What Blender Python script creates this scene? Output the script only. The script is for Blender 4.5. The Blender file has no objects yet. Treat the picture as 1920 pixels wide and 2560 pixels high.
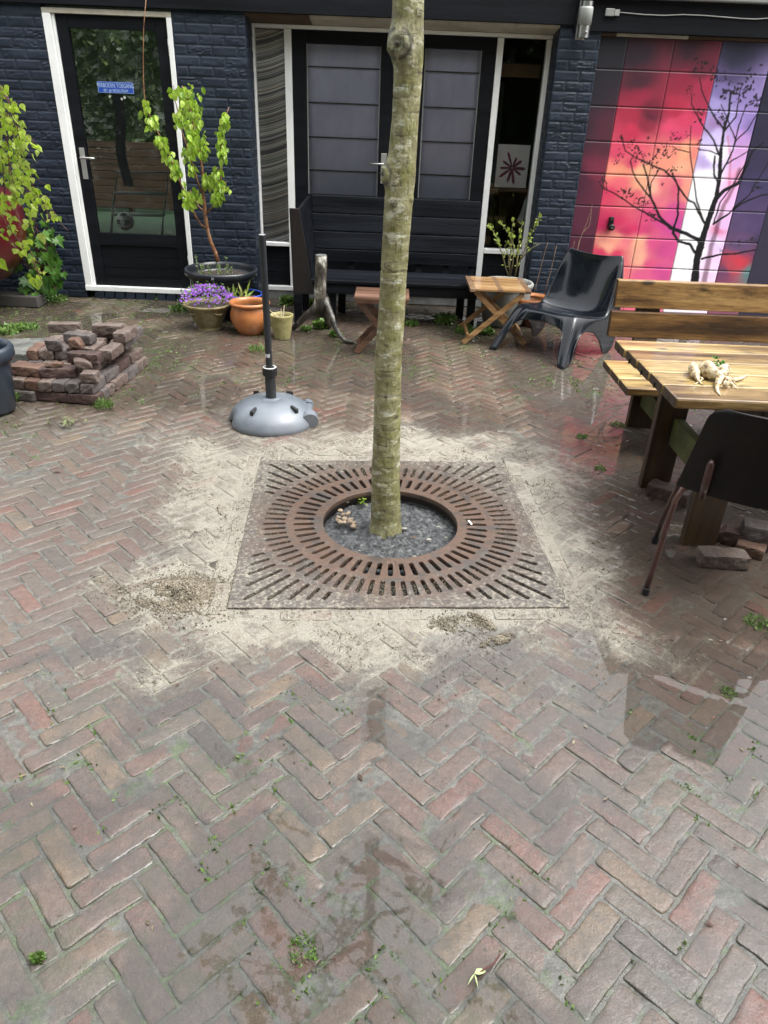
import bpy, bmesh, math, random
import numpy as np
from mathutils import Vector, Matrix, noise as mnoise
from mathutils.geometry import tessellate_polygon
random.seed(7); rng = np.random.default_rng(7)
S = bpy.context.scene; COL = S.collection
# ------------------------------------------------------------------ camera, sky, sun, exposure
FPX, CW, CH = 1805.6, 1920.0, 2560.0
CP = np.array([-0.0334, -2.9175, 1.6832])
RM = np.array([[9.99187544e-01, 1.91328920e-02, 3.54709078e-02],
               [-4.02978823e-02, 4.86915550e-01, 8.72518956e-01],
               [5.77525624e-04, 8.73239475e-01, -4.87290967e-01]])
cd = bpy.data.cameras.new("camera"); cam = bpy.data.objects.new("camera", cd); COL.objects.link(cam)
m = Matrix.Identity(4)
for i in range(3):
    m[i][0] = RM[0][i]; m[i][1] = RM[1][i]; m[i][2] = -RM[2][i]; m[i][3] = CP[i]
cam.matrix_world = m
cd.sensor_fit = 'VERTICAL'; cd.sensor_height = 24; cd.lens = FPX / CH * 24; cd.clip_start = .02; cd.clip_end = 300
S.camera = cam
W = bpy.data.worlds.new("World"); S.world = W; W.use_nodes = True
nt = W.node_tree; bg = nt.nodes['Background']
sky = nt.nodes.new('ShaderNodeTexSky'); sky.sky_type = 'NISHITA'; sky.sun_disc = False
SEL, SAZ = 60, 105
sky.sun_elevation = math.radians(SEL); sky.sun_rotation = math.radians(SAZ); sky.dust_density = 4; sky.air_density = 1.5
hs = nt.nodes.new('ShaderNodeHueSaturation'); hs.inputs['Saturation'].default_value = .12
hs.inputs['Value'].default_value = 1.
# thick cloud: brighter overhead than at the horizon
tcw = nt.nodes.new('ShaderNodeTexCoord'); sx_ = nt.nodes.new('ShaderNodeSeparateXYZ'); nt.links.new(tcw.outputs['Generated'], sx_.inputs[0])
mrw = nt.nodes.new('ShaderNodeMapRange'); mrw.inputs[1].default_value = 0.; mrw.inputs[2].default_value = 1.; mrw.inputs[3].default_value = .26; mrw.inputs[4].default_value = 2.75; nt.links.new(sx_.outputs[2], mrw.inputs[0])
mxw = nt.nodes.new('ShaderNodeMix'); mxw.data_type = 'RGBA'; mxw.blend_type = 'MULTIPLY'; mxw.inputs[0].default_value = 1.
nt.links.new(sky.outputs[0], hs.inputs['Color']); nt.links.new(hs.outputs[0], mxw.inputs[6]); nt.links.new(mrw.outputs[0], mxw.inputs[7]); nt.links.new(mxw.outputs[2], bg.inputs[0]); bg.inputs[1].default_value = .15
sl = bpy.data.lights.new("sun", 'SUN'); sl.energy = .55; sl.angle = math.radians(60); sl.color = (1, .97, .93)
so = bpy.data.objects.new("sun", sl); COL.objects.link(so)
so.rotation_euler = (math.radians(90 - SEL), 0, math.radians(180 - SAZ)); so.location = (0, 0, 8)
S.view_settings.view_transform = 'Standard'; S.view_settings.look = 'None'; S.view_settings.gamma = 1
S.view_settings.exposure = .97
# ------------------------------------------------------------------ photo geometry: a pixel seen on a known real plane
def ray(p): return RM.T @ np.array([(p[0] - CW / 2) / FPX, -(p[1] - CH / 2) / FPX, 1.])
def G(x, y, z=0.): d = ray((x, y)); return CP + d * ((z - CP[2]) / d[2])
def Wy(x, y, Y): d = ray((x, y)); return CP + d * ((Y - CP[1]) / d[1])
# ------------------------------------------------------------------ helpers
WL = {}
def tag(o, label=None, cat=None, group=None, kind=None):
    if label: o['label'] = label
    if cat: o['category'] = cat
    if group: o['group'] = group
    if kind: o['kind'] = kind
    return o
def thing(name, loc, label, cat, group=None, rz=0.):
    o = bpy.data.objects.new(name, None); COL.objects.link(o); o.location = loc; o.rotation_euler = (0, 0, rz)
    o.empty_display_size = .1; WL[o] = Vector(loc); return tag(o, label, cat, group)
class MB:
    def __init__(s): s.v = []; s.f = []; s.a = {}
    def add(s, vs, fs):
        b = len(s.v); s.v += [tuple(map(float, v)) for v in vs]; s.f += [tuple(b + i for i in f) for f in fs]; return b
    def box(s, x0, x1, y0, y1, z0, z1):
        s.add([(x, y, z) for z in (z0, z1) for y in (y0, y1) for x in (x0, x1)],
              [(0, 2, 3, 1), (4, 5, 7, 6), (0, 1, 5, 4), (2, 6, 7, 3), (0, 4, 6, 2), (1, 3, 7, 5)])
    def beam(s, p, q, w, t, up=(0, 0, 1)):
        p, q = Vector(p), Vector(q); d = (q - p).normalized(); a = d.cross(Vector(up)).normalized(); b = a.cross(d)
        vs = [c + a * (w / 2 * i) + b * (t / 2 * j) for c in (p, q) for j in (-1, 1) for i in (-1, 1)]
        s.add(vs, [(0, 2, 3, 1), (4, 5, 7, 6), (0, 1, 5, 4), (2, 6, 7, 3), (0, 4, 6, 2), (1, 3, 7, 5)])
    def hexa(s, b4, t4):
        s.add(list(b4) + list(t4), [(3, 2, 1, 0), (4, 5, 6, 7), (0, 1, 5, 4), (1, 2, 6, 5), (2, 3, 7, 6), (3, 0, 4, 7)])
    def tube(s, pts, rad, n=8, cap=True):
        pts = [Vector(p) for p in pts]
        if not hasattr(rad, '__len__'): rad = [rad] * len(pts)
        vs = []; prev = None
        for i, p in enumerate(pts):
            d = (pts[min(i + 1, len(pts) - 1)] - pts[max(i - 1, 0)]).normalized()
            if prev is None:
                a = d.cross(Vector((0, 1, 0)) if abs(d.y) < .9 else Vector((1, 0, 0))).normalized()
            else: a = (prev - d * prev.dot(d)).normalized()
            prev = a; b = d.cross(a)
            vs += [p + (a * math.cos(t) + b * math.sin(t)) * rad[i] for t in [2 * math.pi * k / n for k in range(n)]]
        fs = [(i * n + k, i * n + (k + 1) % n, (i + 1) * n + (k + 1) % n, (i + 1) * n + k) for i in range(len(pts) - 1) for k in range(n)]
        if cap: fs += [tuple(range(n))[::-1], tuple((len(pts) - 1) * n + k for k in range(n))]
        s.add(vs, fs)
    def lathe(s, prof, c=(0, 0, 0), n=32, wob=0.):
        vs = [(c[0] + r * math.cos(2 * math.pi * k / n), c[1] + r * math.sin(2 * math.pi * k / n), c[2] + z) for r, z in prof for k in range(n)]
        s.add(vs, [(i * n + k, i * n + (k + 1) % n, (i + 1) * n + (k + 1) % n, (i + 1) * n + k) for i in range(len(prof) - 1) for k in range(n)])
    def grid(s, P, nu, nv, closed=False):
        fs = []
        for i in range(nu - 1):
            for j in range(nv if closed else nv - 1):
                fs.append((i * nv + j, (i + 1) * nv + j, (i + 1) * nv + (j + 1) % nv, i * nv + (j + 1) % nv))
        s.add(P, fs)
    def build(s, name, mat, parent=None, smooth=False, bevel=0, local=False, seg=2, sub=0, solid=0):
        me = bpy.data.meshes.new(name); off = Vector((0, 0, 0))
        if parent is not None and not local: off = WL[parent]
        me.from_pydata([Vector(v) - off for v in s.v], [], s.f); me.update()
        for k, (dom, vals) in s.a.items():
            at = me.attributes.new(k, 'FLOAT', dom); at.data.foreach_set('value', np.asarray(vals, dtype=np.float32))
        o = bpy.data.objects.new(name, me); COL.objects.link(o); o.data.materials.append(mat)
        if parent is not None: o.parent = parent; WL[o] = WL[parent] if not local else Vector((0, 0, 0))
        else: WL[o] = Vector((0, 0, 0))
        if smooth: me.polygons.foreach_set('use_smooth', [True] * len(me.polygons))
        if solid: md = o.modifiers.new('s', 'SOLIDIFY'); md.thickness = solid; md.offset = -1
        if bevel: md = o.modifiers.new('b', 'BEVEL'); md.width = bevel; md.segments = seg; md.limit_method = 'ANGLE'; md.angle_limit = math.radians(35)
        if sub: md = o.modifiers.new('u', 'SUBSURF'); md.levels = sub; md.render_levels = sub
        return o
def fast_mesh(name, V, F3, mat, attrs=None, smooth=False):
    """V Nx3, F3 list of arrays with equal-size faces"""
    me = bpy.data.meshes.new(name); V = np.asarray(V, dtype=np.float32)
    loops = np.concatenate([f.ravel() for f in F3]); tot = np.concatenate([np.full(len(f), f.shape[1]) for f in F3])
    me.vertices.add(len(V)); me.vertices.foreach_set('co', V.ravel())
    me.loops.add(len(loops)); me.loops.foreach_set('vertex_index', loops.astype(np.int32))
    me.polygons.add(len(tot)); st = np.concatenate([[0], np.cumsum(tot)[:-1]])
    me.polygons.foreach_set('loop_start', st.astype(np.int32)); me.polygons.foreach_set('loop_total', tot.astype(np.int32))
    me.update(calc_edges=True); me.validate()
    for k, v in (attrs or {}).items():
        if np.ndim(v) == 2:
            at = me.color_attributes.new(k, 'FLOAT_COLOR', 'POINT'); at.data.foreach_set('color', np.asarray(v, dtype=np.float32).ravel())
        else:
            at = me.attributes.new(k, 'FLOAT', 'POINT'); at.data.foreach_set('value', np.asarray(v, dtype=np.float32))
    if smooth: me.polygons.foreach_set('use_smooth', [True] * len(me.polygons))
    o = bpy.data.objects.new(name, me); COL.objects.link(o); me.materials.append(mat); WL[o] = Vector((0, 0, 0)); return o
def child(o, parent):
    o.parent = parent; o.matrix_parent_inverse = Matrix.Translation(-WL[parent]); WL[o] = WL[parent]; return o
def fbm(x, y, z=0., s=1., o=3): return mnoise.fractal(Vector((x * s, y * s, z * s)), 1.0, 2.0, o)
# vectorised value noise
_T = rng.random((256, 256))
def vn(x, y, s=1., off=0):
    x = np.asarray(x) * s + 37.7 + off * 13.1; y = np.asarray(y) * s + 91.3 + off * 7.7
    xi = np.floor(x).astype(int); yi = np.floor(y).astype(int); fx = x - xi; fy = y - yi
    fx = fx * fx * (3 - 2 * fx); fy = fy * fy * (3 - 2 * fy); t = lambda a, b: _T[a % 256, b % 256]
    return (t(xi, yi) * (1 - fx) + t(xi + 1, yi) * fx) * (1 - fy) + (t(xi, yi + 1) * (1 - fx) + t(xi + 1, yi + 1) * fx) * fy
def vf(x, y, s=1., o=4, off=0):
    r = 0; a = .5; t = 0
    for k in range(o): r = r + a * vn(x, y, s * 2 ** k, off + k * 5); t += a; a *= .55
    return r / t
def ss(a, b, x): t = np.clip((x - a) / (b - a), 0, 1); return t * t * (3 - 2 * t)
# ------------------------------------------------------------------ materials
def nodes(name):
    mt = bpy.data.materials.new(name); mt.use_nodes = True; n = mt.node_tree
    return mt, n, n.nodes['Principled BSDF'], (lambda t, **k: _new(n, t, k)), n.links.new
def _new(n, t, k):
    x = n.nodes.new('ShaderNode' + t)
    for a, b in k.items(): setattr(x, a, b)
    return x
def ramp(N, L, fac, cols, lo=.3, hi=.7):
    r = N('ValToRGB'); e = r.color_ramp.elements
    while len(e) < len(cols): e.new(.5)
    for i, c in enumerate(cols):
        e[i].position = lo + (hi - lo) * i / max(1, len(cols) - 1); e[i].color = (*c, 1)
    L(fac, r.inputs[0]); return r.outputs[0]
def mathn(N, L, op, a, b=None, c=None, clamp=False):
    x = N('Math', operation=op, use_clamp=clamp)
    for i, v in enumerate((a, b, c)):
        if v is None: continue
        if isinstance(v, (int, float)): x.inputs[i].default_value = v
        else: L(v, x.inputs[i])
    return x.outputs[0]
def M(name, cols, scale=8, rough=.6, bump=.3, bscale=None, stretch=(1, 1, 1), island=False, coat=0., metal=0., dist=.004, lo=.3, hi=.7, r2=None, crough=.1, spec=.5, detail=6, bst=None, knots=None):
    mt, n, P, N, L = nodes(name)
    tc = N('TexCoord'); mp = N('Mapping'); mp.inputs['Scale'].default_value = stretch; L(tc.outputs['Object'], mp.inputs[0])
    nz = N('TexNoise', noise_dimensions='4D' if island else '3D'); nz.inputs['Scale'].default_value = scale; nz.inputs['Detail'].default_value = detail
    nz.inputs['Roughness'].default_value = .65
    L(mp.outputs[0], nz.inputs['Vector'])
    if island:
        g = N('NewGeometry'); L(mathn(N, L, 'MULTIPLY', g.outputs['Random Per Island'], 60.), nz.inputs['W'])
        fac = mathn(N, L, 'ADD', nz.outputs[0], mathn(N, L, 'MULTIPLY', mathn(N, L, 'SUBTRACT', g.outputs['Random Per Island'], .5), (hi - lo) * .9))
    else: fac = nz.outputs[0]
    colr = ramp(N, L, fac, cols, lo, hi)
    if knots:   # pine knots, dark weather stains and fine grain lines
        kc, kv = knots; mk = N('Mapping'); mk.inputs['Scale'].default_value = kv; L(tc.outputs['Object'], mk.inputs[0])
        nk = N('TexNoise'); nk.inputs['Scale'].default_value = 2.5; nk.inputs['Detail'].default_value = 4; L(mk.outputs[0], nk.inputs['Vector'])
        vo = N('TexVoronoi'); vo.inputs['Scale'].default_value = 1.; vo.inputs['Randomness'].default_value = 1.; L(mk.outputs[0], vo.inputs['Vector'])
        dk = mathn(N, L, 'ADD', vo.outputs['Distance'], mathn(N, L, 'MULTIPLY', mathn(N, L, 'SUBTRACT', nk.outputs[0], .5), .35))
        m1 = N('MapRange', interpolation_type='SMOOTHSTEP'); L(dk, m1.inputs[0]); m1.inputs[1].default_value = .20; m1.inputs[2].default_value = .04; m1.inputs[3].default_value = 0.; m1.inputs[4].default_value = .85
        ns = N('TexNoise'); ns.inputs['Scale'].default_value = 1.3; ns.inputs['Detail'].default_value = 6; ns.inputs['Roughness'].default_value = .7; L(mk.outputs[0], ns.inputs['Vector'])
        m3 = N('MapRange', interpolation_type='SMOOTHSTEP'); L(ns.outputs[0], m3.inputs[0]); m3.inputs[1].default_value = .55; m3.inputs[2].default_value = .72; m3.inputs[4].default_value = .6
        ng = N('TexNoise'); ng.inputs['Scale'].default_value = scale * 9; ng.inputs['Detail'].default_value = 4; L(mp.outputs[0], ng.inputs['Vector'])
        m4_ = N('MapRange'); L(ng.outputs[0], m4_.inputs[0]); m4_.inputs[1].default_value = .35; m4_.inputs[2].default_value = .65; m4_.inputs[3].default_value = .72; m4_.inputs[4].default_value = 1.22
        hv = N('HueSaturation'); L(colr, hv.inputs['Color']); L(m4_.outputs[0], hv.inputs['Value'])
        mxk = N('Mix', data_type='RGBA'); L(mathn(N, L, 'MAXIMUM', m1.outputs[0], m3.outputs[0]), mxk.inputs[0]); L(hv.outputs[0], mxk.inputs[6]); mxk.inputs[7].default_value = (*kc, 1); colr = mxk.outputs[2]
    L(colr, P.inputs['Base Color'])
    P.inputs['Metallic'].default_value = metal; P.inputs['Specular IOR Level'].default_value = spec
    if r2 is not None:
        mr = N('MapRange'); mr.inputs[1].default_value = .35; mr.inputs[2].default_value = .65; mr.inputs[3].default_value = rough; mr.inputs[4].default_value = r2
        L(nz.outputs[0], mr.inputs[0]); L(mr.outputs[0], P.inputs['Roughness'])
    else: P.inputs['Roughness'].default_value = rough
    if coat: P.inputs['Coat Weight'].default_value = coat; P.inputs['Coat Roughness'].default_value = crough; P.inputs['Coat IOR'].default_value = 1.33
    if bump:
        b = N('Bump'); b.inputs['Strength'].default_value = bump; b.inputs['Distance'].default_value = dist
        z2 = N('TexNoise'); z2.inputs['Scale'].default_value = bscale or scale * 5; z2.inputs['Detail'].default_value = 5
        if bst: mp2 = N('Mapping'); mp2.inputs['Scale'].default_value = bst; L(tc.outputs['Object'], mp2.inputs[0]); L(mp2.outputs[0], z2.inputs['Vector'])
        else: L(mp.outputs[0], z2.inputs['Vector'])
        L(z2.outputs[0], b.inputs['Height']); L(b.outputs[0], P.inputs['Normal'])
    return mt
def leafmat(name, cols, trans=.35, rough=.4):
    mt, n, P, N, L = nodes(name); g = N('NewGeometry')
    tc = N('TexCoord'); nz = N('TexNoise'); nz.inputs['Scale'].default_value = 60; L(tc.outputs['Object'], nz.inputs['Vector'])
    fac = mathn(N, L, 'ADD', mathn(N, L, 'MULTIPLY', g.outputs['Random Per Island'], .8), mathn(N, L, 'MULTIPLY', nz.outputs[0], .25))
    c = ramp(N, L, fac, cols, .05, .95); L(c, P.inputs['Base Color']); P.inputs['Roughness'].default_value = rough
    tr = N('BsdfTranslucent'); L(c, tr.inputs[0]); mx = N('MixShader'); mx.inputs[0].default_value = trans
    L(P.outputs[0], mx.inputs[1]); L(tr.outputs[0], mx.inputs[2]); L(mx.outputs[0], n.nodes['Material Output'].inputs[0]); return mt
def glassmat(name, tint, spots=0., fres=1.5, dirt=0.):
    mt, n, P, N, L = nodes(name); n.nodes.remove(P)
    t = N('BsdfTransparent'); t.inputs[0].default_value = (*tint, 1); g = N('BsdfGlossy'); g.inputs['Roughness'].default_value = .02
    f = N('Fresnel'); f.inputs[0].default_value = fres; mx = N('MixShader'); L(f.outputs[0], mx.inputs[0]); L(t.outputs[0], mx.inputs[1]); L(g.outputs[0], mx.inputs[2])
    last = mx.outputs[0]
    if spots:
        tc = N('TexCoord'); v = N('TexVoronoi'); v.inputs['Scale'].default_value = 160; L(tc.outputs['Object'], v.inputs[0])
        nz = N('TexNoise'); nz.inputs['Scale'].default_value = 9; L(tc.outputs['Object'], nz.inputs[0])
        k = mathn(N, L, 'LESS_THAN', v.outputs[0], mathn(N, L, 'MULTIPLY', mathn(N, L, 'SUBTRACT', nz.outputs[0], .42), spots * 2.2))
        d = N('BsdfDiffuse'); d.inputs[0].default_value = (.35, .38, .38, 1); m2 = N('MixShader')
        L(mathn(N, L, 'MULTIPLY', k, .5), m2.inputs[0]); L(last, m2.inputs[1]); L(d.outputs[0], m2.inputs[2]); last = m2.outputs[0]
    if dirt:
        d = N('BsdfDiffuse'); d.inputs[0].default_value = (.4, .42, .45, 1); m2 = N('MixShader'); m2.inputs[0].default_value = dirt
        L(last, m2.inputs[1]); L(d.outputs[0], m2.inputs[2]); last = m2.outputs[0]
    L(last, n.nodes['Material Output'].inputs[0]); return mt
def flat(name, c, rough=.5, **k): return M(name, [tuple(x * .88 for x in c), tuple(x * 1.1 for x in c)], rough=rough, **{**dict(scale=6, bump=.15, dist=.002), **k})
NAVY = M('navy_paint', [(.008, .013, .022), (.0145, .0225, .037), (.023, .034, .053)], scale=5, spec=.35, rough=.42, r2=.62, bump=.6, bscale=90, dist=.003, stretch=(.6, .6, 1.6))
BLACKW = M('black_stained_wood', [(.002, .0026, .004), (.004, .005, .0075), (.007, .0085, .012)], scale=5, rough=.5, r2=.6, bump=.5, bscale=60, stretch=(.2, 3, 3), dist=.002, spec=.2)
BENCHW = M('black_bench_wood', [(.002, .0025, .004), (.0045, .0055, .008), (.009, .011, .015)], scale=6, rough=.35, r2=.55, bump=.6, bscale=50, stretch=(.15, 3, 3), island=True, coat=.0, dist=.003, spec=.18)
BENCHP = M('worn_bench_panel', [(.005, .005, .006), (.012, .009, .009), (.035, .016, .012)], scale=5, rough=.4, bump=.6, bscale=50, stretch=(3, 3, .3), coat=.2, dist=.003, lo=.35, hi=.8)
WHITE = M('white_frame_paint', [(.74, .76, .74), (.84, .85, .83), (.87, .88, .86)], scale=4, rough=.35, bump=.2, bscale=30, dist=.001)
BEIGE = M('beige_soffit', [(.34, .31, .24), (.45, .42, .34), (.52, .49, .41)], scale=6, rough=.7)
BROWNP = flat('brown_primer', (.085, .05, .028), .7)
CONC = M('wet_concrete', [(.10, .11, .10), (.2, .21, .2), (.3, .3, .28)], scale=5, rough=.6, bump=.5, bscale=80)
STEEL = M('brushed_steel', [(.5, .5, .48), (.62, .62, .6)], rough=.3, metal=1., bump=.1, stretch=(1, 1, 6))
ALU = flat('satin_aluminium', (.5, .5, .48), .4, metal=.7)
print('materials a')
# ------------------------------------------------------------------ GROUND
def gh(x, y):
    x = np.asarray(x, float); y = np.asarray(y, float)
    return .005 * np.sin(1.3 * x + .7) * np.sin(1.15 * y + .4) + .006 * (vf(x, y, 1.1, 2, 3) - .5)
GR = math.radians(4.12); GC, GS = math.cos(GR), math.sin(GR); HS = .66
def guv(x, y): x = np.asarray(x); y = np.asarray(y); return x * GC + y * GS, -x * GS + y * GC
SANDPX = [(455, 1080), (360, 1180), (420, 1280), (330, 1380), (250, 1480), (240, 1600), (430, 1690), (740, 1680), (900, 1750), (1120, 1730), (1340, 1670), (1500, 1680), (1680, 1650), (1560, 1480), (1530, 1330), (1450, 1180), (1270, 1085), (1000, 1050), (720, 1075), (600, 1095)]
SPOLY = np.array([G(*p)[:2] for p in SANDPX])
def sdf(poly, x, y):
    x = np.asarray(x, float); y = np.asarray(y, float); d = np.full(x.shape, 1e9); ins = np.zeros(x.shape, bool)
    for i in range(len(poly)):
        a = poly[i]; b = poly[(i + 1) % len(poly)]; e = b - a
        wx = x - a[0]; wy = y - a[1]; t = np.clip((wx * e[0] + wy * e[1]) / (e @ e), 0, 1)
        d = np.minimum(d, np.hypot(wx - e[0] * t, wy - e[1] * t))
        c = (a[1] <= y) != (b[1] <= y)
        xi = a[0] + (y - a[1]) * e[0] / (e[1] if abs(e[1]) > 1e-9 else 1e-9)
        ins ^= c & (x < xi)
    return np.where(ins, -d, d)
def sandm(x, y):
    d = sdf(SPOLY, x, y) + (vf(x, y, 3.5, 4, 1) - .5) * .5
    return ss(.20, -.30, d)
# puddles: pixel centre, half sizes in metres
PUD = [(345, 850, .12, .35, .9), (480, 990, .35, .25, .9), (1150, 1060, .35, .14, 1.), (1430, 1130, .5, .25, .6), (1760, 1400, .5, .3, .7), (1800, 1260, .3, .3, 1.),
       (1780, 1750, .32, .26, 1.), (1500, 1680, .22, .12, .9), (1250, 1680, .3, .10, .8), (650, 2330, .20, .24, 1.), (1000, 2270, .14, .16, 1.), (560, 2190, .2, .06, .8),
       (1640, 1850, .25, .12, .7), (450, 1850, .3, .1, .6), (200, 2030, .22, .15, .7), (1150, 2480, .3, .15, .5), (900, 1780, .3, .08, .6), (1300, 2050, .2, .12, .5), (150, 1660, .2, .1, .5), (250, 930, .4, .15, .5)]
PUDC = [(G(p[0], p[1])[:2], p[2], p[3], p[4]) for p in PUD]
def wetm(x, y):
    x = np.asarray(x, float); y = np.asarray(y, float); w = np.full(x.shape, .30) + .14 * ss(-.7, -1.3, y) + .40 * ss(1.0, 1.7, y) * ss(.42, .5, vf(x, y, 1.3, 3, 77) + .06) + .4 * ss(.75, 1.15, x) * ss(-1.1, -.6, y)
    nx = (vf(x, y, 4, 4, 7) - .5) * .6; ny = (vf(x, y, 4, 4, 9) - .5) * .6
    for c, a, b, s in PUDC:
        r = np.hypot((x + nx - c[0]) / a, (y + ny - c[1]) / b); w = np.maximum(w, .3 + (.7 * s) * ss(1.35, .55, r))
    return np.clip(w, 0, 1)
def mossm(x, y):
    x = np.asarray(x, float); y = np.asarray(y, float)
    m_ = .25 + .5 * ss(.9, 2.2, y) + .35 * ss(-.7, -1.2, y) + .3 * ss(-1.2, -2., x)
    return np.clip(m_ + (vf(x, y, 2.2, 3, 11) - .5) * .9, 0, 1)
def farm(x, y):   # brown silty wet part of the yard: along the house and under the table
    x = np.asarray(x, float); y = np.asarray(y, float); n_ = (vf(x, y, 1.6, 4, 78) - .5) * .8
    return np.maximum(ss(.7, 1.5, y + n_), ss(.75, 1.15, x + n_ * .5) * ss(-1.35, -.9, y + n_ * .5)) * (1 - sandm(x, y))
def ground_material(name, joint):
    mt, n, P, N, L = nodes(name)
    tc = N('TexCoord'); pos = tc.outputs['Object']
    def nz(scale, detail=5, st=None, rough=.6):
        x = N('TexNoise'); x.inputs['Scale'].default_value = scale; x.inputs['Detail'].default_value = detail; x.inputs['Roughness'].default_value = rough
        if st: mp = N('Mapping'); mp.inputs['Scale'].default_value = st; L(pos, mp.inputs[0]); L(mp.outputs[0], x.inputs['Vector'])
        else: L(pos, x.inputs['Vector'])
        return x.outputs[0]
    def at(k): x = N('Attribute', attribute_name=k); return x.outputs['Fac']
    def mixc(f, a, b, bt='MIX'):
        x = N('Mix', data_type='RGBA', blend_type=bt); 
        if isinstance(f, float): x.inputs[0].default_value = f
        else: L(f, x.inputs[0])
        for i, v in ((6, a), (7, b)):
            if isinstance(v, tuple): x.inputs[i].default_value = (*v, 1)
            else: L(v, x.inputs[i])
        return x.outputs[2]
    def mr(v, a, b, c=0., d=1.):
        x = N('MapRange', interpolation_type='SMOOTHSTEP'); L(v, x.inputs[0])
        for i, q in enumerate((a, b, c, d)): x.inputs[i + 1].default_value = q
        return x.outputs[0]
    A = lambda a, b: mathn(N, L, 'ADD', a, b)
    Mu = lambda a, b: mathn(N, L, 'MULTIPLY', a, b)
    fine = nz(170, 4); mid = nz(38, 5); big = nz(7, 5)
    if joint:
        base = ramp(N, L, mid, [(.055, .056, .047), (.105, .102, .086), (.17, .165, .14)])
        g = mr(A(at('moss'), Mu(A(nz(22, 4), -.5), 1.8)), .62, 1.0, 0., .8)
        base = mixc(g, base, ramp(N, L, fine, [(.03, .055, .015), (.07, .115, .03), (.12, .16, .06)]))
    else:
        geo = N('NewGeometry'); rnd = geo.outputs['Random Per Island']
        r = N('ValToRGB'); e = r.color_ramp.elements
        cs = [(.06, .048, .040), (.088, .055, .042), (.10, .068, .053), (.085, .072, .056), (.11, .059, .044), (.095, .082, .064), (.14, .057, .040), (.08, .055, .045), (.14, .10, .062), (.092, .058, .045)]
        while len(e) < len(cs): e.new(.5)
        for i, c in enumerate(cs): e[i].position = i / (len(cs) - 1) * .98; e[i].color = (*c, 1)
        L(rnd, r.inputs[0])
        base = mixc(mr(big, .35, .7, 0., .6), r.outputs[0], (.10, .086, .072))
        base = mixc(mr(mid, .3, .75, 0., .75), base, mixc(1., base, (1.45, 1.38, 1.28), 'MULTIPLY'))
        base = mixc(mr(fine, .5, .72, 0., .6), base, (.03, .026, .024))
        base = mixc(mr(nz(85, 6, rough=.8), .5, .68, 0., .55), base, (.16, .135, .115))
        base = mixc(mr(nz(300, 2), .66, .74, 0., .8), base, (.3, .28, .24))
        g = mr(A(A(at('moss'), Mu(at('edge'), .55)), Mu(A(nz(16, 5), -.5), 2.)), .75, 1.15, 0., .55)
        base = mixc(g, base, (.065, .072, .035))
    base = mixc(mr(A(at('soil'), Mu(A(nz(12, 5), -.5), 1.2)), .35, .75, 0., .8), base, (.07, .05, .032))
    sn = A(at('sand'), Mu(A(nz(34, 7, rough=.8), -.5), 2.6)); sn = A(sn, Mu(A(nz(6, 4), -.5), 1.3)); sn = A(sn, Mu(at('edge'), .35))
    smask = mr(A(sn, .25 if joint else -.02), .15, 1.1, 0., .86)
    sandc = ramp(N, L, nz(260, 3), [(.22, .198, .155), (.325, .30, .245), (.43, .40, .335)])
    base = mixc(smask, base, sandc)
    wet = mr(A(at('wet'), Mu(A(nz(7, 3), -.5), .7)), .34, .66)
    wetd = mathn(N, L, 'SUBTRACT', .92, Mu(wet, .34))
    base = mixc(1., base, N('CombineColor').outputs[0], 'MULTIPLY') if False else base
    far = mr(at('far'), 0., 1., 0., .75); base = mixc(far, base, mixc(1., base, (.78, .60, .45), 'MULTIPLY'))
    hsv = N('HueSaturation'); L(base, hsv.inputs['Color']); L(wetd, hsv.inputs['Value']); L(hsv.outputs[0], P.inputs['Base Color'])
    P.inputs['Roughness'].default_value = .75
    b = N('Bump'); b.inputs['Distance'].default_value = .006; b.inputs['Strength'].default_value = 1.
    hgt = A(Mu(fine, .5), A(Mu(mid, 1.1), Mu(smask, Mu(nz(90, 5), 1.4)))); L(hgt, b.inputs['Height']); L(b.outputs[0], P.inputs['Normal'])
    # water film
    up = N('CombineXYZ'); up.inputs[2].default_value = 1.
    rb = N('Bump'); rb.inputs['Distance'].default_value = .001; rb.inputs['Strength'].default_value = .15; L(nz(14, 3), rb.inputs['Height']); L(up.outputs[0], rb.inputs['Normal'])
    sb = N('Bump'); sb.inputs['Distance'].default_value = .004; sb.inputs['Strength'].default_value = .8; L(A(mid, Mu(fine, .35)), sb.inputs['Height'])
    vm = N('Mix', data_type='VECTOR'); L(wet, vm.inputs[0]); L(sb.outputs[0], vm.inputs[4]); L(rb.outputs[0], vm.inputs[5]); L(vm.outputs[1], P.inputs['Coat Normal'])
    P.inputs['Coat IOR'].default_value = 1.5
    L(mathn(N, L, 'SUBTRACT', .95, Mu(smask, Mu(mathn(N, L, 'SUBTRACT', 1., wet), .75))), P.inputs['Coat Weight'])
    L(mr(wet, 0., 1., .3, .02), P.inputs['Coat Roughness'])
    return mt
PAVM = ground_material('wet_paver_brick', False); JNTM = ground_material('joint_sand_and_moss', True)
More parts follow.
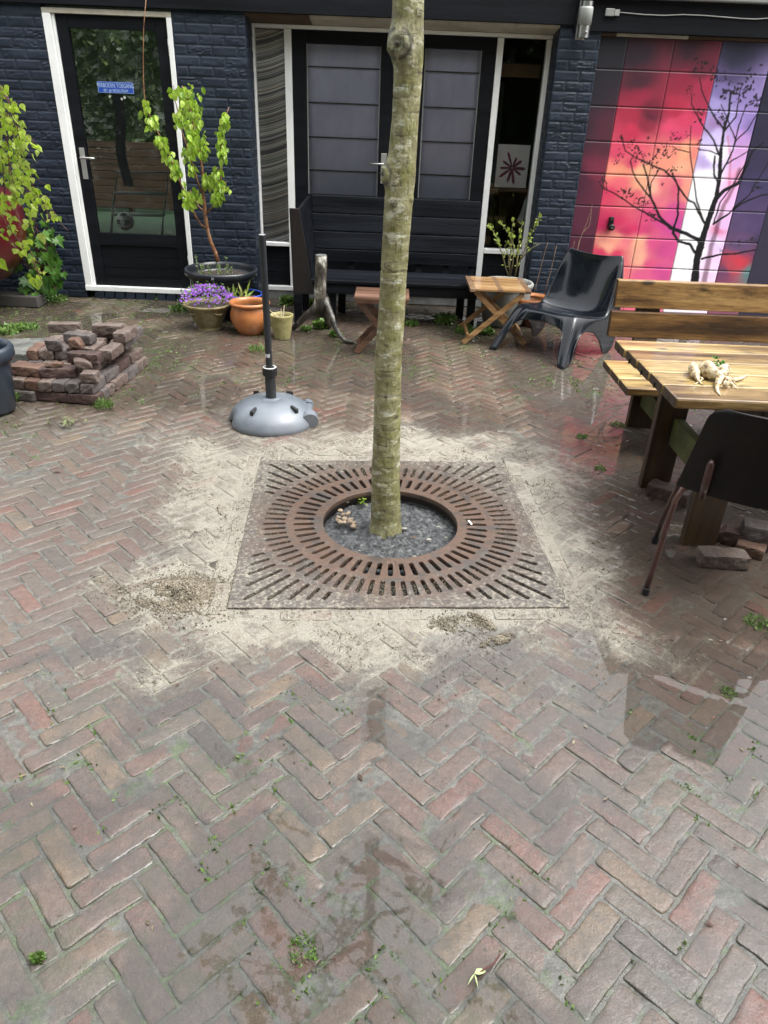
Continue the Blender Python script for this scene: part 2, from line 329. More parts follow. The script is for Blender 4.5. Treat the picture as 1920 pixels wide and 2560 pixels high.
# -- one ground sheet reaching far out, with the tree pit sunk into it
def axis(lo, hi, st, far): return np.concatenate([-np.geomspace(far, -lo + .5, 8), np.arange(lo, hi + 1e-6, st), np.geomspace(hi + .5, far, 8)])
ax = axis(-4.2, 3.6, .022, 60.); ay = axis(-2.6, 4.45, .022, 60.)
X, Y = np.meshgrid(ax, ay, indexing='ij'); u, v = guv(X, Y)
pit = ss(.64, .59, np.maximum(abs(u), abs(v)))
Z = gh(X, Y) - .0016 + .010 * (vf(X, Y, 16, 3, 2) - .5) - .13 * pit
ncx, ncy = len(ax), len(ay); idx = np.arange(ncx * ncy).reshape(ncx, ncy)
quads = np.stack([idx[:-1, :-1], idx[1:, :-1], idx[1:, 1:], idx[:-1, 1:]], -1).reshape(-1, 4)
soilpx = [(60, 1180, .5), (200, 1050, .5), (1650, 1250, .45), (1850, 1500, .5), (1500, 960, .4), (700, 850, .5)]
def soilm(x, y):
    r_ = np.zeros(np.shape(x))
    for a, b, s in [(G(120, 1010), .75, .75), (G(1700, 1400), .6, .62), (G(1850, 1620), .5, .55), (G(900, 800), 1.0, .6), (G(1250, 900), .8, .5), (G(520, 800), .7, .6), (G(1500, 1120), .3, .6)]:
        r_ = np.maximum(r_, s * ss(b, b * .3, np.hypot(x - a[0], y - a[1])))
    return r_
V = np.stack([X, Y, Z], -1).reshape(-1, 3)
pf_ = pit.ravel(); A_ = dict(sand=sandm(V[:, 0], V[:, 1]) * (1 - pf_) - .6 * pf_, wet=wetm(V[:, 0], V[:, 1]) * (1 - pf_), moss=mossm(V[:, 0], V[:, 1]) * (1 - pf_), soil=np.maximum(soilm(V[:, 0], V[:, 1]), pf_), edge=np.zeros(len(V)), far=farm(V[:, 0], V[:, 1]))
tag(fast_mesh('ground', V, [quads], JNTM, A_, smooth=True), kind='structure')
# -- herringbone brick paving
U = .0683; BL, BW = 3 * U - .0075, U - .0075
c0 = np.array(G(1500 * .5787, 1600 + 1060 * .5787)[:2]); s45 = math.sqrt(.5)
def B2W(a, b): a -= 1.5 * U; b -= .5 * U; return c0 + np.array([(a - b) * s45, (a + b) * s45])
polys = []
for i in range(-95, 95):
    for j in range(-95, 95):
        c = (i - j) % 6
        if c == 0: r = (i * U, j * U, 1)
        elif c == 5: r = (i * U, j * U, 0)
        else: continue
        w_, h_ = (BL, BW) if r[2] else (BW, BL)
        ctr = B2W(r[0] + w_ / 2, r[1] + h_ / 2)
        if not (-4.1 < ctr[0] < 3.6 and -3.0 < ctr[1] < 4.45): continue
        if ctr[1] < -1.0 and abs(ctr[0]) > 2.6: continue
        e = .00375
        q = [B2W(r[0] + e + dx, r[1] + e + dy) for dx, dy in ((0, 0), (w_, 0), (w_, h_), (0, h_))]
        polys.append((q, ctr))
SQ = HS + .004 + U + .004
def clip_half(poly, nrm, d):   # keep nrm.p >= d
    out = []
    for k in range(len(poly)):
        p, q = poly[k], poly[(k + 1) % len(poly)]; a = nrm @ p - d; b = nrm @ q - d
        if a >= 0: out.append(p)
        if (a >= 0) != (b >= 0): out.append(p + (q - p) * (a / (a - b)))
    return out
sides = [np.array([GC, GS]), -np.array([GC, GS]), np.array([-GS, GC]), -np.array([-GS, GC])]
fin = []
for q, ctr in polys:
    q = [np.array(p) for p in q]
    mx = min(max(abs(a) for a in guv(p[0], p[1])) for p in q)
    if mx < SQ or max(abs(a) for a in guv(*ctr)) < SQ:
        k = int(np.argmax([s_ @ ctr for s_ in sides]))
        q = clip_half(q, sides[k], SQ)
        q = [p for i_, p in enumerate(q) if np.linalg.norm(p - q[i_ - 1]) > .006]
        if len(q) < 3: continue
        ar = .5 * abs(sum(q[t][0] * q[(t + 1) % len(q)][1] - q[(t + 1) % len(q)][0] * q[t][1] for t in range(len(q))))
        if ar < .0012: continue
        ctr = sum(q) / len(q)
    fin.append((q, ctr))
for s_ in range(4):   # border course round the tree grate
    nrm = sides[s_]; tg = np.array([-nrm[1], nrm[0]]); L0 = -(HS + .006) - (U if s_ < 2 else 0)
    end = -L0; t = L0
    while t < end - .03:
        t2 = min(t + BL + .007, end); r0 = HS + .006; r1 = HS + .002 + U
        q = [nrm * r0 + tg * (t + .003), nrm * r1 + tg * (t + .003), nrm * r1 + tg * (t2 - .003), nrm * r0 + tg * (t2 - .003)]
        fin.append((q, sum(q) / 4)); t = t2
PV = []; PF4 = []; PFN = {}; base = 0; EDG = []
for q, ctr in fin:
    near = ctr[1] < .9
    st = .015 if near else .05
    q = [np.array(p) for p in q]
    ar = sum(q[t][0] * q[(t + 1) % len(q)][1] - q[(t + 1) % len(q)][0] * q[t][1] for t in range(len(q)))
    if ar < 0: q = q[::-1]
    pts = []
    rc = .0045
    for k in range(len(q)):
        p, nx_, pv = q[k], q[(k + 1) % len(q)], q[k - 1]
        d1 = (pv - p); d2 = (nx_ - p); l1 = np.linalg.norm(d1); l2 = np.linalg.norm(d2)
        r1 = min(rc * rng.uniform(.6, 2.2), l1 * .3, l2 * .3)
        a = p + d1 / l1 * r1; b = p + d2 / l2 * r1; pts.append(a)
        if near: pts.append((a + b) / 2 * .6 + p * .4)
        pts.append(b)
        b2 = nx_ + (p - nx_) / l2 * rc; n_ = int(np.linalg.norm(b2 - b) / st)
        for t in range(1, n_ + 1): pts.append(b + (b2 - b) * t / (n_ + 1))
    pts = np.array(pts); n_ = len(pts); cc = pts.mean(0)
    amp = .0055
    wob = (vf(pts[:, 0], pts[:, 1], 34, 4, int(rng.integers(40))) - .5) * 2 * amp
    ca, sa = (lambda t: (math.cos(t), math.sin(t)))(rng.normal(0, .008))
    dv = pts - cc; ln = np.linalg.norm(dv, axis=1, keepdims=True)
    wid = np.sort(np.linalg.norm([q[1] - q[0], q[2] - q[1]], axis=1))[0]
    tx, ty = rng.normal(0, .013, 2); dz = rng.normal(0, .0013) + .001
    def ring(off, z, jz=0.):
        # inset towards the medial line
        o = pts - dv / ln * (off + .0005) + (-dv / ln) * wob[:, None]
        o = cc + (o - cc) @ np.array([[ca, sa], [-sa, ca]])
        zz = gh(o[:, 0], o[:, 1]) + dz + z + (o[:, 0] - cc[0]) * tx + (o[:, 1] - cc[1]) * ty + jz * (vf(o[:, 0], o[:, 1], 22, 2, 5) - .5)
        return np.column_stack([o, zz])
    rs = [ring(0, -.03), ring(0, -.0035), ring(.0016, -.0012), ring(.0042, .0, .003)]
    if near: rs.append(ring(min(.018, wid * .3), .0006, .006))
    for k, r_ in enumerate(rs): PV.append(r_); EDG.append(np.full(n_, [0, 1, .8, .3, 0.][k]))
    ids = np.arange(n_)
    for k in range(len(rs) - 1):
        a = base + k * n_ + ids; b = base + k * n_ + (ids + 1) % n_
        PF4.append(np.stack([a, b, b + n_, a + n_], -1))
    PFN.setdefault(n_, []).append(base + (len(rs) - 1) * n_ + ids); base += n_ * len(rs)
PV = np.concatenate(PV); PF = [np.concatenate(PF4)] + [np.array(v_) for v_ in PFN.values()]
A_ = dict(sand=sandm(PV[:, 0], PV[:, 1]), wet=wetm(PV[:, 0], PV[:, 1]), moss=mossm(PV[:, 0], PV[:, 1]), soil=soilm(PV[:, 0], PV[:, 1]), edge=np.concatenate(EDG), far=farm(PV[:, 0], PV[:, 1]))
pav = tag(fast_mesh('brick_paving', PV, PF, PAVM, A_), kind='structure')
print('paving', len(fin), len(PV))
# -- soil in the tree pit
nr, na = 90, 320; P_ = []
for i in range(nr):
    r = .47 * (i / (nr - 1)) ** .8
    for k in range(na):
        t = 2 * math.pi * k / na; x, y = r * math.cos(t), r * math.sin(t)
        z = -.062 + .022 * (vf(x, y, 14, 4, 4) - .5) + .022 * (vf(x, y, 55, 4, 6) - .5) + .012 * math.exp(-(math.hypot(x + .02, y - .03) / .12) ** 2) - .03 * ss(.3, .47, r)
        P_.append((x, y, float(z)))
SOIL = M('wet_black_soil', [(.012, .013, .014), (.04, .043, .046), (.11, .115, .115), (.2, .2, .19)], scale=45, rough=.6, bump=1., bscale=190, dist=.012, coat=.25, crough=.3, lo=.34, hi=.7)
b = MB(); b.grid(P_, nr, na, True); tag(b.build('soil', SOIL, smooth=True), kind='structure')
# -- sand grains and clods as loose stuff
def grains(name, mat, pts, label=None):
    base = np.array([(1, 0, 0), (-1, 0, 0), (0, 1, 0), (0, -1, 0), (0, 0, 1), (0, 0, -1)], float)
    f0 = np.array([(0, 2, 4), (2, 1, 4), (1, 3, 4), (3, 0, 4), (2, 0, 5), (1, 2, 5), (3, 1, 5), (0, 3, 5)])
    n_ = len(pts); R_ = rng.normal(size=(n_, 3, 3)); Q = np.linalg.qr(R_)[0]
    sc = pts[:, 3][:, None, None] * rng.uniform(.6, 1.3, (n_, 6, 1))
    vs = (base[None] * sc) @ Q + pts[:, None, :3]
    fs = (f0[None] + (np.arange(n_) * 6)[:, None, None]).reshape(-1, 3)
    o = fast_mesh(name, vs.reshape(-1, 3), [fs], mat); return tag(o, kind='stuff', label=label, cat='sand' if label else None)
SANDM = M('damp_sand', [(.085, .07, .048), (.19, .16, .115), (.30, .265, .20)], scale=120, rough=.85, bump=.6, bscale=300, island=True)
def scatter(n, poly_or_box, dens, size, zo=0.):
    x0, x1, y0, y1 = poly_or_box; x = rng.uniform(x0, x1, n); y = rng.uniform(y0, y1, n); k = rng.random(n) < dens(x, y); x, y = x[k], y[k]
    s_ = size(len(x)); return np.column_stack([x, y, gh(x, y) + s_ * .3 + zo, s_])
def dn(x, y):
    u, v = guv(x, y); mxv = np.maximum(abs(u), abs(v)); s_ = sandm(x, y)
    cl = ss(.42, .68, vf(x, y, 9, 4, 15)); d = s_ * cl * np.where(mxv < .54, 0., 1.) * np.where(mxv < .66, .25, 1.)
    d = d + .8 * ss(.55, .66, mxv) * ss(.74, .66, mxv) * ss(.45, .6, vf(x, y, 12, 3, 19)) * .5; return d
pg = scatter(110000, (-1.7, 1.5, -1.3, 1.4), dn, lambda n: rng.gamma(3, .00045, n) + .0005, .004)
def pile(px, py, r, h, n, ex=1.3, seed=0, ang=0.):
    c = G(px, py); a = rng.uniform(0, 2 * math.pi, n); q = np.sqrt(rng.random(n)) * r * rng.choice([1, 1, 1.4], n)
    x0 = q * np.cos(a) * ex; y0 = q * np.sin(a); x = c[0] + x0 * math.cos(ang) - y0 * math.sin(ang); y = c[1] + x0 * math.sin(ang) + y0 * math.cos(ang)
    lum = vf(x, y, 11, 4, 21 + seed); hh = h * np.clip(1 - (q / r) ** 2, 0, 1) * ss(.3, .65, lum)
    k = rng.random(n) < ss(.25, .5, lum); s_ = rng.gamma(3, .0006, n) + .0009
    return np.column_stack([x, y, gh(x, y) + .004 + hh * rng.uniform(.6, 1, n), s_])[k]
grains('loose_sand', SANDM, pg, 'pale damp sand grains strewn over the bricks and grate edge round the tree')
tag(grains('sand_heap', SANDM, np.concatenate([pile(448, 1485, .088, .045, 16000, 1.4), pile(448, 1485, .085, .05, 1300, 1.4) * [1, 1, 1, 1.8], pile(448, 1485, .16, .004, 2500, 1.5)]), None), 'crumbly beige sand heap on the bricks left of the grate corner', 'sand heap')
p2 = np.concatenate([pile(1245, 1600, .018, .02, 2200, 3.2, 3, .5), pile(1205, 1552, .015, .016, 1500, 3.4, 5, -.8), pile(1150, 1560, .05, .003, 900, 1.9, 7)])
tag(grains('sand_heap', SANDM, p2, None), 'small smeared ridges of sand on the bricks in front of the grate', 'sand heap')
# ------------------------------------------------------------------ HOUSE
YW, YR = 4.084, 4.37
H = thing('house', (0, YW, 0), 'single storey house with navy painted brick, white frames and black timber doors', 'house')
def brick_face(mb, o, ud, nd, width, z0, z1, bl=.21, ch=.0745, seed=0):
    o = np.array(o, float); ud = np.array(ud, float); nd = np.array(nd, float); row = 0; z = z0
    mb.add([o, o + ud * width, o + ud * width + np.array([0, 0, z1 - z0]), o + np.array([0, 0, z1 - z0])], [(0, 1, 2, 3)])
    while z < z1 - .02:
        zt = min(z + ch - .005, z1); x = -(bl / 2 if row % 2 else 0)
        while x < width:
            a, b_ = max(x, 0), min(x + bl - .005, width); x += bl
            if b_ - a < .02: continue
            nu = max(3, int((b_ - a) / .012)); nv = 7; d0 = rng.uniform(.002, .0042); P_ = []; of = int(rng.integers(60))
            rough_ = rng.choice([.15, .5, 1.])
            for iz in range(nv):
                for iu in range(nu):
                    fu, fz = iu / (nu - 1), iz / (nv - 1); e = min(fu * (nu - 1), (nu - 1) * (1 - fu), fz * (nv - 1), (nv - 1) * (1 - fz))
                    uu = a + (b_ - a) * fu; zz = z + (zt - z) * fz
                    crk = vf(uu * 1.2, zz * 4.5, 11, 3, of); d = d0 * (0 if e == 0 else .8 if e == 1 else 1) + (0 if e == 0 else rough_ * .009 * (float(crk) - .5) - rough_ * .006 * float(ss(.60, .66, crk)))
                    if e == 0: d = -.0015
                    P_.append(o + ud * (uu + .002 * (float(vn(zz, uu, 60, of)) - .5)) + np.array([0, 0, zz - z0 + .002 * (float(vn(uu, zz, 50, of + 3)) - .5)]) + nd * (d + .002))
            mb.grid(P_, nv, nu)
        z += ch; row += 1
mb = MB(); brick_face(mb, (-4.6, YW, 0), (1, 0, 0), (0, -1, 0), 4.6 - 2.955, 0, 2.32); child(mb.build('brick_wall', NAVY), H)
mb = MB(); mb.box(-4.6, -2.956, YW + .012, YW + .3, 0, 2.32); child(mb.build('wall_core', NAVY), H)
mb = MB(); brick_face(mb, (-1.905, YW, 0), (1, 0, 0), (0, -1, 0), .594, 0, 2.32); brick_face(mb, (-1.311, YW, 0), (0, 1, 0), (1, 0, 0), YR - YW + .02, 0, 2.32, .14)
mb.box(-1.903, -1.313, YW + .004, YR + .1, 0, 2.319); child(mb.build('brick_pillar', NAVY), H)
mb = MB(); brick_face(mb, (1.232, YW, 0), (1, 0, 0), (0, -1, 0), .335, 0, 2.32); brick_face(mb, (1.232, YR + .02, 0), (0, -1, 0), (-1, 0, 0), YR - YW + .02, 0, 2.32, .14)
mb.box(1.234, 1.565, YW + .004, YR + .1, 0, 2.319); child(mb.build('brick_pillar', NAVY), H)
# fascia, soffits, roof
mb = MB(); mb.box(-4.8, 1.33, YW - .035, YW + .06, 2.32, 2.62); mb.box(1.332, 5.2, YW - .033, YW + .06, 2.285, 2.50); child(mb.build('fascia_board', BLACKW, bevel=.003), H)
mb = MB(); mb.box(1.34, 5.2, YW - .10, YW - .036, 2.503, 2.60); child(mb.build('gutter', flat('grey_gutter', (.22, .23, .22), .5), bevel=.01), H)
mb = MB(); mb.box(-4.8, 5.2, YW - .02, 8.4, 2.625, 2.80); child(mb.build('roof', flat('roof_felt', (.05, .05, .05), .9)), H)
def soff(a, b): m_ = MB(); m_.hexa([(a, YW + .003, 2.300), (b, YW + .003, 2.300), (b, YR - .021, 2.274), (a, YR - .021, 2.274)], [(a, YW + .003, 2.3185), (b, YW + .003, 2.3185), (b, YR - .021, 2.31), (a, YR - .021, 2.31)]); return m_
child(soff(-.79, 1.229).build('soffit_board', BEIGE), H)
child(soff(-1.309, -.792).build('soffit_board', BROWNP), H)
mb = MB(); mb.box(1.70, 2.28, YW - .001 + .03, YW + .16, 2.262, 2.283); child(mb.build('soffit_board', BEIGE), H)
for q in ((1.57, 1.698, YW + .029, YW + .16, 2.262, 2.283), (2.282, 4.6, YW + .029, YW + .16, 2.262, 2.283)):
    mb = MB(); mb.box(*q); child(mb.build('soffit_board', BROWNP), H)
mb = MB(); mb.box(-1.31, 1.23, YR - .03, YR + .15, 0, .085); child(mb.build('plinth', CONC, bevel=.006), H)
# left door frame + door
F = YW - .012
mb = MB(); mb.box(-2.952, -2.885, F, F + .12, .118, 2.262); mb.box(-2.883, -2.862, F + .02, F + .12, .118, 2.262); mb.box(-1.948, -1.907, F, F + .12, .118, 2.262)
mb.box(-2.952, -1.907, F - .01, F + .12, .072, .117); child(mb.build('door_frame', WHITE, bevel=.004), H)
mb = MB(); mb.box(-2.952, -1.907, F + .003, F + .12, 2.263, 2.30); child(mb.build('door_head', BEIGE, bevel=.003), H)
mb = MB()
for i in range(10): x = -2.885 + .098 * i; mb.hexa([(x, F - .005, .0), (x + .09, F - .005, .0), (x + .09, F + .08, 0), (x, F + .08, 0)], [(x + .02, F - .005, .068), (x + .105, F - .005, .068), (x + .105, F + .08, .068), (x + .02, F + .08, .068)])
child(mb.build('threshold_course', NAVY, bevel=.004), H)
D = F + .035
mb = MB(); mb.box(-2.86, -2.768, D, D + .05, .12, 2.26); mb.box(-2.048, -1.95, D, D + .05, .12, 2.26); mb.box(-2.766, -2.05, D, D + .05, 2.17, 2.26); mb.box(-2.766, -2.05, D, D + .05, .485, .59)
mb.box(-2.766, -2.05, D + .001, D + .049, .12, .19)
for z0, z1 in ((.192, .283), (.289, .38), (.386, .482)): mb.box(-2.766, -2.05, D + .012, D + .045, z0, z1)
for z0 in (.19, .2855, .3825): mb.box(-2.766, -2.05, D + .028, D + .03, z0, z0 + .004)
door = child(mb.build('door', BLACKW, bevel=.004), H)
def sub(o, p): o.parent = p; WL[o] = WL[p]; return o   # p sits in house space
def subo(mb, name, mat, p, **k):
    o = mb.build(name, mat, **k); o.parent = p; o.matrix_parent_inverse = Matrix.Translation((0, 0, 0)); WL[o] = WL[p]; return o
GL1 = glassmat('rain_spotted_glass', (.62, .66, .64), spots=.5, dirt=.008)
mb = MB(); mb.add([(-2.767, D + .026, .59), (-2.049, D + .026, .59), (-2.049, D + .026, 2.17), (-2.767, D + .026, 2.17)], [(0, 1, 2, 3)]); subo(mb, 'pane', GL1, door)
mb = MB(); mb.box(-2.826, -2.782, D - .011, D, 1.04, 1.29); subo(mb, 'handle_plate', ALU, door, bevel=.003)
mb = MB(); mb.tube([(-2.805, D - .01, 1.215), (-2.805, D - .055, 1.215), (-2.80, D - .06, 1.215), (-2.72, D - .058, 1.214), (-2.68, D - .05, 1.212)], .009, 10); subo(mb, 'handle', STEEL, door, smooth=True)
for z in (2.0, .3):
    mb = MB(); mb.tube([(-1.953, D - .006, z), (-1.953, D - .006, z + .12)], .008, 8); subo(mb, 'hinge', STEEL, door, smooth=True)
# recessed centre front: white frame
R0 = YR
mb = MB(); mb.box(-1.309, 1.229, R0 - .02, R0 + .08, 2.243, 2.272); mb.box(-1.037, -.975, R0 - .025, R0 + .08, .13, 2.241); mb.box(.768, .822, R0 - .025, R0 + .08, .13, 2.241)
mb.box(1.190, 1.228, R0 - .02, R0 + .08, .13, 2.241); mb.box(-1.309, -1.038, R0 - .03, R0 + .08, .498, .532); mb.box(.823, 1.189, R0 - .03, R0 + .08, .508, .55)
mb.box(-1.309, 1.229, R0 - .04, R0 + .08, .087, .128); mb.box(-1.309, -1.29, R0 - .018, R0 + .08, .534, 2.241)
child(mb.build('window_frame', WHITE, bevel=.004), H)
for x0, x1 in ((-1.309, -1.038), (.823, 1.189)):
    mb = MB()
    for z0, z1 in ((.13, .25), (.256, .376), (.382, .496)): mb.box(x0, x1, R0 + .002, R0 + .03, z0, z1)
    mb.box(x0, x1, R0 + .0298, R0 + .04, .13, .5)
    child(mb.build('timber_infill', BLACKW, bevel=.003), H)
GL2 = glassmat('window_glass', (.85, .88, .88), spots=.16)
GL3 = glassmat('window_glass_clear', (.96, .97, .97), spots=.1)
w1 = MB(); w1.add([(-1.29, R0 + .03, .532), (-1.038, R0 + .03, .532), (-1.038, R0 + .03, 2.242), (-1.29, R0 + .03, 2.242)], [(0, 1, 2, 3)]); child(w1.build('window_pane', GL3), H)
w2 = MB(); w2.add([(.822, R0 + .03, .55), (1.19, R0 + .03, .55), (1.19, R0 + .03, 2.242), (.822, R0 + .03, 2.242)], [(0, 1, 2, 3)]); child(w2.build('window_pane', GL2), H)
# double doors
for a, b, ga, gb in ((-.973, -.105, -.85, -.212), (-.103, .766, .165, .648)):
    mb = MB(); y0 = R0 - .008; y1 = R0 + .045
    for q in ((a, ga - .001, .13, 2.24), (gb + .001, b, .13, 2.24), (ga, gb, 2.144, 2.24), (ga, gb, .13, .97)): mb.box(q[0], q[1], y0, y1, q[2], q[3])
    dd = child(mb.build('double_door_leaf', BLACKW, bevel=.004), H)
    for q in ((ga, ga + .008, .97, 2.144), (gb - .008, gb, .97, 2.144)):
        mb = MB(); mb.box(q[0], q[1], y0 + .012, y0 + .02, q[2], q[3]); subo(mb, 'glazing_bead', flat('grey_bead', (.25, .26, .25)), dd)
    mb = MB(); mb.add([(ga, R0 + .02, .97), (gb, R0 + .02, .97), (gb, R0 + .02, 2.144), (ga, R0 + .02, 2.144)], [(0, 1, 2, 3)]); subo(mb, 'pane', GL3, dd)
    if a < -.5:
        mb = MB(); mb.box(-.185, -.135, y0 - .012, y0 - .001, 1.08, 1.33); subo(mb, 'handle_plate', ALU, dd, bevel=.003)
        mb = MB(); mb.tube([(-.16, y0 - .01, 1.245), (-.16, y0 - .055, 1.245), (-.17, y0 - .06, 1.245), (-.285, y0 - .06, 1.243)], .010, 10); subo(mb, 'handle', STEEL, dd, smooth=True)
# inside of the house (dim)
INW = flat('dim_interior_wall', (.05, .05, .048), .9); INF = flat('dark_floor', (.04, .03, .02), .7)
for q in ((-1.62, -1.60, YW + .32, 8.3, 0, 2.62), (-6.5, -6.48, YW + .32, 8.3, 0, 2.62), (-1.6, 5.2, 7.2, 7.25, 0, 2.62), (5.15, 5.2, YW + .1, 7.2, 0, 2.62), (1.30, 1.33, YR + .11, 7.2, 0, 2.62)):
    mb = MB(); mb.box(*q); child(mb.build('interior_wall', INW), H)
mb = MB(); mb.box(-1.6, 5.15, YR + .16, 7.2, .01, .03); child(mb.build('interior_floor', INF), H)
mb = MB(); mb.box(.83, 1.2, R0 + .25, R0 + .33, 1.97, 2.07); child(mb.build('ceiling_beam', flat('raw_pine', (.22, .13, .07), .7)), H)
mb = MB(); mb.box(.82, 1.25, R0 + .07, R0 + .5, 1.045, 1.082); child(mb.build('window_ledge', flat('dark_wood_ledge', (.06, .035, .02), .5), bevel=.004), H)
# striped curtain, blinds
def stripes(name):
    mt, n, P, N, L = nodes(name); uv = N('Attribute', attribute_name='s'); nz = N('TexNoise', noise_dimensions='1D'); nz.inputs['Scale'].default_value = 26; nz.inputs['Detail'].default_value = 3; nz.inputs['Roughness'].default_value = .7
    L(uv.outputs['Fac'], nz.inputs['W']); c1 = ramp(N, L, nz.outputs[0], [(.12, .15, .18), (.24, .16, .17), (.25, .32, .33), (.44, .35, .30), (.80, .84, .80), (.30, .23, .25), (.58, .64, .68)], .32, .68)
    n2 = N('TexNoise', noise_dimensions='1D'); n2.inputs['Scale'].default_value = 90; L(uv.outputs['Fac'], n2.inputs['W'])
    tc = N('TexCoord'); n3 = N('TexNoise'); n3.inputs['Scale'].default_value = 150; L(tc.outputs['Object'], n3.inputs[0])
    h = N('HueSaturation'); L(c1, h.inputs['Color']); L(mathn(N, L, 'ADD', mathn(N, L, 'MULTIPLY', n2.outputs[0], 1.7), mathn(N, L, 'MULTIPLY', n3.outputs[0], .6)), h.inputs['Value']); L(h.outputs[0], P.inputs['Base Color'])
    P.inputs['Roughness'].default_value = .9; bp = N('Bump'); bp.inputs['Distance'].default_value = .002; L(n3.outputs[0], bp.inputs['Height']); L(bp.outputs[0], P.inputs['Normal']); return mt
mb = MB(); P_ = []; at = []; nz_, nx_ = 90, 26
for i in range(nz_):
    for j in range(nx_):
        fx, z = j / (nx_ - 1), .535 + (2.235 - .535) * i / (nz_ - 1)
        P_.append((-1.30 + .262 * fx, R0 + .055 + .006 * math.sin(fx * 12 + z * .8) * (.3 + fx) + .004 * math.sin(z * 2 + fx * 4), z))
        at.append(z - .075 * fx ** 1.5)
mb.grid(P_, nz_, nx_); mb.a['s'] = ('POINT', at)
tag(mb.build('curtain', stripes('woven_stripes'), smooth=True), 'woven curtain with grey, rust and teal stripes in the narrow left window', 'curtain')
BLIND = M('grey_lilac_blind', [(.54, .545, .72), (.64, .645, .82), (.74, .745, .92)], scale=3, rough=.85, bump=.3, bscale=120, dist=.001, stretch=(1, 1, .6))
for a, b, lab in ((-.86, -.20, 'grey roman blind behind the left leaf of the double door, next to the handle'), (.12, .66, 'grey roman blind behind the right leaf of the double door, right of the tree')):
    t = thing('roman_blind', ((a + b) / 2, R0 + .09, .95), lab, 'blind', 'roman blinds in the double door')
    mb = MB(); P_ = []; zs = np.linspace(.9, 2.16, 60)
    for z in zs:
        for fx in np.linspace(0, 1, 20): P_.append((a + (b - a) * fx, R0 + .085 + .006 * abs(math.sin((z - .36) * math.pi / .272)) + .003 * math.sin(fx * 14 + z * 2), z))
    mb.grid(P_, 60, 20); mb.build('fabric', BLIND, t, smooth=True)
    mb = MB()
    for k in range(4): mb.box(a, b, R0 + .072, R0 + .078, 1.165 - .005 + .272 * k - (.0), 1.165 + .005 + .272 * k)
    mb.build('batten', flat('brown_batten', (.075, .06, .05)), t)
# picture leaning in the right window, dim things inside
t = thing('painting', (1.0, R0 + .1, .99), 'small painting of a purple star shaped flower standing in the right window', 'painting')
mb = MB(); mb.box(.875, 1.165, R0 + .075, R0 + .085, 1.085, 1.44); mb.build('sheet', M('pale_paper', [(.7, .74, .82), (.85, .82, .86), (.82, .70, .76)], scale=9, rough=.6, bump=.05), t)
mb = MB(); cx, cz = 1.02, 1.25
for k in range(10):
    a = k * 36 + rng.uniform(-6, 6); a = math.radians(a); l_ = rng.uniform(.09, .15); w_ = rng.uniform(.009, .014)
    dx, dz = math.cos(a), math.sin(a); px_, pz_ = -dz, dx
    def P2(r_, s_): return (max(.88, min(1.16, cx + dx * r_ + px_ * s_)), R0 + .0735, max(1.09, min(1.435, cz + dz * r_ + pz_ * s_)))
    mb.add([P2(.005, -w_ * .5), P2(l_ * .4, -w_), P2(l_ * .8, -w_ * 1.1), P2(l_, 0), P2(l_ * .8, w_ * 1.1), P2(l_ * .4, w_), P2(.005, w_ * .5)], [tuple(range(7))])
mb.build('painted_star', M('purple_paint', [(.12, .03, .09), (.2, .05, .12), (.25, .07, .08)], scale=30, rough=.6), t)
t = thing('exit_sign', (1.03, R0 + .9, 2.0), 'small green emergency sign behind a wire guard, seen through the right window', 'sign')
mb = MB(); mb.box(.96, 1.12, R0 + .88, R0 + .92, 2.02, 2.10); mb.build('green_panel', flat('green_sign', (.02, .25, .08)), t)
mb = MB()
for i in range(9): mb.box(.86 + .045 * i, .863 + .045 * i, R0 + .86, R0 + .863, 2.0, 2.11)
for z in (2.0, 2.108): mb.box(.86, 1.223, R0 + .856, R0 + .859, z, z + .003)
mb.build('wire_guard', flat('pale_wire', (.4, .42, .4)), t)
t = thing('cupboard', (.85, R0 + 1.2, 0), 'tall grey cupboard with rough panel, dim behind the right window', 'cupboard')
mb = MB(); mb.box(.72, .98, R0 + .9, R0 + 1.1, .04, 1.95); mb.build('body', flat('grey_panel', (.12, .14, .13), .8), t, bevel=.01)
mb = MB(); mb.tube([(.93, R0 + .87, 1.1), (.93, R0 + .87, 1.25)], .008, 8); mb.build('handle', STEEL, t)
mb = MB()
P_ = [(1.12, R0 + .06, .80), (1.175, R0 + .06, .78), (1.185, R0 + .06, .92), (1.183, R0 + .06, 1.02), (1.165, R0 + .06, .98), (1.15, R0 + .06, .9)]
mb.add(P_, [tuple(range(6))]); o = mb.build('torn_paper', flat('pale_paper_strip', (.42, .5, .52)), solid=.001); tag(o, 'pale torn paper strip stuck inside the right window below the painting', 'paper')
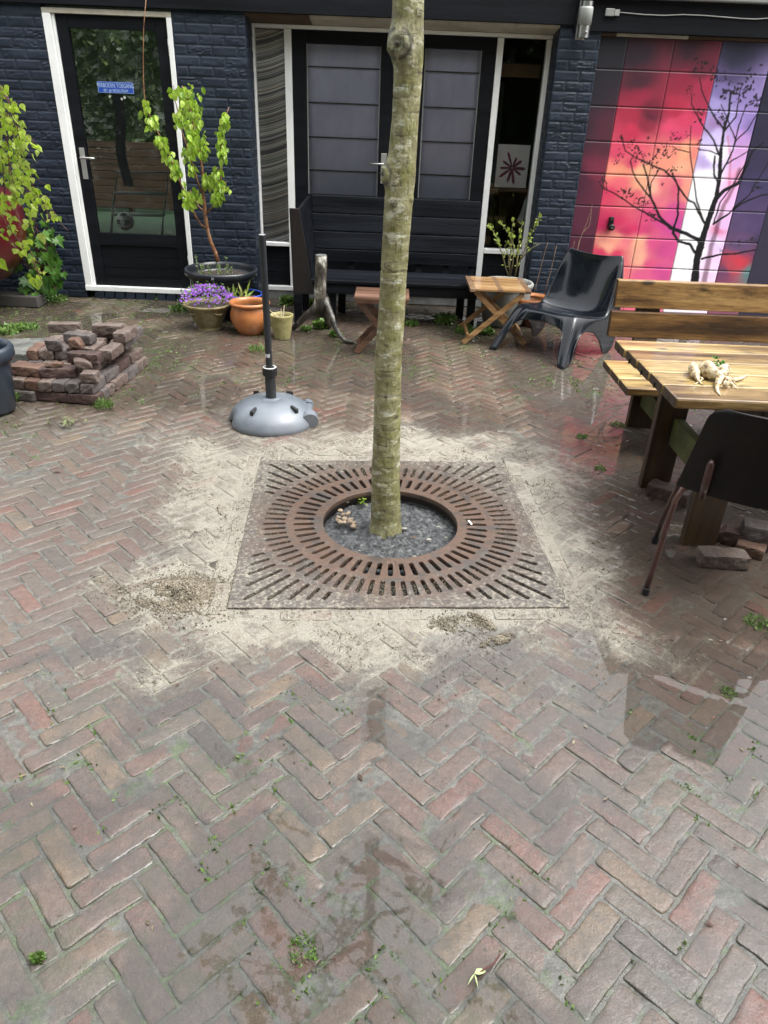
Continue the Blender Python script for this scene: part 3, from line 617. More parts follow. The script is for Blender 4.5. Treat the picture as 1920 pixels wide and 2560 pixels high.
# garden seen through the left door
GRN = M('artificial_turf', [(.006, .02, .008), (.010, .034, .012), (.014, .045, .016)], scale=30, rough=.9)
mb = MB(); mb.box(-7.5, -1.62, YW + .34, 12.0, .02, .035); tag(mb.build('lawn', GRN), kind='structure')
def lumps(name, x0, x1, y, z1, mat, label, depth=.5, nx=70, nz=40, dirn=-1, amp=.5):
    P_ = []
    for i in range(nz):
        for j in range(nx):
            x = x0 + (x1 - x0) * j / (nx - 1); z = z1 * i / (nz - 1); d = amp * (float(vf(x, z, 2.2, 4, 31)) - .3) + .12 * float(vn(x, z, 14, 5))
            top = ss(.8, 1., i / (nz - 1)) * depth
            P_.append((x, y + dirn * (d - top), z * (1 + .12 * (float(vn(x, 0, 2.5, 8)) - .5))))
    b_ = MB(); b_.grid(P_, nz, nx); 
    for k in range(5000):
        x = rng.uniform(x0, x1); z = rng.uniform(0, z1 * 1.02); s_ = rng.uniform(.03, .08); d = amp * (float(vf(x, z, 2.2, 4, 31)) - .3) + .12 * float(vn(x, z, 14, 5)) + rng.uniform(0, .15)
        top = float(ss(.8, 1., z / z1)) * depth; c = np.array([x, y + dirn * (d - top), z]); a1 = rng.normal(size=3); a1 /= np.linalg.norm(a1); a2 = np.cross(a1, rng.normal(size=3)); a2 /= np.linalg.norm(a2)
        b_.add([c - a1 * s_, c + a2 * s_ * .5, c + a1 * s_, c - a2 * s_ * .5], [(0, 1, 2, 3)])
    return tag(b_.build(name, mat), label, name.replace('_', ' '))
HEDG = leafmat('hedge_leaves', [(.015, .03, .01), (.04, .07, .02), (.07, .10, .03)], .2)
lumps('hedge', -7.4, -2.2, 10.6, 3.6, HEDG, 'dark green hedge in the garden seen through the glass of the left door', nx=50, nz=40)
t = thing('garden_fence', (-4.6, 9.9, 0), 'brown plank fence in front of the hedge, seen through the left door glass', 'fence')
mb = MB()
for k in range(9): mb.box(-6.2, -3.2, 9.86, 9.88, .10 + .11 * k, .20 + .11 * k)
mb.build('boards', M('fence_brown', [(.03, .016, .01), (.07, .04, .022), (.1, .055, .03)], scale=4, stretch=(.3, 1, 3)), t, bevel=.004)
mb = MB(); mb.box(-4.45, -4.37, 9.88, 9.94, 0, 1.15); mb.build('post', flat('post_brown', (.05, .03, .02)), t)
t = thing('football_goal', (-2.9, 6.6, .02), 'small pale green football goal frame on the turf behind the left door', 'goal')
GM = flat('pale_green_tube', (.22, .28, .24), .5); yy = 6.9
def gy(x, y): return Wy(x, y, yy)
mb = MB(); mb.tube([gy(277, 600), gy(281, 535), gy(409, 539), gy(404, 600)], .022, 8); mb.build('goal_frame', GM, t, smooth=True)
mb = MB(); mb.tube([gy(281, 535), gy(287, 482), gy(417, 484), gy(409, 539)], .018, 8); mb.build('middle_frame', GM, t, smooth=True)
mb = MB(); mb.tube([gy(287, 482), gy(293, 430), gy(420, 432), gy(417, 484)], .010, 8); mb.build('upper_frame', GM, t, smooth=True)
def football(name, c, r, label):
    bm = bmesh.new(); bmesh.ops.create_icosphere(bm, subdivisions=3, radius=r); me = bpy.data.meshes.new(name); 
    ico = [Vector(v) for v in ((0, 1, 1.618), (0, -1, 1.618), (0, 1, -1.618), (0, -1, -1.618), (1, 1.618, 0), (-1, 1.618, 0), (1, -1.618, 0), (-1, -1.618, 0), (1.618, 0, 1), (-1.618, 0, 1), (1.618, 0, -1), (-1.618, 0, -1))]
    bm.faces.ensure_lookup_table()
    for f in bm.faces: f.material_index = 1 if max(f.calc_center_median().normalized().dot(i.normalized()) for i in ico) > .94 else 0; f.smooth = True
    bm.to_mesh(me); me.materials.append(flat('ball_white', (.55, .58, .55), .4)); me.materials.append(flat('ball_black', (.02, .02, .02), .4))
    o = bpy.data.objects.new(name, me); COL.objects.link(o); o.location = c; return tag(o, label, 'ball')
bc = Wy(313, 553, 6.3); football('football', tuple(bc), .105, 'white football with dark patches lying in the small goal behind the door glass')
mb = MB()
for k in range(12):
    mb.box(-2.78, -2.35 - .02 * k, YW + .14, YW + .155, 1.62 - .047 * k, 1.626 - .047 * k)
o = mb.build('slat_blind', flat('dark_grey_slats', (.10, .11, .11))); tag(o, 'dim half open slatted blind behind the left side of the door glass', 'blind')
mb = MB(); mb.grid([(x + .02 * math.sin(z * 9), YW + .5 + .03 * math.sin(x * 30), z) for z in np.linspace(.95, 1.75, 20) for x in np.linspace(-2.66 + 0, -2.55, 8)], 20, 8)
tag(mb.build('hanging_cloth', flat('grey_cloth', (.09, .1, .11), .9), solid=.004), 'grey cloth hanging behind the left door glass', 'cloth')
mb = MB(); pts = []
for k in range(25):
    a = math.pi * (1 + k / 24); pts.append((-2.37 + .145 * math.cos(a), YW + .16, 2.1 + .26 * math.sin(a) * (1 if k < 25 else 1)))
mb.tube(pts, .004, 6); tag(mb.build('cord', flat('pale_cord', (.35, .36, .3)), smooth=True), 'pale cord hanging in a loop behind the top of the left door glass', 'cord')
# sign on the door
def textmesh(body, size, mat, parent, loc, rx=90, ext=.0006, sx=1., name='lettering'):
    c = bpy.data.curves.new('t', 'FONT'); c.body = body; c.size = size; c.extrude = ext; c.align_x = 'CENTER'; c.align_y = 'CENTER'; c.resolution_u = 3
    o = bpy.data.objects.new('t', c); COL.objects.link(o); bpy.context.view_layer.update(); dg = bpy.context.evaluated_depsgraph_get()
    me = bpy.data.meshes.new_from_object(o.evaluated_get(dg)); bpy.data.objects.remove(o); me.materials.clear(); me.materials.append(mat)
    me.transform(Matrix.Translation(Vector(loc) - WL[parent]) @ Matrix.Rotation(math.radians(rx), 4, 'X') @ Matrix.Diagonal((sx, 1, 1, 1)))
    q = bpy.data.objects.new(name, me); COL.objects.link(q); q.parent = parent; return q
sc_ = Wy(287, 219, D); t = thing('no_entry_sign', (sc_[0], D + .018, sc_[2]), 'small blue enamel sign with white Dutch lettering stuck on the left door glass', 'sign')
x, z = sc_[0], sc_[2]
mb = MB(); mb.box(x - .152, x + .152, D + .018, D + .024, z - .042, z + .042); mb.build('plate', flat('enamel_blue', (.02, .07, .38), .3, bump=0), t, bevel=.002)
LB = flat('enamel_pale_blue', (.42, .55, .72), .35, bump=0)
textmesh('VERBODEN TOEGANG', .045, LB, t, (x, D + .0172, z + .013), sx=.68); textmesh('ART. 461 WETB.V.STRAFR', .03, LB, t, (x, D + .0172, z - .023), sx=.62)
mb = MB()
for q in ((-.149, .149, .037, .039), (-.149, .149, -.039, -.037), (-.149, -.147, -.037, .037), (.147, .149, -.037, .037)): mb.box(x + q[0], x + q[1], D + .0165, D + .0178, z + q[2], z + q[3])
mb.build('rim', LB, t)
for (a, b_) in ((274, 241), (311, 244), (304, 247)):
    p = Wy(a, b_, D + .02); mb = MB(); n_ = 9
    mb.add([(p[0] + rng.uniform(.006, .014) * math.cos(k * 2 * math.pi / n_), D + .0245, p[2] + rng.uniform(.006, .014) * math.sin(k * 2 * math.pi / n_)) for k in range(n_)], [tuple(range(n_))])
    tag(mb.build('sticker_residue', flat('paper_scrap', (.5, .52, .48)), solid=.0008), 'scrap of white sticker left on the door glass under the blue sign', 'sticker', 'white sticker scraps under the door sign')
# ---- garage door with printed sunset
YG = YW + .05
k6 = .3254
def g6(x, y): p = Wy(1400 + x * k6, y * k6, YG); return np.array([p[0], p[2]])
def lin(c): c = np.array(c) / 255.; return np.where(c <= .04045, c / 12.92, ((c + .055) / 1.055) ** 2.4)
cols = [g6(300, 1200)[0] - .2] + [np.mean([g6(*a)[0], g6(*b)[0]]) for a, b in (((500, 560), (250, 1830)), ((850, 560), (580, 1830)), ((1200, 560), (920, 1800)), ((1530, 850), (1270, 1830)))] + [0]
cols[5] = 2 * cols[4] - cols[3] + .01
rows = [g6(560, y)[1] for y in (540, 825, 1095, 1345, 1595, 1830, 2055)]
CT = {0: [(250, 700, (40, 36, 46)), (200, 1000, (62, 38, 52)), (170, 1400, (78, 36, 56)), (120, 1750, (88, 40, 60)), (100, 2000, (80, 34, 52)), (420, 420, (36, 34, 42)), (300, 1350, (120, 44, 66)), (350, 1000, (84, 40, 56))],
      1: [(600, 420, (44, 36, 42)), (600, 620, (70, 38, 46)), (600, 730, (150, 44, 62)), (700, 830, (120, 38, 52)), (560, 900, (166, 48, 66)), (650, 960, (140, 46, 60)), (700, 880, (90, 36, 48)), (560, 1020, (200, 56, 78)), (450, 1150, (226, 84, 104)), (600, 1150, (236, 104, 112)), (560, 1250, (222, 84, 104)),
          (450, 1320, (246, 170, 120)), (620, 1320, (252, 206, 140)), (600, 1420, (246, 190, 134)), (450, 1430, (236, 112, 112)), (380, 1500, (220, 70, 96)), (560, 1520, (236, 110, 112)), (420, 1680, (206, 52, 88)), (330, 1720, (190, 46, 84)), (560, 1760, (216, 58, 98)), (500, 1780, (200, 54, 90)),
          (420, 1850, (248, 176, 134)), (350, 1900, (250, 190, 140)), (500, 1880, (242, 140, 130)), (300, 1960, (210, 60, 90)), (420, 1980, (214, 62, 92)), (480, 2080, (236, 130, 120)), (380, 2080, (230, 110, 110))],
      2: [(1000, 400, (60, 36, 44)), (1100, 520, (104, 38, 52)), (950, 620, (150, 44, 62)), (1100, 680, (170, 52, 74)), (880, 800, (186, 50, 72)), (1080, 800, (176, 54, 78)), (960, 900, (216, 70, 96)), (850, 960, (220, 80, 104)), (1060, 960, (218, 76, 108)), (900, 1050, (224, 74, 108)), (850, 1150, (248, 160, 124)),
          (950, 1180, (252, 196, 132)), (1040, 1180, (240, 150, 120)), (820, 1250, (250, 170, 126)), (930, 1300, (250, 196, 138)), (800, 1420, (232, 130, 124)), (900, 1450, (220, 100, 120)), (980, 1440, (244, 170, 130)), (700, 1450, (250, 200, 150)), (780, 1540, (236, 130, 130)), (880, 1580, (214, 90, 140)), (700, 1640, (224, 84, 120)), (800, 1700, (210, 80, 132)), (900, 1700, (204, 84, 150)),
          (650, 1780, (216, 76, 116)), (600, 1900, (250, 196, 140)), (620, 1990, (252, 200, 146)), (720, 1900, (220, 90, 130)), (820, 1900, (212, 84, 136)), (700, 2020, (230, 96, 130)), (780, 2080, (214, 88, 140)), (620, 2120, (236, 110, 140))],
      3: [(1350, 420, (40, 40, 60)), (1300, 560, (72, 62, 98)), (1250, 680, (112, 100, 150)), (1220, 800, (150, 138, 190)), (1400, 740, (132, 116, 172)), (1300, 900, (166, 152, 204)), (1200, 960, (140, 110, 160)), (1400, 900, (150, 128, 190)), (1460, 960, (130, 110, 170)), (1180, 1060, (190, 176, 220)), (1200, 1160, (236, 230, 248)), (1120, 1230, (170, 150, 200)),
          (1380, 1060, (184, 140, 200)), (1350, 1200, (206, 158, 210)), (1150, 1330, (240, 236, 250)), (1100, 1500, (250, 248, 255)), (1100, 1700, (253, 250, 255)), (1000, 1800, (250, 244, 255)), (1380, 1350, (222, 150, 190)), (1300, 1500, (226, 170, 214)), (1270, 1700, (220, 180, 224)), (980, 1950, (252, 250, 255)), (920, 2050, (252, 250, 255)), (1200, 1850, (214, 190, 228)), (1180, 2000, (226, 190, 226)), (1220, 1760, (206, 120, 160)), (1130, 2100, (230, 200, 230))],
      4: [(1560, 700, (34, 34, 54)), (1560, 1000, (42, 40, 64)), (1500, 1250, (54, 48, 78)), (1550, 1400, (62, 56, 92)), (1450, 1500, (76, 64, 104)), (1400, 1700, (92, 72, 112)), (1500, 1700, (80, 64, 104)), (1400, 1850, (98, 74, 112)), (1330, 2060, (190, 70, 84)), (1400, 2000, (210, 60, 76)), (1260, 2100, (110, 66, 100)), (1470, 2080, (90, 130, 130)), (1520, 1950, (70, 56, 92)), (1580, 1800, (60, 50, 84))]}
gx = np.arange(1.566, 3.3, .0062); gz = np.arange(.02, 2.262, .0062); GX, GZ = np.meshgrid(gx, gz, indexing='ij')
ci = np.clip(np.searchsorted(cols, GX) - 1, 0, 4)
C = np.zeros(GX.shape + (3,))
qx = GX + .10 * (vf(GX, GZ, 4, 5, 40) - .5); qz = GZ + .14 * (vf(GX, GZ * 1.3, 4, 5, 43) - .5)
CT[1] = CT[1] + CT[2]; CT[2] = CT[1]
for c, pts in CT.items():
    w = np.zeros(GX.shape); acc = np.zeros(GX.shape + (3,))
    for x, y, rgb in pts:
        p = g6(x, y); d2 = ((qx - p[0]) / 1.25) ** 2 + (qz - p[1]) ** 2 + .0006; ww = 1 / d2 ** 1.8; w += ww; acc += ww[..., None] * lin(rgb)
    acc /= w[..., None]; C = np.where((ci == c)[..., None], acc, C)
C *= (.84 + .3 * vf(GX, GZ, 9, 4, 47))[..., None] * np.where(((GX > cols[1]) & (GX < cols[3]))[..., None], np.array([1.02, .84, 1.12]), 1.) * np.where((GX > cols[3]) & (GX < cols[4]), 1.3, 1.)[..., None]
def stroke(pts, w0, w1, col=(.004, .0035, .006), blur=.004, al=1.):
    global C
    pp = [g6(*p) for p in pts]; L_ = sum(np.linalg.norm(pp[i + 1] - pp[i]) for i in range(len(pp) - 1)); s0 = 0
    x0 = min(p[0] for p in pp) - .05; x1 = max(p[0] for p in pp) + .05; z0 = min(p[1] for p in pp) - .05; z1 = max(p[1] for p in pp) + .05
    I = slice(*np.searchsorted(gx, [x0, x1])); J = slice(*np.searchsorted(gz, [z0, z1])); a_ = GX[I, J]; b_ = GZ[I, J]; m_ = np.zeros(a_.shape)
    a2 = a_ + .012 * (vf(a_, b_, 16, 2, 50) - .5); b2 = b_ + .012 * (vf(a_, b_, 16, 2, 53) - .5)
    for i in range(len(pp) - 1):
        e = pp[i + 1] - pp[i]; l_ = np.linalg.norm(e); t_ = np.clip(((a2 - pp[i][0]) * e[0] + (b2 - pp[i][1]) * e[1]) / (l_ * l_ + 1e-9), 0, 1)
        d = np.hypot(a2 - pp[i][0] - e[0] * t_, b2 - pp[i][1] - e[1] * t_); w = w0 + (w1 - w0) * (s0 + t_ * l_) / L_; m_ = np.maximum(m_, ss(w / 2 + blur, w / 2 - blur * .3, d)); s0 += l_
    C[I, J] = C[I, J] * (1 - al * m_[..., None]) + np.array(col) * (al * m_[..., None])
def blotch(x, y, r=.03, al=.95, n=7):
    p0 = g6(x, y)
    for k in range(n):
        p = p0 + rng.normal(0, r * .6, 2); rr = r * rng.uniform(.15, .38); 
        I = slice(*np.searchsorted(gx, [p[0] - r, p[0] + r])); J = slice(*np.searchsorted(gz, [p[1] - r, p[1] + r])); a_ = GX[I, J]; b_ = GZ[I, J]
        th = rng.uniform(0, 3.1); u_ = (a_ - p[0]) * math.cos(th) + (b_ - p[1]) * math.sin(th); v_ = -(a_ - p[0]) * math.sin(th) + (b_ - p[1]) * math.cos(th)
        m_ = ss(1.25, .8, np.hypot(u_ / rr, v_ / (rr * .5))) * al; C[I, J] = C[I, J] * (1 - m_[..., None]) + np.array((.012, .008, .012)) * m_[..., None]
stroke([(1100, 2200), (1160, 1900), (1250, 1600), (1330, 1450), (1380, 1300)], .04, .012, (.11, .015, .03), .02, .7)
stroke([(1300, 1450), (1310, 1200), (1290, 1050)], .02, .01, (.6, .1, .2), .01, .5)
stroke([(1020, 2300), (1050, 2000), (1080, 1880), (1130, 1720), (1200, 1520)], .075, .046); stroke([(1200, 1520), (1225, 1350), (1235, 1150), (1260, 1000), (1300, 860), (1310, 700)], .038, .012)
stroke([(1200, 1530), (1260, 1460), (1370, 1410), (1480, 1160), (1560, 1100)], .034, .012); stroke([(1090, 1900), (1060, 1840), (980, 1800), (850, 1750), (760, 1660), (700, 1520), (670, 1360), (640, 1270)], .034, .010)
stroke([(1050, 1960), (1000, 1880), (910, 1850), (870, 1790), (905, 1640), (910, 1440), (860, 1330)], .026, .010); stroke([(860, 1750), (700, 1660), (560, 1580), (440, 1500), (340, 1450), (310, 1420)], .016, .006)
stroke([(700, 1520), (620, 1430), (560, 1330), (540, 1240), (580, 1160)], .012, .005); stroke([(690, 1500), (700, 1400), (760, 1300)], .010, .005); stroke([(1120, 1740), (1070, 1640), (1030, 1560), (990, 1540), (920, 1450), (870, 1370), (800, 1310), (640, 1240), (500, 1160), (470, 1040)], .017, .006)
stroke([(1120, 1740), (1050, 1550), (1030, 1380), (1000, 1200), (1000, 1080), (1005, 970)], .014, .005); stroke([(1210, 1400), (1180, 1340), (1190, 1200)], .016, .012); stroke([(1225, 1200), (1180, 1080), (1080, 940), (1010, 800), (1010, 720)], .014, .005)
stroke([(1265, 1000), (1200, 920), (1150, 830), (1090, 700), (1070, 600)], .014, .006); stroke([(1230, 1350), (1330, 1150), (1380, 950), (1430, 800)], .016, .006); stroke([(1270, 1000), (1350, 900), (1380, 700)], .012, .006); stroke([(1280, 1260), (1400, 1190), (1460, 1150)], .010, .005)
stroke([(1180, 1720), (1280, 1650), (1400, 1560), (1550, 1500), (1620, 1490)], .018, .008); stroke([(1090, 1990), (1200, 1960), (1350, 1950), (1600, 1900)], .018, .008); stroke([(1180, 1720), (1230, 1560), (1330, 1420), (1420, 1260)], .012, .008)
stroke([(1220, 1190), (1150, 1160), (1080, 1150)], .008, .005); stroke([(1000, 1170), (900, 1150), (860, 1120)], .006, .004); stroke([(1330, 1600), (1450, 1500), (1600, 1250)], .012, .006); stroke([(1350, 1080), (1440, 1000), (1540, 830)], .010, .005); stroke([(1350, 1070), (1300, 950), (1240, 800)], .009, .005)
for x, y, r in ((470, 1060, .035), (550, 1100, .04), (590, 1160, .045), (460, 1190, .03), (430, 1230, .03), (680, 1060, .02), (700, 1240, .045), (740, 1190, .045), (820, 1110, .03), (820, 1170, .05), (870, 1020, .025), (900, 1060, .035), (970, 1040, .025), (1080, 1100, .04), (840, 1310, .05), (890, 1300, .03), (790, 1410, .025), (560, 1240, .025),
                (320, 1400, .045), (350, 1450, .03), (480, 1480, .045), (530, 1490, .05), (600, 1540, .05), (630, 1570, .035), (670, 1560, .025), (700, 1650, .045), (730, 1670, .03), (1010, 680, .035), (1065, 870, .05), (1240, 900, .05), (1250, 730, .05), (1340, 700, .06), (1400, 650, .05), (1480, 740, .06), (1520, 800, .05), (1190, 570, .05), (1080, 500, .06), (1300, 680, .05), (1450, 600, .06), (1230, 620, .04),
                (640, 1210, .035), (760, 1300, .03), (1520, 1430, .05), (1470, 1840, .04), (1380, 1860, .03), (1550, 1860, .04), (1240, 1930, .025), (880, 1170, .03), (650, 1250, .03), (610, 1200, .04), (1430, 700, .06), (1370, 760, .05), (1310, 1880, .02)):
    blotch(x, y, r * .85, n=11)
gap = np.full(GX.shape, 9.)
for r_ in rows: gap = np.minimum(gap, abs(GZ - r_) * 1.)
gd = ss(.005, .002, gap); hi_ = np.zeros(GX.shape)
for r_ in rows: hi_ = np.maximum(hi_, ss(.012, .006, abs(GZ - (r_ - .010))))
for c_ in cols[1:5] : gd = np.maximum(gd, ss(.005, .001, abs(GX - c_)) * .8)
rel = gd
yv = YG + .010 * rel + .0 * GX
V = np.stack([GX, yv, GZ], -1).reshape(-1, 3); idx = np.arange(GX.size).reshape(GX.shape)
Q = np.stack([idx[:-1, :-1], idx[1:, :-1], idx[1:, 1:], idx[:-1, 1:]], -1).reshape(-1, 4)
C = np.clip(C * (1 - .75 * gd[..., None]), 0, 1); CC = np.concatenate([C.reshape(-1, 3), np.ones((C.size // 3, 1))], 1)
mt, n, P, N, L = nodes('printed_garage_door'); a_ = N('Attribute', attribute_name='Col'); L(a_.outputs['Color'], P.inputs['Base Color']); P.inputs['Roughness'].default_value = .45
tc = N('TexCoord'); nz = N('TexNoise'); nz.inputs['Scale'].default_value = 25; mp = N('Mapping'); mp.inputs['Scale'].default_value = (.3, 1, 3); L(tc.outputs['Object'], mp.inputs[0]); L(mp.outputs[0], nz.inputs[0]); bp = N('Bump'); bp.inputs['Distance'].default_value = .002; bp.inputs['Strength'].default_value = .2; L(nz.outputs[0], bp.inputs['Height']); L(bp.outputs[0], P.inputs['Normal'])
gar = child(fast_mesh('garage_door', V, [Q], mt, {'Col': CC}), H); gar['label'] = 'garage door printed with a red sunset and bare tree silhouettes'
mb = MB(); mb.box(1.57, 5.2, YG + .02, YG + .05, .0, 2.262); mb.box(3.3, 5.2, YG, YG + .018, 0, 2.262); child(mb.build('garage_door_backing', flat('dark_purple_door', (.03, .025, .05))), H)
lk = Wy(1527, 558, YG - .01); mb = MB()
P_ = [(lk[0] + .024 * sx * (1 if dz > 0 else 1.15), YG - .022, lk[2] + dz) for dz, sx in ((.055, -1), (.055, 1), (-.04, 1), (-.04, -1))]
mb.box(lk[0] - .024, lk[0] + .024, YG - .022, YG - .001, lk[2] - .05, lk[2] + .055); o = mb.build('lock_plate', flat('black_plastic', (.008, .008, .009), .3), bevel=.008); subo_ = child(o, H)
mb = MB(); c_ = (lk[0] + .004, YG - .022, lk[2] - .032)
mb.tube([(c_[0], YG - .02, c_[2]), (c_[0], YG - .055, c_[2]), (c_[0], YG - .06, c_[2])], [.030, .028, .02], 20); o = child(mb.build('door_knob', flat('black_knob', (.008, .008, .009), .25), smooth=True), H)
mb = MB(); mb.box(c_[0] - .008, c_[0] + .008, YG - .0625, YG - .0595, c_[2] - .008, c_[2] + .008); child(mb.build('key_cylinder', STEEL), H)
mb = MB(); mb.box(lk[0] - .006, lk[0] + .006, YG - .0245, YG - .0215, lk[2] + .028, lk[2] + .038); child(mb.build('lock_indicator', STEEL), H)
# ---- wall lamp, junction box, cable
lx, lz = 1.46, 2.33; ly = YW - .036
t = thing('wall_lamp', (lx, ly, lz), 'cylindrical steel and frosted glass wall lamp on the fascia above the right brick pillar', 'lamp')
lp = Wy(1462, 50, YW - .09); lx, lz = lp[0], lp[2]
mb = MB(); mb.box(lx - .05, lx + .02, ly - .02, ly - .001, lz - .13, lz + .13); mb.build('wall_bracket', STEEL, t, bevel=.004)
cy = ly - .065
mb = MB(); mb.lathe([(0, .12), (.045, .12), (.045, .085), (0, .085)], (lx, cy, lz), 28); mb.build('top_cap', STEEL, t, smooth=False)
mb = MB(); mb.lathe([(0, .0845), (.050, .0845), (.052, .07), (.052, -.035), (.0, -.036)], (lx, cy, lz), 28); mb.build('glass_shade', flat('frosted_glass', (.34, .36, .34), .5, bump=0), t, smooth=True)
mb = MB(); mb.lathe([(0, -.036), (.047, -.037), (.047, -.12), (.0, -.12)], (lx, cy, lz), 28); bs = mb.build('base', STEEL, t)
mb = MB(); mb.lathe([(.012, 0), (.011, .008), (0, .011)], (0, 0, 0), 14); v = [(lx + .012 + a, cy - .046 - c, lz - .085 + b_) for a, b_, c in mb.v]; mb.v = v; mb.build('sensor', flat('sensor_glass', (.25, .25, .25), .2), t, smooth=True)
jb = Wy(1531, 31, YW - .05); t = thing('junction_box', (jb[0], YW - .035, jb[2]), 'small grey metal junction box on the fascia right of the wall lamp', 'junction box')
mb = MB(); mb.box(jb[0] - .055, jb[0] + .015, YW - .06, YW - .034, jb[2] - .025, jb[2] + .025); mb.build('box', ALU, t, bevel=.003); mb = MB(); mb.box(jb[0] + .015, jb[0] + .055, YW - .065, YW - .034, jb[2] - .022, jb[2] + .02); mb.build('lid', flat('grey_lid', (.35, .36, .35)), t, bevel=.003)
mb = MB(); pts = [Wy(1400 + x * k6, y * k6, YW - .045) for x, y in ((440, 92), (520, 100), (650, 112), (800, 118), (950, 112), (1100, 118), (1250, 130), (1400, 142), (1500, 146), (1600, 140), (1800, 150))]
mb.tube(pts, .0035, 6); tag(mb.build('cable', flat('pale_cable', (.5, .5, .48)), smooth=True), 'thin pale cable clipped along the dark fascia over the garage door', 'cable')
# ---- behind the viewer: trees added to block skylight; hedge (mirrored in the panes)
def crown_tree(x, y, zc, r, h, label):
    t = thing('sky_blocker_tree', (x, y, 0), label, 'tree', 'unseen trees added round the yard to block skylight'); b_ = MB(); b_.tube([(x, y, 0), (x + .1, y, zc * .5), (x, y + .1, zc)], [.22, .17, .1], 10); b_.build('trunk', flat('grey_brown_trunk', (.09, .075, .055), .9), t, smooth=True)
    n_ = 5200; v = rng.normal(size=(n_, 3)); v /= np.linalg.norm(v, axis=1)[:, None]; lob = .72 + .5 * vf(v[:, 0] * 2 + x, v[:, 1] * 2 + v[:, 2] * 2, 1.6, 3, 33); c = v * (lob * rng.uniform(.55, 1., n_) ** .6)[:, None] * [r, r, h] + [x, y, zc]
    a = rng.normal(size=(n_, 3)); a /= np.linalg.norm(a, axis=1)[:, None]; q = np.cross(a, rng.normal(size=(n_, 3))); q /= np.linalg.norm(q, axis=1)[:, None]; s_ = rng.uniform(.09, .2, (n_, 1))
    vs = np.stack([c - a * s_, c + q * s_ * .7, c + a * s_, c - q * s_ * .7], 1).reshape(-1, 3); child(fast_mesh('crown', vs, [np.arange(n_ * 4).reshape(-1, 4)], HEDG), t)
crown_tree(-3.4, -5.4, 4.6, 2.5, 2.3, 'broad leafy tree added behind the viewer to block skylight, left side of the yard')
crown_tree(1.4, -6.0, 5.0, 2.7, 2.4, 'broad leafy tree added behind the viewer to block skylight, middle of the yard')
crown_tree(5.6, -3.4, 4.4, 2.2, 2.2, 'leafy tree added behind the viewer to block skylight, right side of the yard')
crown_tree(-6.8, -1.0, 3.8, 2.2, 2.4, 'leafy tree added outside the picture to block skylight, left side of the yard')
lumps('garden_hedge', -9, 9, -7.5, 3.4, HEDG, 'tall clipped hedge closing the yard opposite the house, behind the viewer', dirn=1, nx=90, nz=30, amp=.4)
print('house done')
# ------------------------------------------------------------------ TREE GRATE
IRON, n, P, N, L = (lambda t: t)(nodes('rusty_cast_iron'))
tc = N('TexCoord'); geo = N('NewGeometry')
def nzs(sc, d=5, r_=.65): x = N('TexNoise'); x.inputs['Scale'].default_value = sc; x.inputs['Detail'].default_value = d; x.inputs['Roughness'].default_value = r_; L(tc.outputs['Object'], x.inputs[0]); return x.outputs[0]
b1 = ramp(N, L, nzs(7), [(.034, .028, .024), (.062, .042, .031), (.10, .056, .035), (.058, .043, .034), (.055, .048, .043)], .3, .7)
vl = N('VectorMath', operation='LENGTH'); sxy = N('SeparateXYZ'); L(tc.outputs['Object'], sxy.inputs[0]); cxy = N('CombineXYZ'); L(sxy.outputs[0], cxy.inputs[0]); L(sxy.outputs[1], cxy.inputs[1]); L(cxy.outputs[0], vl.inputs[0])
mrg = N('MapRange', interpolation_type='SMOOTHSTEP'); mrg.inputs[1].default_value = .40; mrg.inputs[2].default_value = .78; L(vl.outputs['Value'], mrg.inputs[0])
e1 = mathn(N, L, 'ADD', mrg.outputs[0], mathn(N, L, 'MULTIPLY', mathn(N, L, 'SUBTRACT', nzs(14), .5), 1.3))
mx1 = N('Mix', data_type='RGBA'); L(mathn(N, L, 'MULTIPLY', e1, .85, clamp=True), mx1.inputs[0]); L(b1, mx1.inputs[6]); L(ramp(N, L, nzs(40), [(.04, .035, .031), (.085, .075, .066), (.155, .14, .12)]), mx1.inputs[7])
sp = N('MapRange', interpolation_type='SMOOTHSTEP'); sp.inputs[1].default_value = .58; sp.inputs[2].default_value = .74; sp.inputs[4].default_value = .6
L(mathn(N, L, 'ADD', nzs(60, 6, .8), mathn(N, L, 'MULTIPLY', e1, .11)), sp.inputs[0])
mx2 = N('Mix', data_type='RGBA'); L(sp.outputs[0], mx2.inputs[0]); L(mx1.outputs[2], mx2.inputs[6]); mx2.inputs[7].default_value = (.42, .38, .29, 1)
L(mx2.outputs[2], P.inputs['Base Color']); P.inputs['Roughness'].default_value = .55; P.inputs['Coat Weight'].default_value = .5; P.inputs['Coat Roughness'].default_value = .22; P.inputs['Coat IOR'].default_value = 1.33
bp = N('Bump'); bp.inputs['Distance'].default_value = .003; L(nzs(70), bp.inputs['Height']); L(bp.outputs[0], P.inputs['Normal']); IRONM = IRON
t = thing('tree_grate', (0, 0, .002), 'square rusty cast iron tree grate with rings of radial slots around the tree trunk', 'tree grate', rz=GR)
def slot_poly(r0, r1, th, w):
    c, s_ = math.cos(th), math.sin(th); o = []
    for k in range(5): a = math.pi / 2 + math.pi * k / 4; o.append((r0 + w + w * math.cos(a), w * math.sin(a)))
    for k in range(5): a = -math.pi / 2 + math.pi * k / 4; o.append((r1 - w + w * math.cos(a), w * math.sin(a)))
    return [(x * c - y * s_, x * s_ + y * c) for x, y in o]
RI = .314; EB = .052
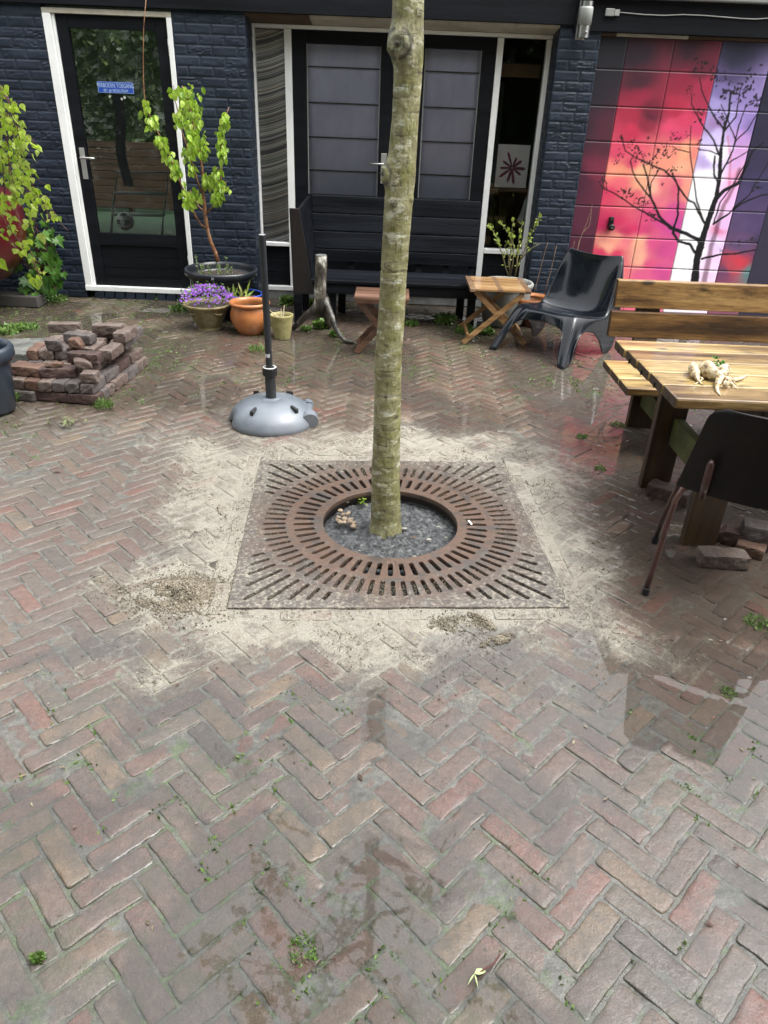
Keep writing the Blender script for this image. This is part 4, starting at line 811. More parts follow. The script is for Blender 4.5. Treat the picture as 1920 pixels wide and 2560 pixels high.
for qd in range(4):
    sx, sy = ((1, 1), (-1, 1), (-1, -1), (1, -1))[qd]; g_ = .0012
    outer = [(RI * math.cos(a), RI * math.sin(a)) for a in np.linspace(g_ / RI, math.pi / 2 - g_ / RI, 28)] + [(g_, HS), (HS, HS), (HS, g_)]
    holes = []
    for k in range(13): holes.append(slot_poly(.352, .452, math.radians((k + .5) * 90 / 13), .012))
    for k in range(19):
        th = math.radians((k + .5) * 90 / 19); holes.append(slot_poly(.482, min(.590, (HS - EB) / max(math.cos(th), math.sin(th))), th, .011))
        r1 = (HS - EB) / max(math.cos(th), math.sin(th))
        if r1 > .665: holes.append(slot_poly(.617, r1 + .004, th, .011))
    c = bpy.data.curves.new('q', 'CURVE'); c.dimensions = '2D'; c.fill_mode = 'BOTH'; c.extrude = .011; c.bevel_depth = .0015; c.bevel_resolution = 1
    for poly in [outer] + holes:
        sp_ = c.splines.new('POLY'); sp_.points.add(len(poly) - 1); sp_.use_cyclic_u = True
        for p_, (x, y) in zip(sp_.points, poly): p_.co = (x * sx, y * sy, 0, 1)
    o = bpy.data.objects.new('q', c); COL.objects.link(o); bpy.context.view_layer.update()
    me = bpy.data.meshes.new_from_object(o.evaluated_get(bpy.context.evaluated_depsgraph_get())); bpy.data.objects.remove(o)
    me.materials.clear(); me.materials.append(IRONM); q = bpy.data.objects.new('grate_quarter', me); COL.objects.link(q); q.parent = t; q.location = (0, 0, -.0085 + rng.uniform(-.0007, .0007))
mb = MB(); mb.lathe([(RI + .001, -.004), (RI - .001, -.05), (RI + .012, -.05)], n=72); mb.build('inner_collar', flat('dark_rust', (.03, .02, .017), .8), t, local=True, smooth=True)
mb = MB(); mb.box(-HS, -HS + .012, -HS, HS, -.06, -.022); mb.box(HS - .012, HS, -HS, HS, -.06, -.022); mb.box(-HS + .013, HS - .013, -HS, -HS + .012, -.06, -.022); mb.box(-HS + .013, HS - .013, HS - .012, HS, -.06, -.022); mb.build('edge_frame', flat('dark_rust2', (.03, .02, .017), .8), t, local=True)
# dark bed below the slots
b = MB(); P_ = []
for i in range(40):
    r = .33 + (.9 - .33) * i / 39
    for k in range(150):
        a = 2 * math.pi * k / 150; x, y = r * math.cos(a), r * math.sin(a); P_.append((x, y, -.052 + .018 * (float(vf(x, y, 12, 3, 60)) - .5) - .02 * ss(.6, .9, r)))
# sand wedged in some of the outer slots
pts = []
for k in range(22000):
    th = rng.uniform(0, 2 * math.pi); thq = th % (math.pi / 2); rr = (HS - EB) / max(math.cos(thq), math.sin(thq)); r = rng.uniform(.47, rr + .01)
    u_, v_ = r * math.cos(th), r * math.sin(th)
    if float(vf(u_, v_, 8, 3, 61)) + .3 * (r - .47) / .15 < .52 + rng.uniform(0, .1): continue
    pts.append((u_ * GC - v_ * GS, u_ * GS + v_ * GC, rng.uniform(-.018, .006), rng.uniform(.0012, .0032)))
tag(grains('slot_sand', SANDM, np.array(pts)), 'beige sand grains wedged in the outer slots of the tree grate', 'sand')
PEB = M('pale_pebble', [(.12, .115, .10), (.25, .24, .21), (.38, .36, .32)], scale=60, rough=.7)
def blob(c, r, sx=1, sy=1, sz=.6, seed=0, n=10):
    P_ = []
    for i in range(n):
        th = math.pi * i / (n - 1)
        for k in range(12):
            a = 2 * math.pi * k / 12; v = np.array([math.sin(th) * math.cos(a), math.sin(th) * math.sin(a), math.cos(th)]); w_ = 1 + .35 * (float(vf(v[0] + 3 * seed, v[1] + v[2], 2, 2, seed)) - .5)
            P_.append(np.array(c) + v * r * w_ * np.array([sx, sy, sz]))
    return P_, n, 12
# things lying in the pit
mb = MB(); c = G(858, 1300, -.045)
for k in range(16):
    a = c + np.array([rng.normal(0, .02), rng.normal(0, .03), rng.uniform(0, .022)]); d = rng.normal(0, .008, 3); r = rng.uniform(.005, .009)
    P_, a1_, q1_ = blob(a, r * 1.5, 1.2, 1, .8, k); mb.grid(P_, a1_, q1_, True)
tag(mb.build('clay_lump', M('pale_clay', [(.16, .12, .08), (.34, .26, .18), (.45, .36, .26)], scale=50, rough=.8, bump=.5), smooth=True), 'cluster of pinkish beige clay crumbs on the soil left of the trunk', 'clay')
for i, (px, py, r) in enumerate(((1072, 1350, .009), (1096, 1318, .007), (1010, 1322, .010), (1037, 1392, .006), (898, 1378, .005), (1052, 1251, .007), (1022, 1248, .006), (883, 1266, .004), (1115, 1345, .006))):
    b_ = MB(); c = G(px, py, -.045); P_, a_, q_ = blob((c[0], c[1], -.043), r, 1.4, 1, .6, i); b_.grid(P_, a_, q_, True)
    tag(b_.build('pebble', PEB, smooth=True), 'small pale pebble lying on the dark soil in the tree pit', 'pebble', 'pebbles on the soil round the trunk')
def leafshape(kind):
    if kind == 'birch': return [(0, 0), (.34, .12), (.42, .36), (.22, .66), (0, 1), (-.22, .66), (-.42, .36), (-.34, .12)]
    if kind == 'pear': return [(0, 0), (.2, .12), (.33, .4), (.24, .72), (0, 1), (-.24, .72), (-.33, .4), (-.2, .12)]
    if kind == 'blade': return [(0, 0), (.06, .3), (.05, .65), (0, 1), (-.05, .65), (-.06, .3)]
    if kind == 'maple': return [(0, 0), (.16, .02), (.42, -.06), (.36, .14), (.62, .34), (.4, .38), (.5, .62), (.2, .56), (.16, .74), (0, 1.05), (-.16, .74), (-.2, .56), (-.5, .62), (-.4, .38), (-.62, .34), (-.36, .14), (-.42, -.06), (-.16, .02)]
    if kind == 'small': return [(0, 0), (.25, .3), (.2, .7), (0, 1), (-.2, .7), (-.25, .3)]
def leaf(mb, p, d, nrm, size, kind, fold=.25, curl=.2):
    p = np.array(p, float); d = np.array(d, float); d /= np.linalg.norm(d) + 1e-9; nrm = np.array(nrm, float); s_ = np.cross(d, nrm); s_ /= np.linalg.norm(s_) + 1e-9; u_ = np.cross(s_, d)
    sh = leafshape(kind); mid = (0, .45); c = p + d * size * mid[1] - u_ * 0
    vs = [c] + [p + d * size * y + s_ * size * x + u_ * size * (abs(x) * fold - curl * y * y + curl * .2) for x, y in sh]
    n_ = len(sh); mb.add(vs, [(0, 1 + k, 1 + (k + 1) % n_) for k in range(n_)])
def rv(): v = rng.normal(size=3); return v / np.linalg.norm(v)
BUDG = leafmat('young_green', [(.16, .28, .02), (.24, .36, .03), (.32, .45, .06), (.14, .24, .02)], .35)
mb = MB(); c = G(905, 1256, -.04)
for k in range(22): leaf(mb, c + np.array([rng.normal(0, .012), rng.normal(0, .012), rng.uniform(0, .02)]), rv() * [1, 1, .5], (0, 0, 1), rng.uniform(.012, .025), 'small')
tag(mb.build('seedling', BUDG), 'pale green and white blossom tuft lying on the soil behind the left of the trunk', 'plant')
mb = MB(); p = G(1175, 1308, .006); mb.box(-.0045, .0045, -.02, .02, 0, .0035); o = mb.build('chalk_stick', flat('white_chalk', (.8, .8, .78), .8), bevel=.001); o.location = (p[0] * 1, p[1], .008); o.rotation_euler = (0, 0, .3); tag(o, 'short white stick lying on the grate just right of the pit', 'stick')
# ------------------------------------------------------------------ TREE
BARK, n, P, N, L = nodes('smooth_mossy_bark')
tc = N('TexCoord')
def nz(sc, st=None, d=6, r_=.7):
    x = N('TexNoise'); x.inputs['Scale'].default_value = sc; x.inputs['Detail'].default_value = d; x.inputs['Roughness'].default_value = r_
    if st: mp = N('Mapping'); mp.inputs['Scale'].default_value = st; L(tc.outputs['Object'], mp.inputs[0]); L(mp.outputs[0], x.inputs[0])
    else: L(tc.outputs['Object'], x.inputs[0])
    return x.outputs[0]
c1 = ramp(N, L, nz(6, (1, 1, 1.6)), [(.085, .075, .032), (.18, .165, .08), (.29, .275, .155), (.41, .405, .28)], .32, .68)
mm = N('MapRange', interpolation_type='SMOOTHSTEP'); mm.inputs[1].default_value = .46; mm.inputs[2].default_value = .60; mm.inputs[4].default_value = .62; L(nz(15, (1, 1, 1.2), 7, .75), mm.inputs[0])
x1 = N('Mix', data_type='RGBA'); L(mm.outputs[0], x1.inputs[0]); L(c1, x1.inputs[6]); L(ramp(N, L, nz(50), [(.07, .075, .015), (.16, .165, .04), (.25, .25, .085)]), x1.inputs[7])
m2 = N('MapRange', interpolation_type='SMOOTHSTEP'); m2.inputs[1].default_value = .56; m2.inputs[2].default_value = .66; m2.inputs[4].default_value = .6; L(nz(60, (1.3, 1.3, .3), 5), m2.inputs[0])
x2 = N('Mix', data_type='RGBA'); L(m2.outputs[0], x2.inputs[0]); L(x1.outputs[2], x2.inputs[6]); x2.inputs[7].default_value = (.035, .032, .015, 1)
m4 = N('MapRange', interpolation_type='SMOOTHSTEP'); m4.inputs[1].default_value = .60; m4.inputs[2].default_value = .65; m4.inputs[4].default_value = .8; L(nz(13, (.6, .6, 7.), 6), m4.inputs[0])
x3 = N('Mix', data_type='RGBA'); L(m4.outputs[0], x3.inputs[0]); L(x2.outputs[2], x3.inputs[6]); x3.inputs[7].default_value = (.045, .04, .02, 1)
m5 = N('MapRange', interpolation_type='SMOOTHSTEP'); m5.inputs[1].default_value = .53; m5.inputs[2].default_value = .66; m5.inputs[4].default_value = .7; L(nz(16, (.8, .8, 1.8)), m5.inputs[0])
x4 = N('Mix', data_type='RGBA'); L(m5.outputs[0], x4.inputs[0]); L(x3.outputs[2], x4.inputs[6]); x4.inputs[7].default_value = (.62, .62, .50, 1)
ka = N('Attribute', attribute_name='knot'); x5 = N('Mix', data_type='RGBA'); L(ka.outputs['Fac'], x5.inputs[0]); L(x4.outputs[2], x5.inputs[6]); x5.inputs[7].default_value = (.02, .018, .01, 1)
vv = mathn(N, L, 'ADD', .30, mathn(N, L, 'ADD', mathn(N, L, 'MULTIPLY', nz(170, (1, 1, .22), 4), .75), mathn(N, L, 'MULTIPLY', nz(26, (1, 1, 1.5), 6, .8), .72)))
hb = N('HueSaturation'); L(x5.outputs[2], hb.inputs['Color']); L(vv, hb.inputs['Value']); hb.inputs['Saturation'].default_value = 1.08
L(hb.outputs[0], P.inputs['Base Color']); P.inputs['Roughness'].default_value = .6; P.inputs['Coat Weight'].default_value = .25; P.inputs['Coat Roughness'].default_value = .3
bp = N('Bump'); bp.inputs['Distance'].default_value = .008; bp.inputs['Strength'].default_value = 1.
L(mathn(N, L, 'ADD', mathn(N, L, 'ADD', nz(60, (1, 1, .6)), mathn(N, L, 'MULTIPLY', m2.outputs[0], -.35)), mathn(N, L, 'MULTIPLY', m4.outputs[0], -.4)), bp.inputs['Height']); L(bp.outputs[0], P.inputs['Normal'])
TW = [(1345, 963, 84), (1322, 963, 79), (1290, 965, 75), (1200, 964, 70), (1100, 967, 67), (1000, 969, 67), (900, 970, 67), (800, 978, 66), (700, 983, 65), (600, 990, 68), (500, 997, 71), (440, 1003, 71), (400, 1005, 71), (300, 1013, 67), (200, 1019, 70), (170, 1020, 72), (145, 1020, 76), (110, 1018, 82), (80, 1017, 84), (50, 1019, 80), (0, 1020, 79), (-100, 1022, 78), (-250, 1024, 76)]
tp = []
for py, px, w in TW:
    p = Wy(px, py, .03); zc = RM[2] @ (p - CP); tp.append((p, w / 2 * zc / FPX))
tp = tp[::-1] if tp[0][0][2] > tp[-1][0][2] else tp
zs = np.array([p[2] for p, r in tp]); xs_ = np.array([p[0] for p, r in tp]); rs_ = np.array([r for p, r in tp])
t = thing('tree', (float(xs_[1]), .03, -.06), 'single bare street tree trunk with mossy grey bark and pruning knots, standing in the grate', 'tree')
knots = []
def knot(px, py, r, hgt, ecc=1.):
    p = Wy(px, py, .03 - .05); knots.append((p[0], p[2], r, hgt, ecc))
nzv, na = 460, 96; Z_ = np.linspace(-.10, float(zs.max()), nzv); PX = np.interp(Z_, zs, xs_); RR = np.interp(Z_, zs, rs_)
for _ in range(2): PX[1:-1] = (PX[:-2] + PX[1:-1] * 2 + PX[2:]) / 4; RR[1:-1] = (RR[:-2] + RR[1:-1] * 2 + RR[2:]) / 4
AN = np.linspace(0, 2 * math.pi, na, endpoint=False); ZZ, AA = np.meshgrid(Z_, AN, indexing='ij'); RRR = RR[:, None] * np.ones(na)
nxx = np.cos(AA); nyy = np.sin(AA)
RRR = RRR * (1 + .05 * (vf(nxx * 1.3 + ZZ * .6, nyy * 1.3 + ZZ * 2, 1.6, 4, 62) - .5)) + .0016 * (vf(AA * 3, ZZ * 40, 1.2, 2, 63) - .5)
RRR += .007 * np.exp(-((ZZ + .10) / .06) ** 2) * (.8 + .3 * np.cos(AA * 3 + 1) + .2 * np.cos(AA * 7)) + .0022 * (vf(AA * 6, ZZ * 9, 1.5, 4, 64) - .5)
KN = np.zeros(ZZ.shape); XS = PX[:, None] + RRR * nxx; YS = .03 + RRR * nyy
front = nyy < .25
def addknot(px, py, r, hh, eccz=1., ring=True):
    global RRR
    p = Wy(px, py, -.03); d = np.hypot((XS - p[0]), (ZZ - p[2]) / eccz) / r; d = np.where(front, d, 9)
    RRR += hh * np.exp(-d ** 2 * 1.2) * 1.0
    if ring:
        RRR += -.45 * hh * np.exp(-((d - .25) / .18) ** 2) ; KN[:] = np.maximum(KN, .9 * np.exp(-((d - .95) / .17) ** 2) * (vf(XS, ZZ, 40, 2, 71) > .38)); KN[:] = np.maximum(KN, .95 * np.exp(-(d / .32) ** 2))
addknot(998, 108, .040, .024, 1.15); addknot(985, 122, .011, .008); addknot(1018, 113, .010, .008); addknot(966, 437, .024, .034, 1.5); addknot(972, 666, .017, .005, .75); addknot(985, 508, .012, .005); addknot(1032, 503, .012, .004, .7)
addknot(1048, 30, .012, .005); addknot(989, 63, .008, .003); addknot(1015, 310, .028, .004, 1.2, False); addknot(966, 863, .010, .003, .5); addknot(990, 1045, .012, .004, .5)
dl = np.abs((XS - Wy(1000, 106, -.03)[0]) * .0 + ZZ - (Wy(1000, 150, -.03)[2] + 1.0 * np.maximum(0, XS - Wy(975, 150, -.03)[0]) ** 1 * .9)); KN = np.maximum(KN, np.where(front & (XS < Wy(1059, 100, -.03)[0]) & (XS > Wy(968, 100, -.03)[0]), .75 * np.exp(-(dl / .0045) ** 2) * (vf(XS, ZZ, 30, 2, 72) > .36), 0))
for zl, am in ((1.13, .0035), (.62, .002), (.22, .0025), (.47, .0015), (1.72, .002)):
    w_ = ZZ - zl - .02 * (vf(AA, AA * 0, 1.3, 2, 73) - .5); RRR -= am * np.exp(-(w_ / .004) ** 2); KN = np.maximum(KN, .55 * np.exp(-(w_ / .003) ** 2) * (vf(AA * 2, ZZ * 0 + zl, 3, 2, 74) > .45))
XS = PX[:, None] + RRR * nxx; YS = .03 + RRR * nyy
idx = np.arange(nzv * na).reshape(nzv, na); Q = np.stack([idx[:-1], np.roll(idx, -1, 1)[:-1], np.roll(idx, -1, 1)[1:], idx[1:]], -1).reshape(-1, 4)
child(fast_mesh('trunk', np.stack([XS, YS, ZZ], -1).reshape(-1, 3), [Q], BARK, {'knot': KN.ravel()}, smooth=True), t)
# crown above the picture, mirrored in the wet bricks
top = np.array([PX[-1], .03, Z_[-1]]); mb = MB(); r0 = float(RR[-1]); lm = MB()
trk = [top, top + [.03, .02, .5], top + [0, .06, 1.1], top + [.05, .03, 1.9], top + [.02, .08, 2.8]]; mb.tube(trk, [r0, r0 * .85, r0 * .65, r0 * .4, r0 * .12], 12)
def branch(p, d, l, r, lev):
    pts = [np.array(p)]; d = np.array(d) / np.linalg.norm(d); n_ = 6
    for k in range(n_): d = d + rng.normal(0, .13, 3) + np.array([0, 0, .05]); d /= np.linalg.norm(d); pts.append(pts[-1] + d * l / n_)
    mb.tube(pts, list(np.linspace(r, r * .3, n_ + 1)), 6 if lev < 2 else 4)
    if lev < 3:
        for k in range(4 if lev < 2 else 3): q = int(rng.integers(2, n_ + 1)); branch(pts[q], d * .8 + rv() * .8, l * rng.uniform(.4, .65), r * .45, lev + 1)
    else:
        for q in pts[2:]:
            if q[2] < 3.3: continue
            for _ in range(2): leaf(lm, q, rv() + [0, 0, -.3], rv(), rng.uniform(.03, .06), 'birch')
for k in range(9):
    a = k * 2.4; zb = .15 + .27 * k; branch(np.array([np.interp(zb, [0, .5, 1.1, 1.9, 2.8], [q[0] for q in trk]), np.interp(zb, [0, .5, 1.1, 1.9, 2.8], [q[1] for q in trk]), top[2] + zb]), (math.cos(a), math.sin(a), .75), 1.5 - .08 * k, .028 - .002 * k, 0)
child(mb.build('branches', BARK, smooth=True), t); child(lm.build('crown', BUDG), t)
print('tree done')
# ------------------------------------------------------------------ PARASOL BASE
t = thing('parasol_base', (-.735, 1.19, 0), 'domed grey plastic parasol base with a tall black pole and no parasol', 'parasol base')
GP = M('grey_plastic', [(.10, .12, .14), (.145, .165, .19), (.18, .2, .225)], scale=3, rough=.32, r2=.42, bump=.15, bscale=60, coat=.5, crough=.08, dist=.001)
BP_ = flat('black_plastic_matt', (.008, .009, .011), .4)
PB = M('black_powder_coat', [(.010, .012, .015), (.018, .021, .026)], scale=9, rough=.38, bump=.2, bscale=90, dist=.001, coat=.3)
cx, cy = -.735, 1.19
mb = MB(); prof = [(.258, .0), (.262, .004), (.257, .03), (.238, .068), (.205, .10), (.155, .128), (.10, .142), (.062, .146), (.055, .143), (.05, .149), (.042, .15), (.0, .15)]
nn = 72; vs = []
for r, z in prof:
    for k in range(nn):
        a = 2 * math.pi * k / nn; d = min(abs(a - math.radians(200)), 6.283 - abs(a - math.radians(200))); cut = .018 * math.exp(-(d / .16) ** 4) * (z < .06)
        rr = r - (0 if z > .07 else .0) - cut * 1.6; vs.append((cx + rr * math.cos(a), cy + rr * math.sin(a), z + cut * 1.4))
mb.add(vs, [(i * nn + k, i * nn + (k + 1) % nn, (i + 1) * nn + (k + 1) % nn, (i + 1) * nn + k) for i in range(len(prof) - 1) for k in range(nn)]); mb.build('dome', GP, t, smooth=True)
mb = MB(); a = math.radians(-2); ex, ey = cx + .235 * math.cos(a), cy + .235 * math.sin(a)
mb.tube([(cx + .215, cy + .10, .068), (cx + .225, cy - .055, .06)], .026, 20); mb.tube([(cx + .212, cy + .075, .07), (cx + .206, cy + .115, .072)], .034, 20); mb.tube([(cx + .232, cy - .055, .052), (cx + .243, cy - .105, .045)], [.052, .05], 24)
mb.build('water_cap', GP, t, smooth=False, bevel=.003)
for a in (245, 325, 128, 62):
    a = math.radians(a); p = np.array([cx + .18 * math.cos(a), cy + .18 * math.sin(a), .117]); d = np.array([math.cos(a), math.sin(a), 0]); q = np.array([-d[1], d[0], 0])
    mb = MB(); b4 = [p - d * .02 - q * .007, p + d * .028 - q * .012 + [0, 0, -.02], p + d * .028 + q * .012 + [0, 0, -.02], p - d * .02 + q * .007]; t4 = [v + [0, 0, .022] for v in b4]; t4[1] = t4[1] - [0, 0, -.006]; t4[2] = t4[2] - [0, 0, -.006]; mb.hexa(b4, t4); mb.build('clip', BP_, t, bevel=.003)
mb = MB(); mb.tube([(cx, cy, .14), (cx - .002, cy, .31)], .031, 24); mb.build('sleeve', M('scuffed_black_tube', [(.012, .013, .015), (.03, .032, .035), (.07, .07, .07)], scale=30, rough=.5, lo=.35, hi=.9), t, smooth=False)
mb = MB(); mb.lathe([(.031, .285), (.041, .286), (.043, .292), (.043, .325), (.040, .334), (.0295, .334)], (cx - .002, cy, 0), 28); mb.build('clamp_ring', BP_, t)
mb = MB(); mb.lathe([(.0292, .3335), (.0405, .3345), (.0385, .3365), (.031, .3365), (.029, .331)], (cx - .002, cy, 0), 28); mb.build('worn_rim', flat('pale_rim', (.5, .5, .5)), t)
mb = MB(); mb.tube([(cx - .002, cy, .25), (cx - .012, cy, 1.068)], .0195, 20); mb.build('pole', PB, t, smooth=False, bevel=.001)
mb = MB(); nn = 40; P_ = []
for i, f in enumerate((0, 1)):
    for k in range(nn):
        a = 2 * math.pi * k / nn; z = .418 if f else .402 - .012 * float(vn(k * .7, 3, 1.)) ; P_.append((cx - .005 + .0199 * math.cos(a), cy + .0199 * math.sin(a), z))
mb.grid(P_, 2, nn, True); mb.build('worn_tape', flat('silver_tape', (.45, .46, .46), .5), t)
mb = MB(); mb.lathe([(.0, 1.069), (.018, 1.0695), (.0195, 1.066)], (cx - .012, cy, 0), 20); mb.build('pole_end', flat('worn_end', (.3, .3, .31)), t)
# ------------------------------------------------------------------ BLACK BENCH
t = thing('black_bench', (-.1, 3.72, 0), 'black slatted timber bench with high side panel in front of the double door', 'bench')
x0, x1 = -.80, .72; zs0 = .355
mb = MB(); mb.box(x0, x1, 3.44, 3.60, zs0, zs0 + .03); mb.box(x0, x1, 3.608, 3.77, zs0 - .002, zs0 + .028); mb.box(x0, x1, 3.778, 3.95, zs0 - .004, zs0 + .026); mb.build('seat', BENCHW, t, bevel=.005)
mb = MB(); mb.box(x0 + .05, x1 - .02, 3.455, 3.48, zs0 - .085, zs0 - .002); mb.build('front_apron', BENCHW, t, bevel=.004)
mb = MB()
for k in range(4):
    zl = zs0 + .055 + k * .148; yb = 3.955 + (zl - zs0) * .12; h_ = .139 if k else .10; zl += (0 if k else .04)
    mb.hexa([(x0 + .02, yb, zl), (x1, yb, zl), (x1, yb + .026, zl), (x0 + .02, yb + .026, zl)], [(x0 + .02, yb + h_ * .12, zl + h_), (x1, yb + h_ * .12, zl + h_), (x1, yb + .026 + h_ * .12, zl + h_), (x0 + .02, yb + .026 + h_ * .12, zl + h_)])
mb.build('backrest', BENCHW, t, bevel=.004)
for xx in (-.7, -.42, -.1, .2, .45, .68):
    mb = MB(); mb.beam((xx, 3.995, zs0 - .03), (xx, 4.065, .97), .05, .03, (0, 1, 0)); mb.build('back_strut', BENCHW, t)
mb = MB(); yF = 3.43
mb.hexa([(-.888, yF, .262), (-.712, yF, .262), (-.712, yF + .03, .262), (-.888, yF + .03, .262)], [(-.905, yF, .945), (-.822, yF, .945), (-.822, yF + .03, .945), (-.905, yF + .03, .945)]); mb.build('side_panel_front', BENCHP, t, bevel=.004)
mb = MB(); mb.hexa([(-.725, yF + .031, .262), (-.70, yF + .031, .262), (-.74, 3.99, .262), (-.765, 3.99, .262)], [(-.845, yF + .031, .94), (-.82, yF + .031, .94), (-.80, 4.06, .985), (-.825, 4.06, .985)]); mb.build('side_panel', BENCHW, t, bevel=.004)
for xx, yy, z in ((-.85, 3.45, .262), (-.845, 3.93, .262), (-.56, 3.52, zs0), (-.50, 3.9, zs0), (.02, 3.62, zs0 - .01), (.66, 3.50, zs0), (.60, 3.9, zs0)):
    mb = MB(); mb.box(xx - .035, xx + .035, yy - .02, yy + .025, 0, z - .003); mb.build('leg', BENCHW, t, bevel=.004)
mb = MB(); mb.box(.52, .70, 3.49, 3.515, zs0 - .075, zs0 - .004); 
# ------------------------------------------------------------------ BIRCH STUMP STAND
t = thing('branch_stand', (-.59, 3.1, 0), 'upturned forked birch stump standing on three root legs in front of the black bench', 'stump')
BIRCH = M('peeling_birch_bark', [(.015, .013, .009), (.05, .042, .03), (.10, .085, .06), (.35, .35, .31), (.52, .53, .49)], scale=7, rough=.75, bump=1., bscale=50, dist=.006, stretch=(1.3, 1.3, .8), lo=.42, hi=.68)
DK = M('wet_root_bark', [(.012, .010, .008), (.035, .03, .024), (.12, .11, .09), (.32, .32, .28)], scale=12, rough=.5, bump=1., bscale=60, dist=.005, coat=.5, lo=.38, hi=.72)
def at_(px, py, Y): return Wy(px, py, Y)
mb = MB(); mb.tube([at_(802, 792, 3.1), at_(801, 760, 3.1), at_(800, 720, 3.1), at_(802, 690, 3.1), at_(803, 662, 3.1), at_(803, 638, 3.1)], [.042, .052, .049, .046, .047, .046], 24); mb.build('stem', BIRCH, t, smooth=True)
mb = MB(); p = at_(803, 637.5, 3.1); mb.lathe([(0, .0015), (.044, .001)], p, 24); mb.build('sawn_top', flat('weathered_cut', (.10, .105, .10), .8, bump=.5), t)
g1, g2, g3 = G(732, 828), G(823, 822), G(884, 860)
mb = MB(); mb.tube([at_(797, 752, 3.1), at_(786, 772, 3.11), at_(765, 790, 3.14), (at_(748, 806, 3.16)), g1 + [0, 0, .02]], [.03, .032, .028, .025, .022], 14); mb.build('leg', DK, t, smooth=True)
mb = MB(); mb.tube([at_(812, 760, 3.1), at_(814, 785, 3.2), g2 + [0, 0, .02]], [.032, .028, .024], 14); mb.build('leg', DK, t, smooth=True)
mb = MB(); mb.tube([at_(812, 745, 3.1), at_(818, 765, 3.08), at_(829, 790, 3.02), at_(838, 820, 2.98), at_(852, 842, 2.96), g3 + [-.06, 0, .022], g3 + [0, 0, .012]], [.034, .03, .025, .021, .018, .016, .013], 14); mb.build('leg', DK, t, smooth=True)
# ------------------------------------------------------------------ FOLDING TABLES
def fold_table(name, label, x0, x1, y0, y1, zt, wood, woodd, ends=True, yfl=(0, 0), brace=True):
    t = thing(name, ((x0 + x1) / 2, (y0 + y1) / 2, 0), label, 'folding table'); th = .022
    mb = MB(); n_ = 9; w = (y1 - y0) / n_
    for k in range(n_): mb.box(x0 + .045, x1 - .045, y0 + k * w + .0012, y0 + (k + 1) * w - .0012, zt - .016, zt)
    mb.build('tabletop', wood, t, bevel=.002)
    for a, b in ((x0, x0 + .044), (x1 - .044, x1), ((x0 + x1) / 2 - .02, (x0 + x1) / 2 + .02)):
        mb = MB(); z_ = 0 if a == x0 or b == x1 else .0008
        mb.box(a, b, y0 - .001, y1 + .001, zt - (.024 if z_ == 0 else .018), zt + .0006 + z_); mb.build('cross_batten', woodd, t, bevel=.003)
    for yy, dx in ((y0 + .05, 0), (y1 - .05, 0)):
        mb = MB(); mb.beam((x0 + .05, yy, zt - .03), (x1 + .01, yy, .012), .04, .020, (0, 1, 0)); mb.build('leg', wood, t, bevel=.003)
        o_ = .022 if yy < (y0 + y1) / 2 else -.022
        mb = MB(); mb.beam((x1 - .06, yy - o_, zt - .035), (x0 - .02, yy - o_, .012), .04, .020, (0, 1, 0)); mb.build('leg', wood, t, bevel=.003)
        mb = MB(); xm = (x0 + x1) / 2 + .005; zc = (zt - .03) / 2; mb.tube([(xm, yy - o_ - .012 * np.sign(o_), zc), (xm, yy - o_ - .0145 * np.sign(o_), zc)], .007, 12); mb.build('bolt', flat('dull_bolt', (.05, .045, .04), .5), t)
    for xx, z in ((x1 - .01, .06), (x0 + .02, .06), (x1 - .055, zt - .04)):
        mb = MB(); mb.box(xx - .012, xx + .012, y0 + .062, y1 - .062, z - .018, z + .018); mb.build('cross_rail', wood, t, bevel=.003)
    return t
TK1 = M('wet_teak', [(.13, .065, .025), (.27, .15, .062), (.36, .22, .10), (.42, .28, .14)], scale=7, rough=.35, bump=.5, bscale=40, stretch=(.25, 3, 3), island=True, coat=.7, crough=.08, dist=.002)
TK2 = M('weathered_teak', [(.10, .055, .028), (.17, .10, .055), (.24, .16, .09)], scale=8, rough=.4, bump=.5, bscale=40, coat=.6, crough=.1)
TR1 = M('red_brown_teak', [(.06, .028, .016), (.14, .07, .042), (.22, .125, .085)], scale=7, rough=.4, bump=.5, bscale=40, stretch=(.25, 3, 3), island=True, coat=.5, crough=.1, dist=.002)
TR2 = M('dark_red_teak', [(.05, .022, .013), (.11, .052, .03)], scale=8, rough=.45, bump=.5)
fold_table('folding_table', 'light brown wooden folding table with crossed legs beside the black plastic chair', .585, 1.075, 2.985, 3.50, .455, TK1, TK2)
# small stool: folded K-shape seen from the front
t = thing('folding_stool', (-.1, 2.75, 0), 'small reddish brown folding stool half hidden behind the tree trunk', 'stool')
mb = MB()
for k in range(8): mb.box(-.318, .095, 2.55 + k * .046 + .001, 2.55 + (k + 1) * .046 - .001, .432, .45)
mb.build('seat', TR1, t, bevel=.002)
mb = MB(); mb.box(-.305, .08, 2.552, 2.575, .405, .4315); mb.build('front_rail', TR2, t, bevel=.003); mb = MB(); mb.box(-.305, .08, 2.89, 2.913, .405, .4315); mb.build('rear_rail', TR2, t, bevel=.003)
for yy in (2.60, 2.87):
    mb = MB(); mb.beam((-.295, yy, .42), (.055, yy, .012), .042, .02, (0, 1, 0)); mb.build('leg', TR1, t, bevel=.003)
    mb = MB(); mb.beam((.07, yy + .023, .42), (-.30, yy + .023, .012), .042, .02, (0, 1, 0)); mb.build('leg', TR1, t, bevel=.003)
mb = MB(); mb.box(-.30, -.275, 2.615, 2.86, .02, .055); mb.build('foot_rail', TR2, t, bevel=.003)
